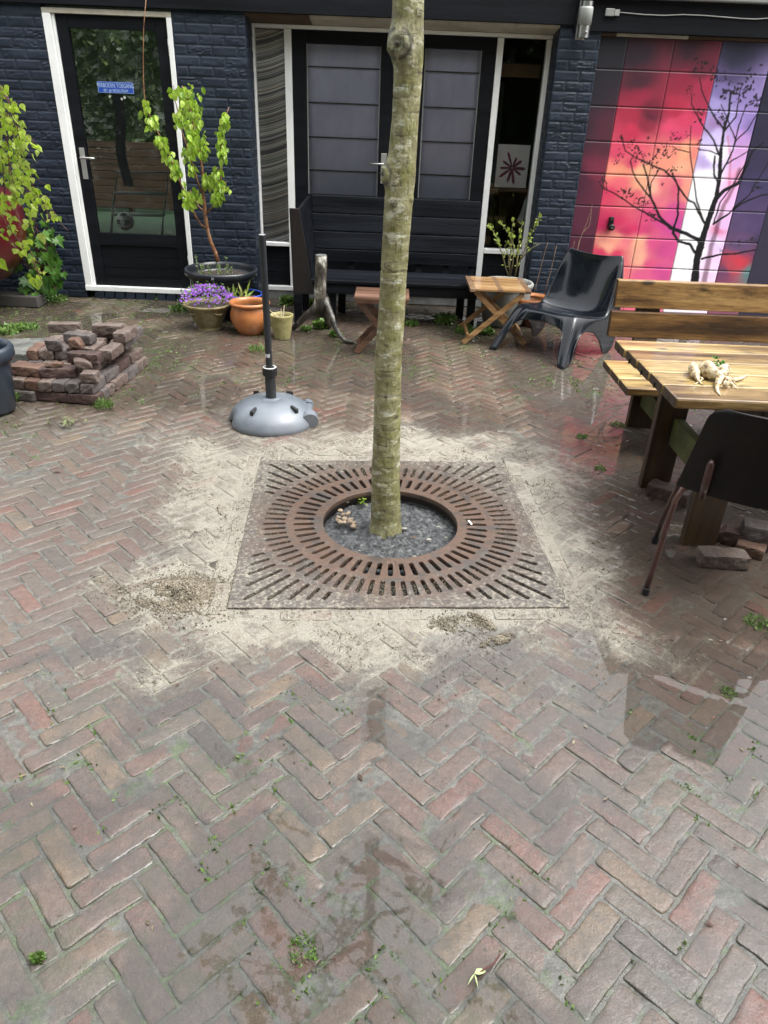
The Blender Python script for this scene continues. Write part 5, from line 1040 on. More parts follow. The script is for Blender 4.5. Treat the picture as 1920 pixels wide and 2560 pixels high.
# ------------------------------------------------------------------ POTS
SOILP = M('pot_soil', [(.012, .009, .007), (.04, .03, .022), (.08, .06, .045)], scale=40, rough=.8, bump=1., bscale=90, dist=.01)
def pot(name, label, c, prof, mat, cat, soil_z=None, soil_r=None, n=48, group=None, part='pot_body'):
    t = thing(name, (c[0], c[1], 0), label, cat, group); mb = MB(); mb.lathe(prof, (c[0], c[1], 0), n); mb.build(part, mat, t, smooth=True)
    if soil_z:
        mb = MB(); P_ = []
        for i in range(10):
            for k in range(40): r = soil_r * i / 9; a = 2 * math.pi * k / 40; P_.append((c[0] + r * math.cos(a), c[1] + r * math.sin(a), soil_z + .015 * (float(vf(r * math.cos(a), r * math.sin(a), 20, 3, 9)) - .5)))
        mb.grid(P_, 10, 40, True); mb.build('soil', SOILP, t, smooth=True)
    return t
BKP = M('black_nursery_plastic', [(.008, .010, .014), (.014, .017, .023), (.02, .024, .03)], scale=3, rough=.4, bump=.3, bscale=30, coat=.3, crough=.15)
pc = (-1.56, 3.70)
TP = pot('potted_pear_tree', 'young pear tree with fresh green leaves in a large black plastic pot by the door', pc, [(.0, .0), (.235, .0), (.24, .01), (.262, .30), (.275, .305), (.278, .335), (.300, .345), (.318, .352), (.322, .385), (.312, .400), (.300, .398), (.296, .37), (.285, .32)], BKP, 'potted tree', .33, .29)
for k in range(10):
    a = k * .628 + .2; mb = MB(); mb.beam((pc[0] + .244 * math.cos(a), pc[1] + .244 * math.sin(a), .02), (pc[0] + .268 * math.cos(a), pc[1] + .268 * math.sin(a), .30), .008, .014, (math.cos(a), math.sin(a), 0)); mb.build('rib', BKP, TP)
textmesh('80', .034, flat('pale_print', (.3, .32, .35)), TP, (pc[0] - .005, pc[1] - .3235, .3685), ext=.001, sx=.7, name='size_print')
PBK = M('copper_pear_bark', [(.07, .025, .012), (.16, .065, .028), (.26, .13, .06), (.13, .10, .07)], scale=9, rough=.5, bump=.6, bscale=60, stretch=(1, 1, 2.5), coat=.3)
PEAR = leafmat('pear_leaves', [(.17, .31, .025), (.26, .43, .035), (.35, .52, .05), (.43, .57, .10), (.12, .24, .03)], .38)
q7 = lambda x, y, Y: Wy(200 + x * .2652, 180 + y * .2652, Y)
mb = MB(); lm = MB(); YP = 3.66
def limb(pts, r0, r1, n=8): mb.tube(pts, list(np.linspace(r0, r1, len(pts))), n)
tr = [(1300, 1790), (1275, 1700), (1235, 1610), (1205, 1500), (1180, 1350), (1175, 1250), (1160, 1150), (1165, 1050), (1150, 900), (1130, 780), (1110, 650), (1060, 480), (1040, 340), (1000, 200), (960, 130)]
T3 = [q7(x, y, YP - .0 * i) for i, (x, y) in enumerate(tr)]; limb(T3, .019, .004, 10)
limbs = [[(1190, 1475, 0), (1140, 1440, -.05), (1090, 1360, -.1), (1050, 1270, -.12), (1010, 1190, -.15), (960, 1080, -.18), (900, 920, -.2), (830, 760, -.22), (760, 620, -.24), (690, 480, -.26), (620, 330, -.28), (605, 200, -.28), (598, 60, -.28), (596, -120, -.28), (600, -420, -.28), (640, -900, -.28)],
         [(1165, 1310, 0), (1120, 1270, .05), (1080, 1200, .08), (1040, 1110, .08)], [(1195, 1335, 0), (1240, 1280, -.05), (1290, 1190, -.1), (1330, 1110, -.12), (1385, 1030, -.14)],
         [(1160, 1160, 0), (1120, 1060, -.04), (1075, 930, -.08), (1030, 770, -.1), (960, 560, -.12), (930, 400, -.14), (900, 280, -.15), (880, 120, -.16)],
         [(1290, 1190, -.1), (1330, 1000, -.12), (1340, 850, -.13), (1330, 640, -.14), (1330, 500, -.15), (1380, 400, -.16), (1405, 330, -.16)], [(1170, 1080, 0), (1230, 1000, -.03), (1300, 900, -.06)]]
LP = []
for li, l in enumerate(limbs):
    pts = [q7(x, y, YP + dy) for x, y, dy in l]; limb(pts, .008 if li != 0 else .009, .0028, 7)
    for a, b in zip(pts[:-1], pts[1:]):
        for k in range(max(1, int(np.linalg.norm(b - a) / .02))): LP.append((a + (b - a) * rng.random(), li))
for a, b in zip(T3[8:-1], T3[9:]):
    for k in range(int(np.linalg.norm(b - a) / .006)): LP.append((a + (b - a) * rng.random() + rng.normal(0, .035, 3), 9))
def leafy(x, y):
    m_ = 0
    for cx_, cy_, rx, ry in ((1030, 160, 110, 90), (1110, 180, 80, 80), (1060, 280, 130, 110), (960, 400, 120, 90), (1080, 420, 90, 110), (1090, 560, 90, 110), (1150, 700, 70, 90), (1100, 650, 80, 80), (870, 130, 80, 50), (590, 310, 70, 90), (700, 420, 80, 60), (660, 500, 30, 30), (760, 640, 110, 70), (800, 760, 80, 70), (880, 880, 90, 80), (860, 680, 60, 50), (1010, 740, 60, 60), (1040, 880, 60, 50), (1000, 1000, 50, 50), (1040, 1150, 110, 100),
                            (1230, 970, 90, 90), (1300, 900, 60, 50), (1300, 1040, 80, 70), (1290, 1140, 80, 60), (1400, 1100, 40, 50), (1360, 740, 60, 80), (1330, 560, 70, 110), (1390, 410, 50, 60), (1230, 650, 60, 40), (950, 720, 50, 50)):
        if ((x - cx_) / rx) ** 2 + ((y - cy_) / ry) ** 2 < 1: return True
    return False
def topx(p): q = RM @ (np.array(p) - CP); return CW / 2 + FPX * q[0] / q[2], CH / 2 - FPX * q[1] / q[2]
cnt = 0
for p, li in LP:
    for _ in range(4 if li == 9 else 6):
        pp = p + rng.normal(0, .022 if li != 9 else .04, 3) * [1, 1.2, 1]; x, y = topx(pp)
        if leafy((x - 200) / .2652, (y - 180) / .2652 - 25) and rng.random() < .85:
            d = np.array([rng.normal(0, .45), rng.normal(0, .5) - .15, -1.0]); leaf(lm, pp, d, rv() * .7 + [0, -1, .2], rng.uniform(.034, .066), 'pear', .3, .25); cnt += 1
print('pear leaves', cnt)
mb.build('trunk', PBK, TP, smooth=True); lm.build('crown', PEAR, TP)
mb = MB()
WEED = leafmat('grey_green_weed', [(.12, .17, .06), (.2, .27, .1), (.28, .34, .16)], .3)
for k in range(14):
    c = np.array([pc[0] + rng.normal(.0, .09), pc[1] - .1 + rng.normal(0, .06), .34]); h_ = rng.uniform(.05, .15); d = np.array([rng.normal(0, .2), rng.normal(0, .2), 1])
    if k == 0: c = np.array([pc[0] - .17, pc[1] - .12, .34]); h_ = .18
    mb.tube([c, c + d * h_], .0018, 4)
    for i in range(16): leaf(mb, c + d * h_ * rng.uniform(.2, 1), rv() + [0, 0, .6], rv(), rng.uniform(.012, .024), 'small')
mb.build('ground_herbs', WEED, TP)['kind'] = 'stuff'
# flower pots in front
def terra_prof(r0, r1, h, rim=.03, t_=.012): return [(0, 0), (r0, 0), (r0 + .004, .008), (r0 + (r1 - r0) * .5 + .008, h * .5), (r1 - .004, h - rim), (r1 + .004, h - rim + .003), (r1 + .006, h - .004), (r1, h), (r1 - t_, h - .001), (r1 - t_ - .003, h - .03), (r1 - t_ - .02, h - .06)]
MOSS = M('mossy_stoneware', [(.09, .07, .03), (.17, .13, .055), (.22, .19, .09), (.10, .075, .04)], scale=9, rough=.6, bump=.8, bscale=60, coat=.3)
fc = (-1.575, 3.17)
FP = pot('flower_pot', 'mossy stoneware pot overflowing with small violet flowers', fc, [(0, 0), (.095, 0), (.098, .012), (.092, .02), (.098, .03), (.135, .10), (.165, .168), (.178, .19), (.198, .20), (.205, .21), (.197, .222), (.184, .218), (.17, .18)], MOSS, 'flower pot', .19, .175)
for a0 in (-2.5, -1.0, .6, 2.1):
    mb = MB(); mb.tube([(fc[0] + (.158 + .012 * math.sin(u_ * math.pi)) * math.cos(a0 + .55 * u_), fc[1] + (.158 + .012 * math.sin(u_ * math.pi)) * math.sin(a0 + .55 * u_), .15 + .012 * (2 * u_ - 1) ** 2) for u_ in np.linspace(0, 1, 8)], .009, 8); mb.build('rope_swag', MOSS, FP, smooth=True)
VIO = leafmat('violet_petals', [(.16, .035, .36), (.26, .06, .50), (.36, .12, .62), (.22, .04, .42)], .3); mb = MB(); gm = MB()
for k in range(330):
    a = rng.uniform(0, 6.283); r = .215 * math.sqrt(rng.random()); c = np.array([fc[0] + r * math.cos(a) * 1.05, fc[1] + r * math.sin(a), .235 + .10 * (1 - (r / .23) ** 2) + rng.uniform(-.02, .035)]); nn_ = np.array([rng.normal(0, .5), -1 + rng.normal(0, .5), .9]); nn_ /= np.linalg.norm(nn_); ax_ = np.cross(nn_, (0, 0, 1)); ax_ /= np.linalg.norm(ax_); bx = np.cross(nn_, ax_); s_ = rng.uniform(.009, .014)
    for q in range(4): th = q * 1.571 + rng.uniform(0, .3); leaf(mb, c, ax_ * math.cos(th) + bx * math.sin(th), nn_, s_, 'small', .1, -.1)
    if k % 2: 
        for _ in range(3): leaf(gm, c - nn_ * .02 + rng.normal(0, .02, 3), rv() + [0, -.4, .2], rv(), rng.uniform(.015, .03), 'small')
mb.build('flowers', VIO, FP); gm.build('foliage', leafmat('dull_green', [(.05, .10, .03), (.1, .17, .05), (.16, .24, .09)], .3), FP)
TER = M('glazed_terracotta', [(.24, .075, .022), (.36, .125, .038), (.43, .17, .055), (.28, .10, .04)], scale=4, rough=.38, bump=.3, bscale=40, coat=.6, crough=.12)
tcn = (-1.205, 3.085)
TPp = pot('terracotta_pot', 'round bellied orange terracotta pot with bare soil left of the black pole', tcn, [(0, 0), (.095, 0), (.105, .012), (.145, .07), (.163, .13), (.160, .18), (.145, .222), (.142, .232), (.160, .238), (.170, .248), (.166, .262), (.155, .266), (.141, .258), (.136, .235), (.145, .20)], TER, 'pot', .205, .142)
mb = MB(); leaf(mb, (tcn[0] + .07, tcn[1] - .07, .222), (1, .2, .1), (0, 0, 1), .04, 'pear'); mb.build('fallen_leaf', flat('yellow_leaf', (.42, .38, .12)), TPp)
YEL = M('mossy_yellow_pot', [(.13, .12, .04), (.24, .21, .08), (.33, .30, .13), (.20, .17, .08)], scale=8, rough=.7, bump=.5, bscale=70)
yc = (-.925, 2.965)
YT = pot('small_pot', 'small mossy yellow tapered pot holding broken sticks right of the black pole', yc, [(0, 0), (.062, 0), (.066, .01), (.080, .10), (.092, .186), (.094, .198), (.084, .2), (.080, .17), (.075, .15)], YEL, 'pot', .155, .078)
for (dx, dy, dz, l, bx) in ((-.75, .0, .6, .12, 0), (-.05, .2, 1, .09, .0), (.12, .1, 1, .12, .01), (-.9, .2, .8, .06, -.04)):
    mb = MB(); p = np.array([yc[0] + bx, yc[1] - .01, .155]); d = np.array([dx, dy, dz]); d /= np.linalg.norm(d); mb.tube([p, p + d * l], [.0065, .003], 6); mb.build('stick', flat('dry_stick', (.5, .42, .3), .8), YT)
bc_ = (-1.33, 3.46)
BT = pot('blue_rimmed_pot', 'black pot with a blue rim and narrow leaves squeezed behind the terracotta pot', bc_, [(0, 0), (.12, 0), (.165, .225), (.165, .232)], BKP, 'pot', .2, .14)
mb = MB(); mb.lathe([(.160, .228), (.172, .23), (.174, .242), (.165, .246), (.158, .24)], (bc_[0], bc_[1], 0), 40); mb.build('rim', flat('cobalt_plastic', (.03, .07, .38), .35), BT, smooth=True)
mb = MB()
for k in range(16):
    p = np.array([bc_[0] - .05 + rng.normal(0, .05), bc_[1] - .03 + rng.normal(0, .04), .2]); d = np.array([rng.normal(0, .6), rng.normal(-.1, .4), 1]); leaf(mb, p, d, (0, -1, .3), rng.uniform(.09, .16), 'blade', .2, .5)
mb.build('leaves', leafmat('narrow_leaves', [(.14, .22, .03), (.25, .33, .06), (.38, .38, .12)], .3), BT)
# grey pot with shrub behind the folding table
gc = (.985, 3.74); GT = pot('shrub_pot', 'grey concrete planter with a sparse budding shrub behind the folding table', gc, [(0, 0), (.165, 0), (.185, .03), (.218, .22), (.222, .30), (.225, .33), (.236, .34), (.240, .365), (.232, .376), (.212, .374), (.205, .33)], M('grey_planter', [(.16, .16, .14), (.26, .265, .24), (.34, .34, .31)], scale=5, rough=.7, bump=.5, bscale=60), 'planter', .335, .21)
q5 = lambda x, y, Y: Wy(1180 + x * .1627, 500 + y * .1627, Y); mb = MB(); lm = MB()
SH = [[(570, 1180, 0), (520, 1050, 0), (470, 850, -.05), (430, 720, -.07), (370, 560, -.08), (300, 440, -.1), (215, 365, -.1)], [(575, 1180, 0), (580, 950, .03), (600, 750, .04), (595, 600, .05), (560, 500, .05), (500, 420, .05), (430, 350, .05)],
      [(590, 1180, 0), (630, 950, 0), (640, 700, 0), (610, 600, 0), (615, 450, .0), (640, 300, 0)], [(660, 1180, 0), (690, 950, -.03), (710, 750, -.03), (720, 600, -.03), (745, 480, -.03), (780, 360, -.03)], [(665, 1180, 0), (680, 1050, -.06), (740, 920, -.08), (800, 800, -.1), (860, 620, -.11), (940, 470, -.12), (1010, 330, -.12), (1060, 240, -.12)],
      [(740, 920, -.08), (830, 820, -.1), (930, 730, -.1), (1050, 670, -.1)], [(680, 1080, -.03), (700, 900, .03), (720, 780, .04), (790, 600, .05)], [(580, 1100, 0), (560, 950, 0), (570, 880, 0), (500, 700, .02), (580, 640, .02)]]
for l in SH:
    pts = [q5(x, y, 3.70 + dy) for x, y, dy in l]; mb.tube(pts, list(np.linspace(.006, .002, len(pts))), 6)
    for i, (a, b) in enumerate(zip(pts[1:-1], pts[2:])):
        for k in range(int(np.linalg.norm(b - a) / .012)):
            if rng.random() < .6:
                p = a + (b - a) * rng.random()
                for _ in range(3 if i > 1 else 1): leaf(lm, p + rng.normal(0, .006, 3), rv() + [0, -.3, .8], rv(), rng.uniform(.018, .04), 'small', .3, .2)
mb.build('stem', M('shrub_bark', [(.10, .085, .035), (.19, .17, .08)], scale=20, rough=.7), GT, smooth=True); lm.build('foliage', leafmat('bud_green', [(.2, .3, .04), (.32, .42, .07), (.44, .5, .16)], .35), GT)
sc2 = (1.27, 3.73); TT = pot('brown_pot', 'brown terracotta pot with a broad orange rim behind the black plastic chair', sc2, [(0, 0), (.105, 0), (.11, .01), (.15, .20), (.153, .22)], M('brown_clay', [(.10, .035, .02), (.2, .075, .04)], scale=8, rough=.6, bump=.3), 'pot', .19, .14)
mb = MB(); mb.lathe([(.153, .205), (.168, .21), (.175, .262), (.165, .266), (.155, .24)], (sc2[0] - .06, sc2[1] - .08, .005), 40); mb.build('rim', TER, TT, smooth=True)
mb = MB()
for l in ([(940, 1480), (980, 1330), (1040, 1100), (1090, 900), (1130, 760), (1170, 650)], [(1110, 1460), (1160, 1260), (1220, 1060), (1260, 880), (1300, 700)]):
    pts = [q5(x, y, 3.86) for x, y in l]; mb.tube(pts, list(np.linspace(.0045, .0022, len(pts))), 6); mb.build('dry_stalk', flat('dry_brown_stalk', (.16, .10, .06), .8), TT, smooth=True); mb = MB()
q10 = lambda x, y, Y: Wy(1400 + x * .0964, 540 + y * .0964, Y)
t = thing('dry_grass', (1.47, 3.95, 0), 'tall dry grass stems with pale seed heads in front of the garage door edge', 'grass plant')
for l, hd in (([(120, 1800), (220, 1200), (300, 950), (345, 780), (375, 690)], 2), ([(440, 1000), (470, 820), (520, 600), (600, 420), (660, 270), (720, 120), (760, -50)], 0), ([(500, 650), (540, 560), (600, 420), (760, 260), (790, 100), (800, -100), (830, -280)], 3)):
    pts = [q10(x, y, 3.93) for x, y in l]; mb = MB(); mb.tube([pts[0] + [-.03, 0, -pts[0][2]]] + pts, list(np.linspace(.003, .0012, len(pts) + 1)), 5)
    for k in range(26 if hd else 5): p = pts[-1 - (k % 2)] + (pts[-2 - (k % 2)] - pts[-1 - (k % 2)]) * rng.random(); leaf(mb, p, rv() * .6 + [0, 0, 1], rv(), .018, 'blade')
    mb.build('stem', flat('straw_stem', (.30, .22, .13), .8), t)
print('mid')
# ------------------------------------------------------------------ BLACK PLASTIC LOUNGE CHAIR
t = thing('lounge_chair', (1.058, 2.694, 0), 'low black moulded plastic lounge chair with a wet shiny seat', 'chair', rz=-math.radians(43))
pf = np.array([(.165, .338), (.185, .347), (.25, .343), (.36, .322), (.46, .300), (.54, .286), (.60, .296), (.645, .35), (.69, .455), (.735, .57), (.775, .665), (.79, .70), (.80, .712)])
wd = np.array([.255, .262, .272, .282, .292, .297, .298, .294, .286, .274, .258, .248, .236]); sc_p = np.array([0, .004, .012, .026, .038, .046, .055, .060, .055, .045, .028, .014, .004])
NU, NV = 41, 31; uu = np.linspace(0, 1, len(pf)); U2 = np.linspace(0, 1, NU); py_ = np.interp(U2, uu, pf[:, 0]); pz_ = np.interp(U2, uu, pf[:, 1]); pw = np.interp(U2, uu, wd); ps = np.interp(U2, uu, sc_p)
for a in (py_, pz_, pw, ps):
    for _ in range(2): a[1:-1] = (a[:-2] + 2 * a[1:-1] + a[2:]) / 4
P_ = np.zeros((NU, NV, 3))
for i in range(NU):
    i0, i1 = max(i - 1, 0), min(i + 1, NU - 1); ty, tz = py_[i1] - py_[i0], pz_[i1] - pz_[i0]; l_ = math.hypot(ty, tz); ny_, nz2 = -tz / l_, ty / l_
    for j in range(NV):
        v = -1 + 2 * j / (NV - 1); d = -ps[i] * (1 - abs(v) ** 2.6) + ps[i] * .35; topd = .022 * (v * v) * (U2[i] > .9) * (U2[i] - .9) * 10
        P_[i, j] = (v * pw[i], py_[i] + ny_ * d, pz_[i] + nz2 * d + topd)
low_u = np.array([0, .07, .13, .2, .3, .4, .47, .53, .60, .66, .74, .82, .9, 1.]); low = np.array([(.352, -.055, 0), (.350, -.01, 0), (.348, .045, 0), (.335, .085, .12), (.318, .16, .205), (.314, .27, .228), (.318, .40, .20), (.328, .50, .12), (.340, .57, 0), (.345, .66, 0), (.340, .74, .05), (.315, .80, .30), (.285, .825, .50), (.250, .83, .66)])
def lowp(u, s_): return np.array([s_ * np.interp(u, low_u, low[:, 0]), np.interp(u, low_u, low[:, 1]), np.interp(u, low_u, low[:, 2])])
topE, lowE = [], []
for i in range(NU - 1, 0, -1): topE.append(P_[i, 0]); lowE.append(lowp(U2[i], -1))
nf = NV
for j in range(NV):
    v = -1 + 2 * j / (NV - 1); topE.append(P_[0, j]); av = abs(v)
    x = v * .352; z = np.interp(av, [0, .35, .55, .68, .74, .80, 1], [.268, .262, .245, .19, .12, 0, 0]); y = np.interp(av, [0, .6, .8, 1], [.135, .11, -.03, -.055]); lowE.append(np.array([x, y, z]))
for i in range(1, NU): topE.append(P_[i, NV - 1]); lowE.append(lowp(U2[i], 1))
for j in range(NV - 2, 0, -1): v = -1 + 2 * j / (NV - 1); topE.append(P_[NU - 1, j]); lowE.append(P_[NU - 1, j] + [0, .03, -.05])
nE = len(topE); topE = np.array(topE); lowE = np.array(lowE); cen = np.array([0, .45, .3])
mb = MB(); base_ = mb.add(P_.reshape(-1, 3), [(i * NV + j, i * NV + j + 1, (i + 1) * NV + j + 1, (i + 1) * NV + j) for i in range(NU - 1) for j in range(NV - 1)])
tix = [i * NV for i in range(NU - 1, 0, -1)] + list(range(NV)) + [i * NV + NV - 1 for i in range(1, NU)] + [(NU - 1) * NV + j for j in range(NV - 2, 0, -1)]
prev = tix; ROW = 9
for k in range(1, ROW):
    f = (k / (ROW - 1)) ** 1.25; row = []
    for e in range(nE):
        d = lowE[e] - topE[e]; o_ = topE[e] - cen; o_[2] = 0; 
        tg = topE[(e + 1) % nE] - topE[e - 1]; nrm = np.array([tg[1], -tg[0], 0]); nrm = nrm if nrm @ o_ > 0 else -nrm; nrm /= np.linalg.norm(nrm) + 1e-9
        if e >= nE - (NV - 2): nrm = np.array([0, 1., 0])
        row.append(topE[e] + d * f + nrm * .016 * (1 - (1 - min(1, f * 6)) ** 2) * (1 - f))
    b0 = mb.add(row, []); cur = [b0 + e for e in range(nE)]
    for e in range(nE): mb.f.append((prev[e], cur[e], cur[(e + 1) % nE], prev[(e + 1) % nE]))
    prev = cur
VP = M('glossy_black_plastic', [(.003, .004, .007), (.006, .008, .012), (.011, .014, .02)], scale=5, rough=.10, r2=.2, bump=.06, bscale=40, coat=.3, crough=.05, dist=.001, spec=.4)
VP.node_tree.nodes['Principled BSDF'].inputs['Coat IOR'].default_value = 1.6
o = mb.build('moulded_seat', VP, t, smooth=True, local=True, sub=1)
bm = bmesh.new(); bm.from_mesh(o.data); bmesh.ops.recalc_face_normals(bm, faces=bm.faces)
up_ = sum(f.normal.z for f in bm.faces if f.calc_center_median().z > .28 and abs(f.calc_center_median().x) < .1)
if up_ < 0: bmesh.ops.reverse_faces(bm, faces=bm.faces)
bm.to_mesh(o.data); bm.free(); md = o.modifiers.new('s', 'SOLIDIFY'); md.thickness = .006; md.offset = -1
mb = MB(); P2_ = []; nn_ = 24
for i in range(9):
    for k in range(nn_):
        a = 2 * math.pi * k / nn_; r = i / 8; x = .15 * r * math.cos(a) * (1 + .2 * math.sin(3 * a)); y = .555 + .055 * r * math.sin(a); ii = int(np.argmin(abs(py_ - y))); z = float(np.interp(y, P_[:31, NV // 2, 1], P_[:31, NV // 2, 2])); P2_.append((x, y, .262 + .004 * (float(vn(x, y, 60)) - .5) - .004 * r))
WATER = M('rain_water_film', [(.02, .024, .03), (.06, .07, .08)], rough=.06, bump=.5, bscale=50, coat=1, crough=.02, dist=.002, scale=20)
mb.grid(P2_, 9, nn_, True); mb.build('rain_puddle', WATER, t, smooth=True, local=True)
# ------------------------------------------------------------------ PICNIC TABLE AND GARDEN BENCH
PW = M('wet_pine_planks', [(.07, .036, .012), (.19, .112, .038), (.33, .225, .08), (.47, .355, .155)], scale=6, rough=.35, r2=.5, bump=.5, bscale=30, stretch=(.22, 2.4, 2.4), island=True, coat=.9, crough=.07, dist=.003, lo=.34, hi=.68, knots=((.035, .018, .008), (4.5, 11, 11)))
PB2 = M('brown_stained_planks', [(.03, .015, .006), (.10, .05, .017), (.20, .11, .038), (.30, .185, .07)], scale=6, rough=.4, bump=.5, bscale=30, stretch=(.22, 2.4, 2.4), island=True, coat=.5, crough=.12, dist=.003, lo=.32, hi=.7, knots=((.018, .010, .005), (4., 8, 8)))
LG = M('treated_leg_wood', [(.015, .010, .004), (.035, .018, .008), (.065, .034, .013), (.045, .045, .014)], scale=4, rough=.5, bump=.5, bscale=40, stretch=(2.4, 2.4, .3), coat=.3, crough=.2, dist=.003)
GRW = M('green_algae_wood', [(.03, .03, .010), (.07, .08, .022), (.10, .12, .035)], scale=5, rough=.6, bump=.5, bscale=40)
def knots_(mb_, spots, z):
    for x, y, a, b_ in spots: mb_.add([(x + a * math.cos(t_) , y + b_ * math.sin(t_), z) for t_ in np.linspace(0, 6.283, 13)[:-1]], [tuple(range(12))])
t = thing('picnic_table', (2.1, .25, 0), 'sturdy pine garden table with a wet plank top at the right edge', 'table')
TX0, TX1 = 1.10, 3.05; ty0, ty1 = -.173, .668; w = (ty1 - ty0) / 5
mb = MB()
for k in range(5):
    a, b = ty0 + k * w + .003, ty0 + (k + 1) * w - .003; xo = .114 - .028 * k / 4 + rng.uniform(-.003, .003); x_ = 1.0 + xo
    mb.box(x_, TX1, a, b, .675, .72)
EG = flat('dark_end_grain', (.035, .02, .009), .6, coat=.3, bump=.6)
def ends(o): o.data.materials.append(EG); [setattr(p_, 'material_index', 1) for p_ in o.data.polygons if p_.normal.x < -.8]
ends(mb.build('tabletop', PW, t, bevel=.009, seg=2))
for k in range(5):
    mb = MB(); yk = ty0 + (k + .5) * w; x_ = 1.0 + .114 - .028 * k / 4; mb.box(x_ - .004, x_ + .001, yk - .004, yk + .004, .678, .70); mb.build('end_slot', flat('dark_slot', (.008, .006, .004)), t)
for yy, kk in ((-.106, 0), (.458, 1)):
    mb = MB(); x_ = 1.325 - (.027 if kk else 0); mb.box(x_, x_ + .15, yy, yy + .048, 0, .674); mb.build('leg', LG, t, bevel=.005)
    mb = MB(); mb.box(x_ + 1.3, x_ + 1.45, yy, yy + .048, 0, .674); mb.build('leg', LG, t, bevel=.005)
mb = MB(); mb.box(1.385, 1.43, -.056, .456, .26, .40); mb.build('cross_beam', GRW, t, bevel=.004)
mb = MB(); mb.box(1.50, 1.545, -.12, .62, .60, .673); mb.build('top_bearer', LG, t, bevel=.004)
mb = MB(); mb.box(1.432, 3.0, .20, .245, .28, .38); mb.build('stretcher', LG, t, bevel=.004)
t = thing('garden_bench', (2.1, 1.1, 0), 'brown stained wooden bench with a two plank backrest behind the picnic table', 'bench')
mb = MB(); bw = .17
for k in range(3): a = .812 + k * bw + .003; mb.box(1.246 - .002 * k, 3.1, a, a + bw - .006, .377, .42)
ends(mb.build('seat', PW, t, bevel=.008))
mb = MB(); mb.hexa([(1.272, 1.415, .533), (3.1, 1.415, .533), (3.1, 1.458, .533), (1.272, 1.458, .533)], [(1.272, 1.435, .683), (3.1, 1.435, .683), (3.1, 1.478, .683), (1.272, 1.478, .683)])
mb.hexa([(1.285, 1.44, .703), (3.1, 1.44, .703), (3.1, 1.483, .703), (1.285, 1.483, .703)], [(1.285, 1.462, .858), (3.1, 1.462, .858), (3.1, 1.505, .858), (1.285, 1.505, .858)]); ends(mb.build('backrest', PB2, t, bevel=.006))
for x_, h_ in ((1.46, 1), (1.66, 0), (2.6, 1)):
    if h_:
        mb = MB(); mb.box(x_, x_ + .16, 1.305, 1.35, 0, .376); mb.build('leg', LG, t, bevel=.005)
        mb = MB(); mb.box(x_, x_ + .16, .86, .905, 0, .376); mb.build('leg', LG, t, bevel=.005)
        mb = MB(); mb.box(x_ + .05, x_ + .095, .906, 1.304, .15, .27); mb.build('cross_beam', GRW, t, bevel=.004)
for x_ in (1.50, 2.7):
    mb = MB(); mb.beam((x_, 1.395, .40), (x_, 1.535, .83), .14, .035, (0, 1, 0)); mb.build('back_post', LG, t, bevel=.004)
mb = MB(); mb.box(1.45, 2.9, 1.51, 1.515, .0, .0) if False else None
# ---- parsnip-like roots
ROOT = M('pale_root_skin', [(.09, .05, .02), (.34, .24, .12), (.55, .45, .28), (.66, .58, .42)], scale=38, rough=.5, bump=1., bscale=90, stretch=(1, 1, 1), coat=.3, lo=.36, hi=.58)
def rootobj(name, label, chains, greens=None, cut=None):
    c0_ = chains[0][0][0]; t = thing(name, (c0_[0], c0_[1], .72), label, 'root vegetable', 'celery roots on the picnic table'); mb = MB()
    for pts, rr in chains:
        P3 = []; R3 = []
        for i in range(len(pts) - 1):
            for f in np.linspace(0, 1, 14)[:-1]: P3.append(np.array(pts[i]) * (1 - f) + np.array(pts[i + 1]) * f); R3.append(rr[i] * (1 - f) + rr[i + 1] * f)
        P3.append(np.array(pts[-1])); R3.append(rr[-1]); P3 = np.array(P3); 
        for _ in range(8): P3[1:-1] = (P3[:-2] + 2 * P3[1:-1] + P3[2:]) / 4
        R3 = [r * (1 + .07 * math.sin(i * .7) + .05 * rng.normal()) for i, r in enumerate(R3)]; mb.tube(P3, R3, 14)
    mb.build('root', ROOT, t, smooth=True)
    if greens is not None: greens.build('leaf_stub', leafmat('celery_green', [(.03, .12, .02), (.06, .2, .03), (.1, .28, .05)], .3), t)
    if cut is not None: cut.build('cut_end', flat('cut_flesh', (.62, .48, .3), .5), t)
q8 = lambda x, y, z=.735: G(1620 + x * .1808, 860 + y * .1808, z)
rootobj('celery_root', 'forked pale root vegetable lying leftmost on the table top', [([q8(640, 285, .75), q8(640, 330, .752), q8(650, 400, .745), q8(670, 460, .735), q8(690, 500, .728)], [.012, .024, .019, .013, .006]), ([q8(690, 500, .728), q8(730, 545, .724), q8(770, 570, .722)], [.006, .0035, .001]), ([q8(660, 440, .735), q8(760, 480, .728), q8(720, 515, .724), q8(640, 560, .722)], [.006, .005, .004, .001])])
gm = MB()
for k in range(26): c = q8(980, 260, .77) + rng.normal(0, .008, 3); leaf(gm, c + np.array([rng.normal(0, .012), 0, rng.uniform(-.012, .014)]), rv(), rv() + [0, -.6, .4], rng.uniform(.015, .028), 'small')
gm.tube([q8(900, 330, .75), q8(960, 290, .765)], .003, 6)
rootobj('celery_root', 'largest pale root with green leaf stubs in the middle of the table', [([q8(740, 330, .75), q8(800, 350, .757), q8(880, 390, .753), q8(970, 430, .75), q8(1060, 480, .74), q8(1150, 500, .733), q8(1250, 485, .73), q8(1320, 460, .73), q8(1380, 420, .732)], [.022, .036, .030, .020, .012, .010, .008, .005, .002]),
        ([q8(1100, 490, .735), q8(1170, 560, .728), q8(1240, 630, .722)], [.008, .005, .001]), ([q8(1150, 505, .73), q8(1200, 540, .725), q8(1225, 560, .722)], [.005, .003, .001])], gm)
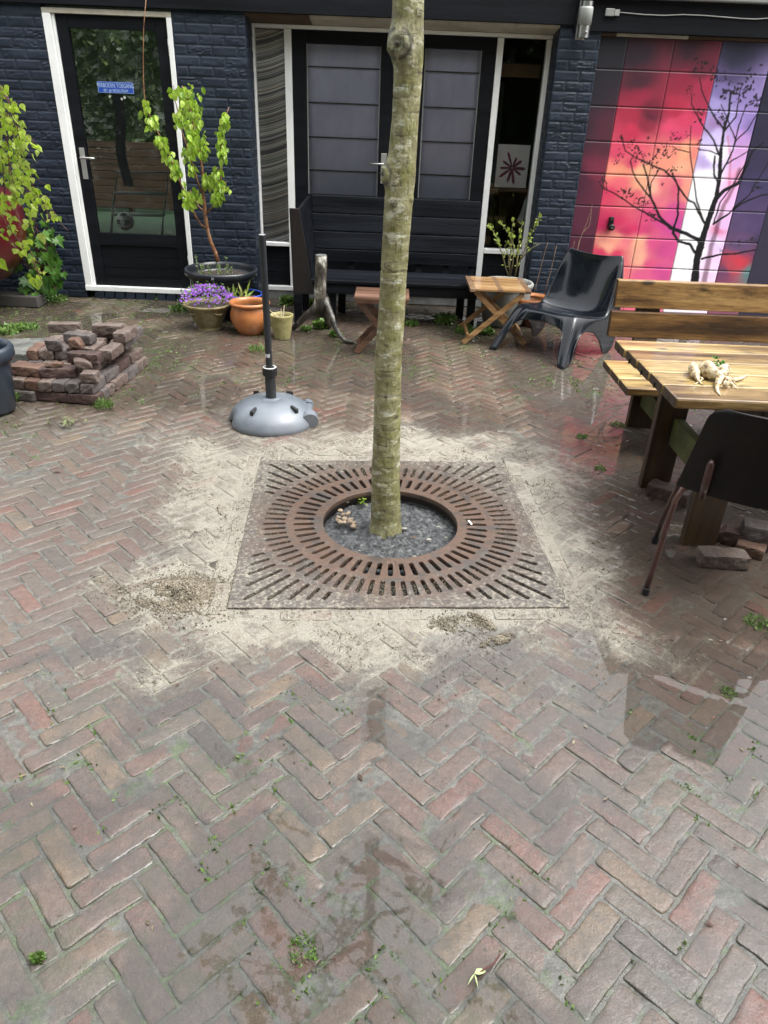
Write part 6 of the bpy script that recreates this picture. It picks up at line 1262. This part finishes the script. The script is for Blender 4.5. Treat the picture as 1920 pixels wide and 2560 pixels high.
rootobj('celery_root', 'stubby pale root with one long thin tail hanging to the front of the table', [([q8(1070, 330, .755), q8(1050, 370, .757), q8(1020, 430, .75), q8(985, 490, .74), q8(960, 560, .733), q8(950, 620, .727), q8(975, 680, .724), q8(1010, 720, .722)], [.016, .026, .018, .014, .011, .008, .005, .0015]), ([q8(1110, 560, .735), q8(1050, 545, .735)], [.014, .013])])
# ------------------------------------------------------------------ BROWN STACKING CHAIR
t = thing('stacking_chair', (1.04, -.50, 0), 'dark brown shell chair on brown steel tube legs at the right edge', 'chair', rz=-math.radians(27.7))
BSH = M('dark_brown_shell', [(.004, .003, .0035), (.007, .005, .0055), (.011, .008, .008)], scale=6, spec=.25, rough=.5, bump=.25, bscale=120, dist=.001, coat=.15, crough=.3)
BTU = M('brown_enamel_tube', [(.035, .014, .011), (.06, .025, .02), (.09, .045, .035)], scale=12, rough=.3, bump=.15, bscale=80, coat=.4)
mb = MB(); NU, NV = 23, 31; P_ = []
for i in range(NU):
    f = i / (NU - 1)
    for j in range(NV):
        v = -1 + 2 * j / (NV - 1)
        hw = .245 - .055 * f; zz = .455 + .365 * f; av = abs(v)
        # rounded upper corners
        cr = .14
        if f > 1 - cr: k_ = (f - (1 - cr)) / cr; hw -= .05 * (1 - math.sqrt(max(0, 1 - k_ ** 2)))
        lowc = .035 * max(0, av - .75) / .25 * (1 - f) 
        P_.append((.25 + v * hw, .075 + .035 * av ** 2 - .075 * f + .02 * math.sin(f * 3.1), zz - .012 * v * v * f + (.0 if f > .3 else .03 * (1 - av) * 0)))
mb.grid(P_, NU, NV); mb.build('backrest', BSH, t, smooth=True, local=True, solid=.011, bevel=.003)
mb = MB(); P_ = []
for i in range(16):
    f = i / 15
    for j in range(21): v = -1 + 2 * j / 20; P_.append((.25 + v * (.2 - .015 * math.cos(f * 3)), .12 + .36 * f, .455 - .012 * (1 - v * v) - .02 * max(0, f - .8) / .2 * (1)))
mb.grid(P_, 16, 21); mb.build('seat', BSH, t, smooth=True, local=True, solid=.011)
for xs2, pts in ((0, [(-.0, 0, .03), (.004, .035, .12), (.010, .09, .30), (.014, .115, .39), (.028, .135, .43), (.06, .15, .445), (.44, .15, .445), (.472, .135, .43), (.486, .115, .39), (.50, 0, .03)]), (1, [(-.045, .44, .03), (-.035, .40, .14), (-.005, .31, .34), (.0, .295, .395), (.015, .285, .43), (.05, .28, .445), (.45, .28, .445), (.485, .285, .43), (.50, .295, .395), (.545, .44, .03)])):
    mb = MB(); mb.tube(pts, .0115, 14); mb.build('leg_frame', BTU, t, smooth=True, local=True)
    for p in (pts[0], pts[-1]):
        mb = MB(); mb.tube([(p[0], p[1], .0), (p[0] + (.001 if p[0] < .2 else -.001), p[1], .034)], .0145, 14); mb.build('foot_cap', BP_, t, smooth=False, local=True, bevel=.003)
for x_ in (.105, .395):
    mb = MB(); mb.tube([(x_, .078, .44), (x_, .052, .50), (x_ + .0, .030, .60), (x_, .035, .615)], [.012, .015, .014, .007], 12); mb.build('back_pin', BTU, t, smooth=True, local=True)
# ------------------------------------------------------------------ LOOSE BRICKS
BRM = M('reclaimed_brick', [(.035, .022, .019), (.07, .042, .034), (.10, .07, .058), (.15, .12, .10), (.06, .045, .04)], scale=9, rough=.75, bump=1., bscale=60, island=True, coat=.25, crough=.3, dist=.006, lo=.3, hi=.72)
BRD = M('dark_red_brick', [(.03, .018, .015), (.055, .031, .026), (.085, .05, .042)], scale=10, rough=.7, bump=1., bscale=60, coat=.3, crough=.3, dist=.005)
BRO = M('orange_brick', [(.06, .032, .022), (.11, .06, .04), (.16, .10, .07)], scale=10, rough=.75, bump=1., bscale=60, coat=.2, crough=.3, dist=.005)
BRG = M('grey_brick', [(.04, .032, .03), (.085, .072, .068), (.13, .11, .10)], scale=10, rough=.75, bump=1., bscale=60, coat=.2, crough=.3, dist=.005)
def brick(center, L_, W_, H_, ang, label, mat=None, group=None, rough_=.011, tilt=(0, 0), chip=0., name='brick', cat='brick'):
    nx, ny, nz_ = max(4, int(L_ / .017)), max(3, int(W_ / .017)), 5; verts = {}; V_ = []; F_ = []
    sd = int(rng.integers(50)); cc_ = rng.choice([-1, 1], 2)
    def vid(i, j, k):
        key = (i, j, k)
        if key not in verts:
            x, y, z = (i / nx - .5), (j / ny - .5), (k / nz_ - .5); e = [abs(x) > .49, abs(y) > .49, abs(z) > .49]; ne = sum(e)
            p = np.array([x * L_, y * W_, z * H_]); sh = {1: 0, 2: .0014, 3: .003}.get(ne, 0)
            q_ = np.array([1. if abs(a) > .49 else 0. for a in (x, y, z)]) * np.sign([x, y, z]); p = p - q_ * sh * (1 + 1.2 * (float(vn(x * 9 + sd, y * 9 + z * 7, 1.3, sd)) - .3))
            dn_ = rough_ * (float(vf(x * L_ * 1.2 + sd, y * W_ + z * H_ * 1.7, 22, 3, sd)) - .55); p = p + q_ * dn_
            if chip and x * cc_[0] > .5 - chip and z > 0: p[2] -= (x * cc_[0] - (.5 - chip)) / chip * H_ * .55 * (.6 + .8 * float(vn(y * 8, sd, 1))); 
            verts[key] = len(V_); V_.append(p)
        return verts[key]
    for a in range(nx):
        for b_ in range(ny): F_.append((vid(a, b_, nz_), vid(a + 1, b_, nz_), vid(a + 1, b_ + 1, nz_), vid(a, b_ + 1, nz_))); F_.append((vid(a, b_ + 1, 0), vid(a + 1, b_ + 1, 0), vid(a + 1, b_, 0), vid(a, b_, 0)))
        for c_ in range(nz_): F_.append((vid(a, 0, c_), vid(a + 1, 0, c_), vid(a + 1, 0, c_ + 1), vid(a, 0, c_ + 1))); F_.append((vid(a, ny, c_ + 1), vid(a + 1, ny, c_ + 1), vid(a + 1, ny, c_), vid(a, ny, c_)))
    for b_ in range(ny):
        for c_ in range(nz_): F_.append((vid(0, b_, c_ + 1), vid(0, b_ + 1, c_ + 1), vid(0, b_ + 1, c_), vid(0, b_, c_))); F_.append((vid(nx, b_, c_), vid(nx, b_ + 1, c_), vid(nx, b_ + 1, c_ + 1), vid(nx, b_, c_ + 1)))
    mb = MB(); mb.add(V_, F_); o = mb.build(name, mat or rng.choice([BRM, BRM, BRD, BRG, BRM]), local=True)
    o.location = center; o.rotation_euler = (tilt[0], tilt[1], ang); return tag(o, label, cat, group)
zb = lambda x, y: (x * .2411, 780 + y * .2411)
def fb(a, b, z, depth, h, label, **k):   # a,b: the two lower front corners as seen, standing on height z
    pa, pb = G(*zb(*a), z), G(*zb(*b), z); d = pb - pa; l_ = np.linalg.norm(d[:2]); ang = math.atan2(d[1], d[0]); nrm = np.array([-math.sin(ang), math.cos(ang), 0]); c = (pa + pb) / 2 + nrm * depth / 2 + [0, 0, h / 2]
    return brick(c, l_, depth, h, ang, label, group='reclaimed bricks stacked on the left', **k)
HB = .066; Lb, Wb = .205, .088; SG = 'reclaimed bricks stacked on the left'
ORD = ['first', 'second', 'third', 'fourth', 'fifth', 'sixth', 'seventh', 'eighth', 'ninth', 'tenth', 'eleventh', 'twelfth']
fr = G(*zb(1025, 978)); X1 = fr[0]; Y0 = fr[1]; skew = math.radians(-4)
def bk(lx, ly, z, alongx, label, cut=1., jit=.004, **k):   # lx measured left from the stack's right front corner
    L_ = Lb * cut; x, y = (-lx - L_ / 2, ly + Wb / 2) if alongx else (-lx - Wb / 2, ly + L_ / 2)
    x += rng.normal(0, jit); y += rng.normal(0, jit); c, s_ = math.cos(skew), math.sin(skew)
    return brick((X1 + x * c - y * s_, Y0 + x * s_ + y * c, z + HB / 2 + .0005 + rng.uniform(0, .0006)), L_ - .004, Wb - .004, HB - .002, skew + (0 if alongx else math.pi / 2) + rng.normal(0, .012), label, group=SG, **k)
# course 1
for i in range(4): bk(i * Lb, 0, 0, True, f'{ORD[i]} brick from the right in the bottom front row of the brick stack', mat=BRD if i < 2 else None)
y = Wb
for i, (ax_, ln) in enumerate(((True, Wb), (True, Wb), (False, Lb), (False, Lb), (True, Wb), (True, Wb))):
    bk(0, y, 0, ax_, f'{ORD[i]} brick behind the front corner along the right side of the bottom course'); y += ln
for yy in (Wb + .18, Wb + .39, Wb + .60):
    for xx in (.22, .43): bk(xx, yy, 0, True, 'hidden brick inside the bottom course of the brick stack')
# course 2: headers in front, stretchers along the side
for i in range(7): bk(.03 + i * (Wb + .001), .012, HB, False, f'{ORD[i]} brick end from the right in the second course of the brick stack', mat=(BRG, BRG, BRG, BRM, BRO, BRM, BRM, BRM)[i])
y = .012 + Lb
for i in range(3): bk(.03, y, HB, False, f'{ORD[i]} long brick behind the corner along the right side of the second course'); y += Lb + .002
for yy in (.24, .45, .66):
    for xx in (.14, .235, .33): bk(xx, min(yy, .62), HB, False, 'hidden brick inside the second course of the brick stack')
# course 3
fb((415, 690), (795, 690), 2 * HB, Wb, HB - .004, 'dark purple red brick lying crosswise in the front of the third course', mat=BRD)
fb((95, 655), (412, 685), 2 * HB, Wb * 1.3, HB - .004, 'leftmost yellowish brown brick in the front of the third course', mat=BRO)
fb((835, 745), (1000, 750), 2 * HB, .09, HB, 'half brick standing alone on the right front of the second course', mat=BRM)
for i, (lx_, ly_) in enumerate(((.13, .20), (.13, .41), (.13, .62))): bk(lx_ - .03, ly_, 2 * HB, False, f'{ORD[i]} brick from the front along the right side of the third course')
for i, (lx_, ly_) in enumerate(((.24, .18), (.34, .18), (.44, .18), (.30, .40), (.40, .42), (.3, .6))): bk(lx_, ly_, 2 * HB, False, 'hidden brick inside the third course of the brick stack')
# course 4
z4 = 3 * HB
for i, (a, b) in enumerate((((280, 500), (400, 502)), ((410, 500), (560, 502)), ((570, 500), (690, 500)))): fb(a, b, z4, Lb, HB - .003, f'{ORD[i]} brick end from the left in the fourth course of the brick stack', mat=(BRO, BRM, BRG)[i])
fb((700, 530), (1020, 552), z4, Wb, HB, 'long dark red brick at the right front of the fourth course', mat=BRD)
c4 = G(*zb(1050, 545), z4)
for i in range(3): brick((c4[0] - .005 + .012 * i * 0 + .01, c4[1] + .19 + i * .208, z4 + HB / 2), Lb, Wb, HB - .002, math.pi / 2 + skew, f'{ORD[i]} brick along the right edge of the fourth course', group=SG)
for i, (dx, dy) in enumerate(((.12, .22), (.22, .22), (.13, .43), (.23, .43), (.33, .25), (.33, .45), (.43, .3))): brick((c4[0] - dx, c4[1] + dy, z4 + HB / 2), Lb, Wb, HB - .003, math.pi / 2 + skew + rng.normal(0, .02), 'pale dusty brick in the middle of the fourth course', group=SG, mat=BRM)
# loose ones on top
z5 = 4 * HB
fb((500, 222), (835, 222), z4 + .004, Wb, HB, 'long brown brick lying at the back left on top of the stack', mat=BRM)
fb((1020, 275), (1205, 282), z5 - .01, .1, HB, 'red faced brick at the back right on top of the stack', mat=BRD)
bk_ = fb((1210, 285), (1235, 262), z5 - .01, .02, HB - .01, 'thin broken slice leaning at the back right of the stack', mat=BRO)
brick(tuple(G(*zb(1130, 175), z5 + .05)), Lb, Wb, HB, -.05 + math.pi * 0, 'pale topped brick resting across the back right top of the stack', mat=BRM, group=SG)
brick(tuple(G(*zb(1300, 230), z5 + .03) + [0, 0, 0]), Wb, Lb, HB, skew, 'pale weathered brick forming the high back right corner of the stack', mat=BRM, group=SG)
brick(tuple(G(*zb(1300, 300), z4 + .03) + [0, .0, 0]), Wb, Lb, HB, skew, 'rough brick just under the high back right corner of the stack', mat=BRG, group=SG)
brick(tuple(G(*zb(830, 265), z5 + .035)), .19, .085, .062, -.16, 'two toned brick with a grey end lying on top of the stack', mat=BRG, group=SG)
brick(tuple(G(*zb(790, 315), z5 + .035)), .085, .075, .062, .05, 'small brown half brick with a white fleck on top of the stack', mat=BRO, chip=.3, group=SG)
brick(tuple(G(*zb(560, 345), z4 + HB + .03)), .10, .03, .075, .05, 'grey broken brick slab standing upright on the stack', mat=BRG, tilt=(.15, 0), group=SG)
brick(tuple(G(*zb(860, 530), z4 + .028)), .10, .08, .055, .3, 'wedge shaped broken brick on the right front of the third course', mat=BRM, chip=.5, group=SG)
brick(tuple(G(*zb(565, 540), 3 * HB + .012)), .10, .05, .028, .1, 'thin curved brick chip lying on the dark red brick', mat=BRO, chip=.45, group=SG)
# concrete slabs left of the stack
SLM = M('mossy_grey_slab', [(.03, .034, .03), (.075, .08, .072), (.13, .135, .12), (.18, .185, .165)], scale=7, rough=.7, bump=1., bscale=70, coat=.3, dist=.005)
sc0 = G(60, 872, .17)
brick((sc0[0] - .10, sc0[1] + .02, .15), .56, .40, .055, .30, 'grey concrete slab, the upper one, lying left of the brick stack', mat=SLM, name='concrete_slab', cat='slab', group='concrete slabs by the stack')
brick((sc0[0] - .11, sc0[1] - .01, .095), .54, .38, .05, .28, 'dark concrete slab, the lower one, under the top slab left of the bricks', mat=SLM, name='concrete_slab', cat='slab', group='concrete slabs by the stack')
brick((sc0[0] - .12, sc0[1] - .0, .034), .44, .34, .066, .3, 'dark mossy block carrying the concrete slabs left of the brick stack', mat=SLM, name='concrete_block', cat='block')
# bricks under the table
UG = 'loose bricks around the picnic table legs'
def ub(px, py, L_, W_, H_, ang, label, z=0., **k): c = G(px, py, z + H_ / 2); brick((c[0], c[1], z + H_ / 2 + .001), L_, W_, H_, math.radians(ang), label, group=UG, **k)
ub(1672, 1232, .205, .10, .07, -35, 'cracked brown brick lying beside the rear left leg of the picnic table', mat=BRD)
ub(1806, 1395, .205, .09, .065, -3, 'dusty red brown brick lying in front of the front left table leg', mat=BRM)
ub(1828, 1338, .13, .09, .07, -28, 'dark broken brick just right of the front left table leg', mat=BRD, chip=.3)
ub(1876, 1372, .12, .08, .05, -30, 'small red brick piece between two darker bricks under the table', mat=BRO)
ub(1915, 1330, .20, .10, .07, -20, 'dark grey brick at the right edge resting on the red piece', z=.05, mat=BRG)
print('bricks done')
# ------------------------------------------------------------------ LEFT EDGE: bucket, red thing, birch, sycamore
lb = (-2.42, 1.16); BUC = M('blue_black_bucket', [(.010, .016, .028), (.02, .03, .045), (.035, .05, .07)], scale=5, rough=.4, bump=.3, coat=.4, crough=.1)
t = thing('black_bucket', (lb[0], lb[1], 0), 'dark blue black plastic tub cut by the left edge in front of the brick stack', 'tub')
mb = MB(); mb.lathe([(0, 0), (.105, 0), (.13, .02), (.152, .30), (.156, .33)], (lb[0], lb[1], 0), 48); mb.build('tub_body', BUC, t, smooth=True)
mb = MB(); mb.lathe([(.155, .315), (.175, .32), (.186, .345), (.184, .385), (.17, .405), (.155, .40), (.148, .36), (.13, .1), (0, .09)], (lb[0], lb[1], 0), 48); mb.build('rim', BUC, t, smooth=True)
RED = M('dark_red_gloss', [(.04, .003, .004), (.075, .006, .008), (.10, .012, .012)], scale=4, rough=.3, coat=.5, bump=.1)
t = thing('red_barrel', (-3.68, 3.45, 0), 'dark red rounded container in the shade behind the birch leaves at the left edge', 'container')
mb = MB(); mb.lathe([(0, .20), (.18, .21), (.36, .30), (.50, .48), (.54, .70), (.52, .92), (.44, .98), (0, 1.0)], (-3.72, 3.5, 0), 48); mb.build('body', RED, t, smooth=True)
mb = MB(); mb.lathe([(.10, 0), (.12, .02), (.10, .215)], (-3.72, 3.5, 0), 20); mb.build('foot', BLACKW, t)
mb = MB(); mb.box(-4.0, -3.22, 3.62, 3.80, .0, .10); tag(mb.build('timber_block', flat('grey_timber', (.06, .055, .05), .8), bevel=.01), 'grey weathered timber beam on the ground under the red container', 'beam')
BIR = leafmat('birch_leaves', [(.2, .33, .03), (.30, .45, .035), (.40, .55, .05), (.5, .62, .14), (.16, .28, .03)], .42)
TWG = flat('red_brown_twig', (.09, .03, .02), .6)
t = thing('weeping_birch', (-2.9, 1.9, 0), 'weeping birch branches with bright green leaves hanging in at the left edge', 'tree')
q4 = lambda x, y, Y: Wy(x * .10850, 180 + y * .1085, Y); q4b = lambda x, y, Y: Wy(x * .18987, 440 + y * .18987, Y); mb = MB(); lm = MB(); YB = 1.9
BRN = [[q4(-400, -500, YB), q4(-200, 0, YB), q4(0, 115, YB), q4(150, 230, YB), q4(300, 460, YB), q4(430, 640, YB), q4(540, 1000, YB), q4(620, 1300, YB), q4(700, 1700, YB), q4(760, 1950, YB), q4(850, 2200, YB), q4b(560, 160, YB), q4b(640, 300, YB), q4b(720, 420, YB), q4b(790, 560, YB)],
       [q4(-300, -50, YB), q4(0, 190, YB), q4(150, 340, YB), q4(270, 530, YB), q4(400, 760, YB), q4(330, 1000, YB), q4(400, 1200, YB), q4(480, 1500, YB), q4(560, 1800, YB), q4(600, 2150, YB), q4b(420, 120, YB), q4b(560, 250, YB), q4b(600, 380, YB)],
       [q4(-300, 200, YB), q4(0, 430, YB), q4(100, 600, YB), q4(200, 850, YB), q4(250, 1000, YB), q4(380, 1100, YB), q4(600, 1350, YB), q4(820, 1520, YB), q4(890, 1700, YB)],
       [q4(-300, 600, YB), q4(-50, 900, YB), q4(100, 1200, YB), q4(200, 1500, YB), q4(260, 1900, YB), q4b(150, 50, YB), q4b(190, 200, YB), q4b(340, 420, YB), q4b(400, 560, YB), q4b(440, 640, YB), q4b(540, 720, YB)],
       [q4(-300, 1200, YB), q4(0, 1500, YB), q4(50, 1900, YB), q4b(50, 50, YB), q4b(70, 300, YB), q4b(110, 500, YB), q4b(120, 640, YB), q4b(160, 760, YB)],
       [q4(-300, 1700, YB), q4(-50, 1990, YB), q4(130, 2100, YB), q4b(150, 100, YB), q4b(230, 250, YB), q4b(420, 200, YB), q4b(540, 330, YB), q4b(700, 500, YB), q4b(790, 650, YB), q4b(870, 730, YB)],
       [q4b(-200, 300, YB), q4b(-20, 560, YB), q4b(40, 680, YB), q4b(130, 780, YB), q4b(190, 880, YB), q4b(270, 1000, YB), q4b(340, 1120, YB), q4b(400, 1220, YB), q4b(440, 1320, YB)], [q4b(340, 1120, YB), q4b(420, 1260, YB), q4b(490, 1330, YB)], [q4b(230, 900, YB), q4b(300, 1060, YB), q4b(370, 1150, YB), q4b(350, 1270, YB)], [q4b(350, 1270, YB), q4b(400, 1400, YB), q4b(440, 1540, YB)]]
def dens_b(x, y):   # source pixels
    if y < 205: return .25
    edge = np.interp(y, [180, 215, 262, 300, 350, 400, 455, 540, 560, 600, 640, 745], [10, 22, 60, 72, 98, 104, 122, 150, 90, 75, 62, 85]); left = np.interp(y, [180, 560, 600, 660, 700, 745], [-60, -60, 15, 25, 55, 70])
    return 1. if left < x < edge else .12
nb_ = 0
for bi, l in enumerate(BRN):
    l = [p + np.array([0, (bi - 4) * .03, 0]) for p in l]; mb.tube(l, list(np.linspace(.0042, .0012, len(l))), 5)
    for a, b in zip(l[:-1], l[1:]):
        for k in range(int(np.linalg.norm(b - a) / .011)):
            p = a + (b - a) * rng.random(); pp = p + rng.normal(0, .03, 3); x, y = topx(pp)
            if y > 205 and rng.random() < dens_b(x, y):
                mb.tube([p, (p + pp) / 2 + [0, 0, .004], pp], [.0012, .0009, .0006], 3); leaf(lm, pp, (rng.normal(0, .35), rng.normal(0, .4), -1), rv() * .8 + [0, -1, .15], rng.uniform(.03, .056), 'birch', .3, .25); nb_ += 1
leaf(lm, q4b(540, 745, YB), (.1, 0, -1), (0, -1, .2), .075, 'birch'); leaf(lm, q4b(430, 1330, YB), (.1, 0, -1), (-.3, -1, .2), .085, 'birch'); leaf(lm, q4b(490, 1345, YB), (-.1, 0, -1), (.3, -1, .2), .08, 'birch'); leaf(lm, q4b(-30, 1090, YB), (.6, 0, -1), (0, -1, .2), .09, 'birch')
print('birch', nb_)
mb.build('branches', TWG, t); lm.build('crown', BIR, t)
MAP = leafmat('sycamore_leaves', [(.02, .06, .010), (.04, .11, .016), (.07, .17, .025), (.11, .24, .04)], .25, .35)
t = thing('sycamore_sapling', (-2.93, 3.85, 0), 'dark green lobed sycamore sapling against the navy wall left of the door', 'plant'); mb = MB(); lm = MB()
YM = 3.82; b0 = Wy(100, 745, YM); b0[2] = 0
ML = [(120, 590, .13), (140, 600, .12), (100, 600, .12), (75, 575, .10), (120, 640, .16), (138, 655, .13), (95, 610, .13), (30, 630, .17), (75, 640, .13), (115, 645, .17), (128, 622, .13), (95, 668, .14), (135, 680, .15), (120, 672, .13), (85, 680, .14), (122, 700, .16), (152, 708, .19), (60, 700, .16), (100, 715, .15), (118, 725, .14), (75, 722, .13), (105, 590, .12), (70, 600, .13), (50, 620, .12), (140, 640, .12), (100, 690, .13), (145, 690, .12), (65, 560, .12), (85, 560, .12), (110, 560, .10), (135, 730, .12), (90, 735, .12), (60, 720, .12), (45, 665, .12)]
for x, y, s_ in ML + [(x + rng.normal(0, 9), y + rng.normal(0, 10), s_ * .7) for x, y, s_ in ML]:
    p = Wy(x, y - s_ * 60, YM - rng.uniform(0, .16)); mb.tube([b0 + [0, .05, .02], (b0 + p) / 2 + [0, .12, .1], p + [0, .03, .01], p], [.006, .004, .002, .0015], 5)
    leaf(lm, p, (rng.normal(0, .5), -.35, -.8), (rng.normal(0, .3), -1, .75), s_ * rng.uniform(.6, .85), 'maple', .16, .3)
mb.build('stem', TWG, t, smooth=True); lm.build('foliage', MAP, t)
# ------------------------------------------------------------------ WEEDS, MOSS, LITTER
WG = leafmat('weed_leaves', [(.04, .085, .018), (.08, .155, .028), (.13, .22, .045), (.2, .3, .08)], .3)
def tuft(mb_, c, r, n_, h=.05, kind='small', up=.8):
    for k in range(n_):
        a = rng.uniform(0, 6.283); q = r * math.sqrt(rng.random()); p = np.array(c) + [q * math.cos(a), q * math.sin(a), rng.uniform(0, h * .5)]; leaf(mb_, p, rv() * .8 + [math.cos(a) * .5, math.sin(a) * .5, up], rv(), rng.uniform(.25, .75) * h, kind, .2, .4)
WD = [(735, 740, 14, .07), (455, 760, .05, 0), (1010, 700, .0, 0)]
big = [(140, 750, .10, .05, 'low bright green weed at the foot of the sycamore sapling'), (230, 735, .05, .05, 'small green weed at the left end of the door threshold'), (405, 745, .12, .07, 'bushy green weed growing along the right part of the door threshold'), (360, 742, .06, .05, 'leafy weed at the middle of the door threshold'), (455, 775, .10, .05, 'spreading green weed just left of the flower pot'), (20, 830, .10, .06, 'clump of green weed behind the concrete slabs'), (65, 822, .09, .05, 'flat green weed between slabs and the sycamore'), (25, 1008, .05, .09, 'grass tuft between the dark tub and the brick stack'), (262, 1022, .05, .07, 'grass tuft at the right front corner of the brick stack'),
       (657, 835, .04, .14, 'thin grass tuft at the right side of the terracotta pot'), (706, 845, .03, .07, 'grass tuft in front of the small yellow pot'), (648, 880, .08, .06, 'pale grass clump right behind the parasol pole'), (716, 762, .05, .09, 'dark green weed left of the bench side panel'), (775, 765, .04, .07, 'green weed behind the branch stand'), (805, 822, .05, .09, 'bright green weed between the branch stand legs'), (838, 842, .03, .07, 'small weed by the right root leg of the branch stand'), (766, 827, .04, .05, 'low weed left of the branch stand'), (1110, 805, .07, .09, 'green weed under the black bench right of the tree'), (1165, 830, .09, .06, 'weed patch under the folding table'), (1215, 835, .05, .07, 'weed at the folding table leg beside the chair'), (1030, 812, .05, .05, 'small weed behind the tree trunk under the bench'), (1545, 1065, .05, .02, 'small weed tuft on the wet bricks left of the bench leg'), (1500, 1175, .03, .02, 'tiny weed on the sandy bricks left of the table leg'), (1455, 1095, .03, .02, 'tiny weed on the bricks left of the garden bench'),
       (755, 2375, .035, .016, 'round green moss cushion in a brick joint at the bottom middle'), (1275, 2290, .012, .016, 'small grass tuft on the bricks at the lower right'), (1820, 1730, .025, .016, 'small green weed at the edge of the right puddle'), (1895, 1560, .05, .022, 'weed clump on the bricks at the right edge'), (95, 2400, .010, .022, 'bright green sprout on the bricks at the lower left')]
for i, (px, py, r, h, lab) in enumerate(big):
    c = G(px, py); mb = MB(); kind = 'blade' if 'grass' in lab else 'small'; tuft(mb, (c[0], c[1], float(gh(c[0], c[1]))), r, int(70 + r * 2200), h, kind, 1.4 if kind == 'blade' else .6); tag(mb.build('weed', WG), lab, 'weed', 'weeds growing between the bricks')
mb = MB(); nmo = 0
cand = np.array([q.mean(axis=0) if False else np.array(q[k]) * f + np.array(q[(k + 1) % len(q)]) * (1 - f) for q, c_ in fin for k in range(len(q)) for f in rng.random(3)])
mv = mossm(cand[:, 0], cand[:, 1]) * (1 - .9 * sandm(cand[:, 0], cand[:, 1])); cl = vf(cand[:, 0], cand[:, 1], 4.5, 3, 80)
pr = ss(.45, 1.0, mv) * ss(.48, .62, cl)
for p, w_ in zip(cand, pr):
    if rng.random() < w_ * .6 and abs(p[0]) < 3.6:
        z = float(gh(p[0], p[1])) - .004
        for k in range(int(rng.integers(3, 8))): leaf(mb, (p[0] + rng.normal(0, .009), p[1] + rng.normal(0, .009), z), rv() + [0, 0, .7], rv(), rng.uniform(.006, .018), 'small', .2, .3); nmo += 1
print('moss leaves', nmo)
tag(mb.build('joint_moss', WG), 'tiny green moss and seedlings in the brick joints', 'moss', kind='stuff')
mb = MB()
for k in range(900):
    x, y = rng.uniform(-2.2, 2.2), rng.uniform(-2.0, 3.6); a = rng.uniform(0, 3.14); l_ = rng.gamma(2, .0022) + .002; w_ = l_ * rng.uniform(.15, .5); z = float(gh(x, y)) + .004; c, s_ = math.cos(a), math.sin(a)
    mb.add([(x + c * l_, y + s_ * l_, z), (x - s_ * w_, y + c * w_, z + .002), (x - c * l_, y - s_ * l_, z + .001), (x + s_ * w_, y - c * w_, z + .003)], [(0, 1, 2, 3)])
tag(mb.build('litter', leafmat('dry_litter', [(.02, .015, .01), (.10, .06, .03), (.35, .30, .2), (.03, .02, .015), (.2, .08, .04)], .1)), 'tiny leaf scraps, bud scales and grit scattered over the bricks', 'litter', kind='stuff')
mb = MB(); c = G(1185, 2440)
for a in (-2.2, -1.35, .3): leaf(mb, (c[0], c[1], .008), (math.cos(a), math.sin(a), .15), (0, 0, 1), .028, 'blade' if a < 0 else 'small', .5, .3)
tag(mb.build('fallen_seedling', flat('cream_seedling', (.42, .5, .24), .5)), 'fallen pale green and white seedling on the bricks at the bottom right', 'seedling')
mb = MB(); mb.tube([G(1195, 2432, .008), G(1235, 2410, .01), G(1250, 2385, .008)], [.002, .0025, .0015], 6); tag(mb.build('twig', TWG), 'short red brown twig beside the fallen seedling', 'twig')
mb = MB(); c = G(165, 1062)
for k in range(26): leaf(mb, (c[0] + rng.normal(0, .05), c[1] + rng.normal(0, .03), .01 + rng.uniform(0, .015)), rv() * [1, 1, .2], (0, 0, 1), rng.uniform(.015, .035), 'pear')
tag(mb.build('leaf_litter', leafmat('wilted_leaves', [(.03, .025, .015), (.14, .17, .06), (.3, .3, .15)], .2)), 'small heap of wilted pale leaves on the bricks in front of the stack', 'leaves')
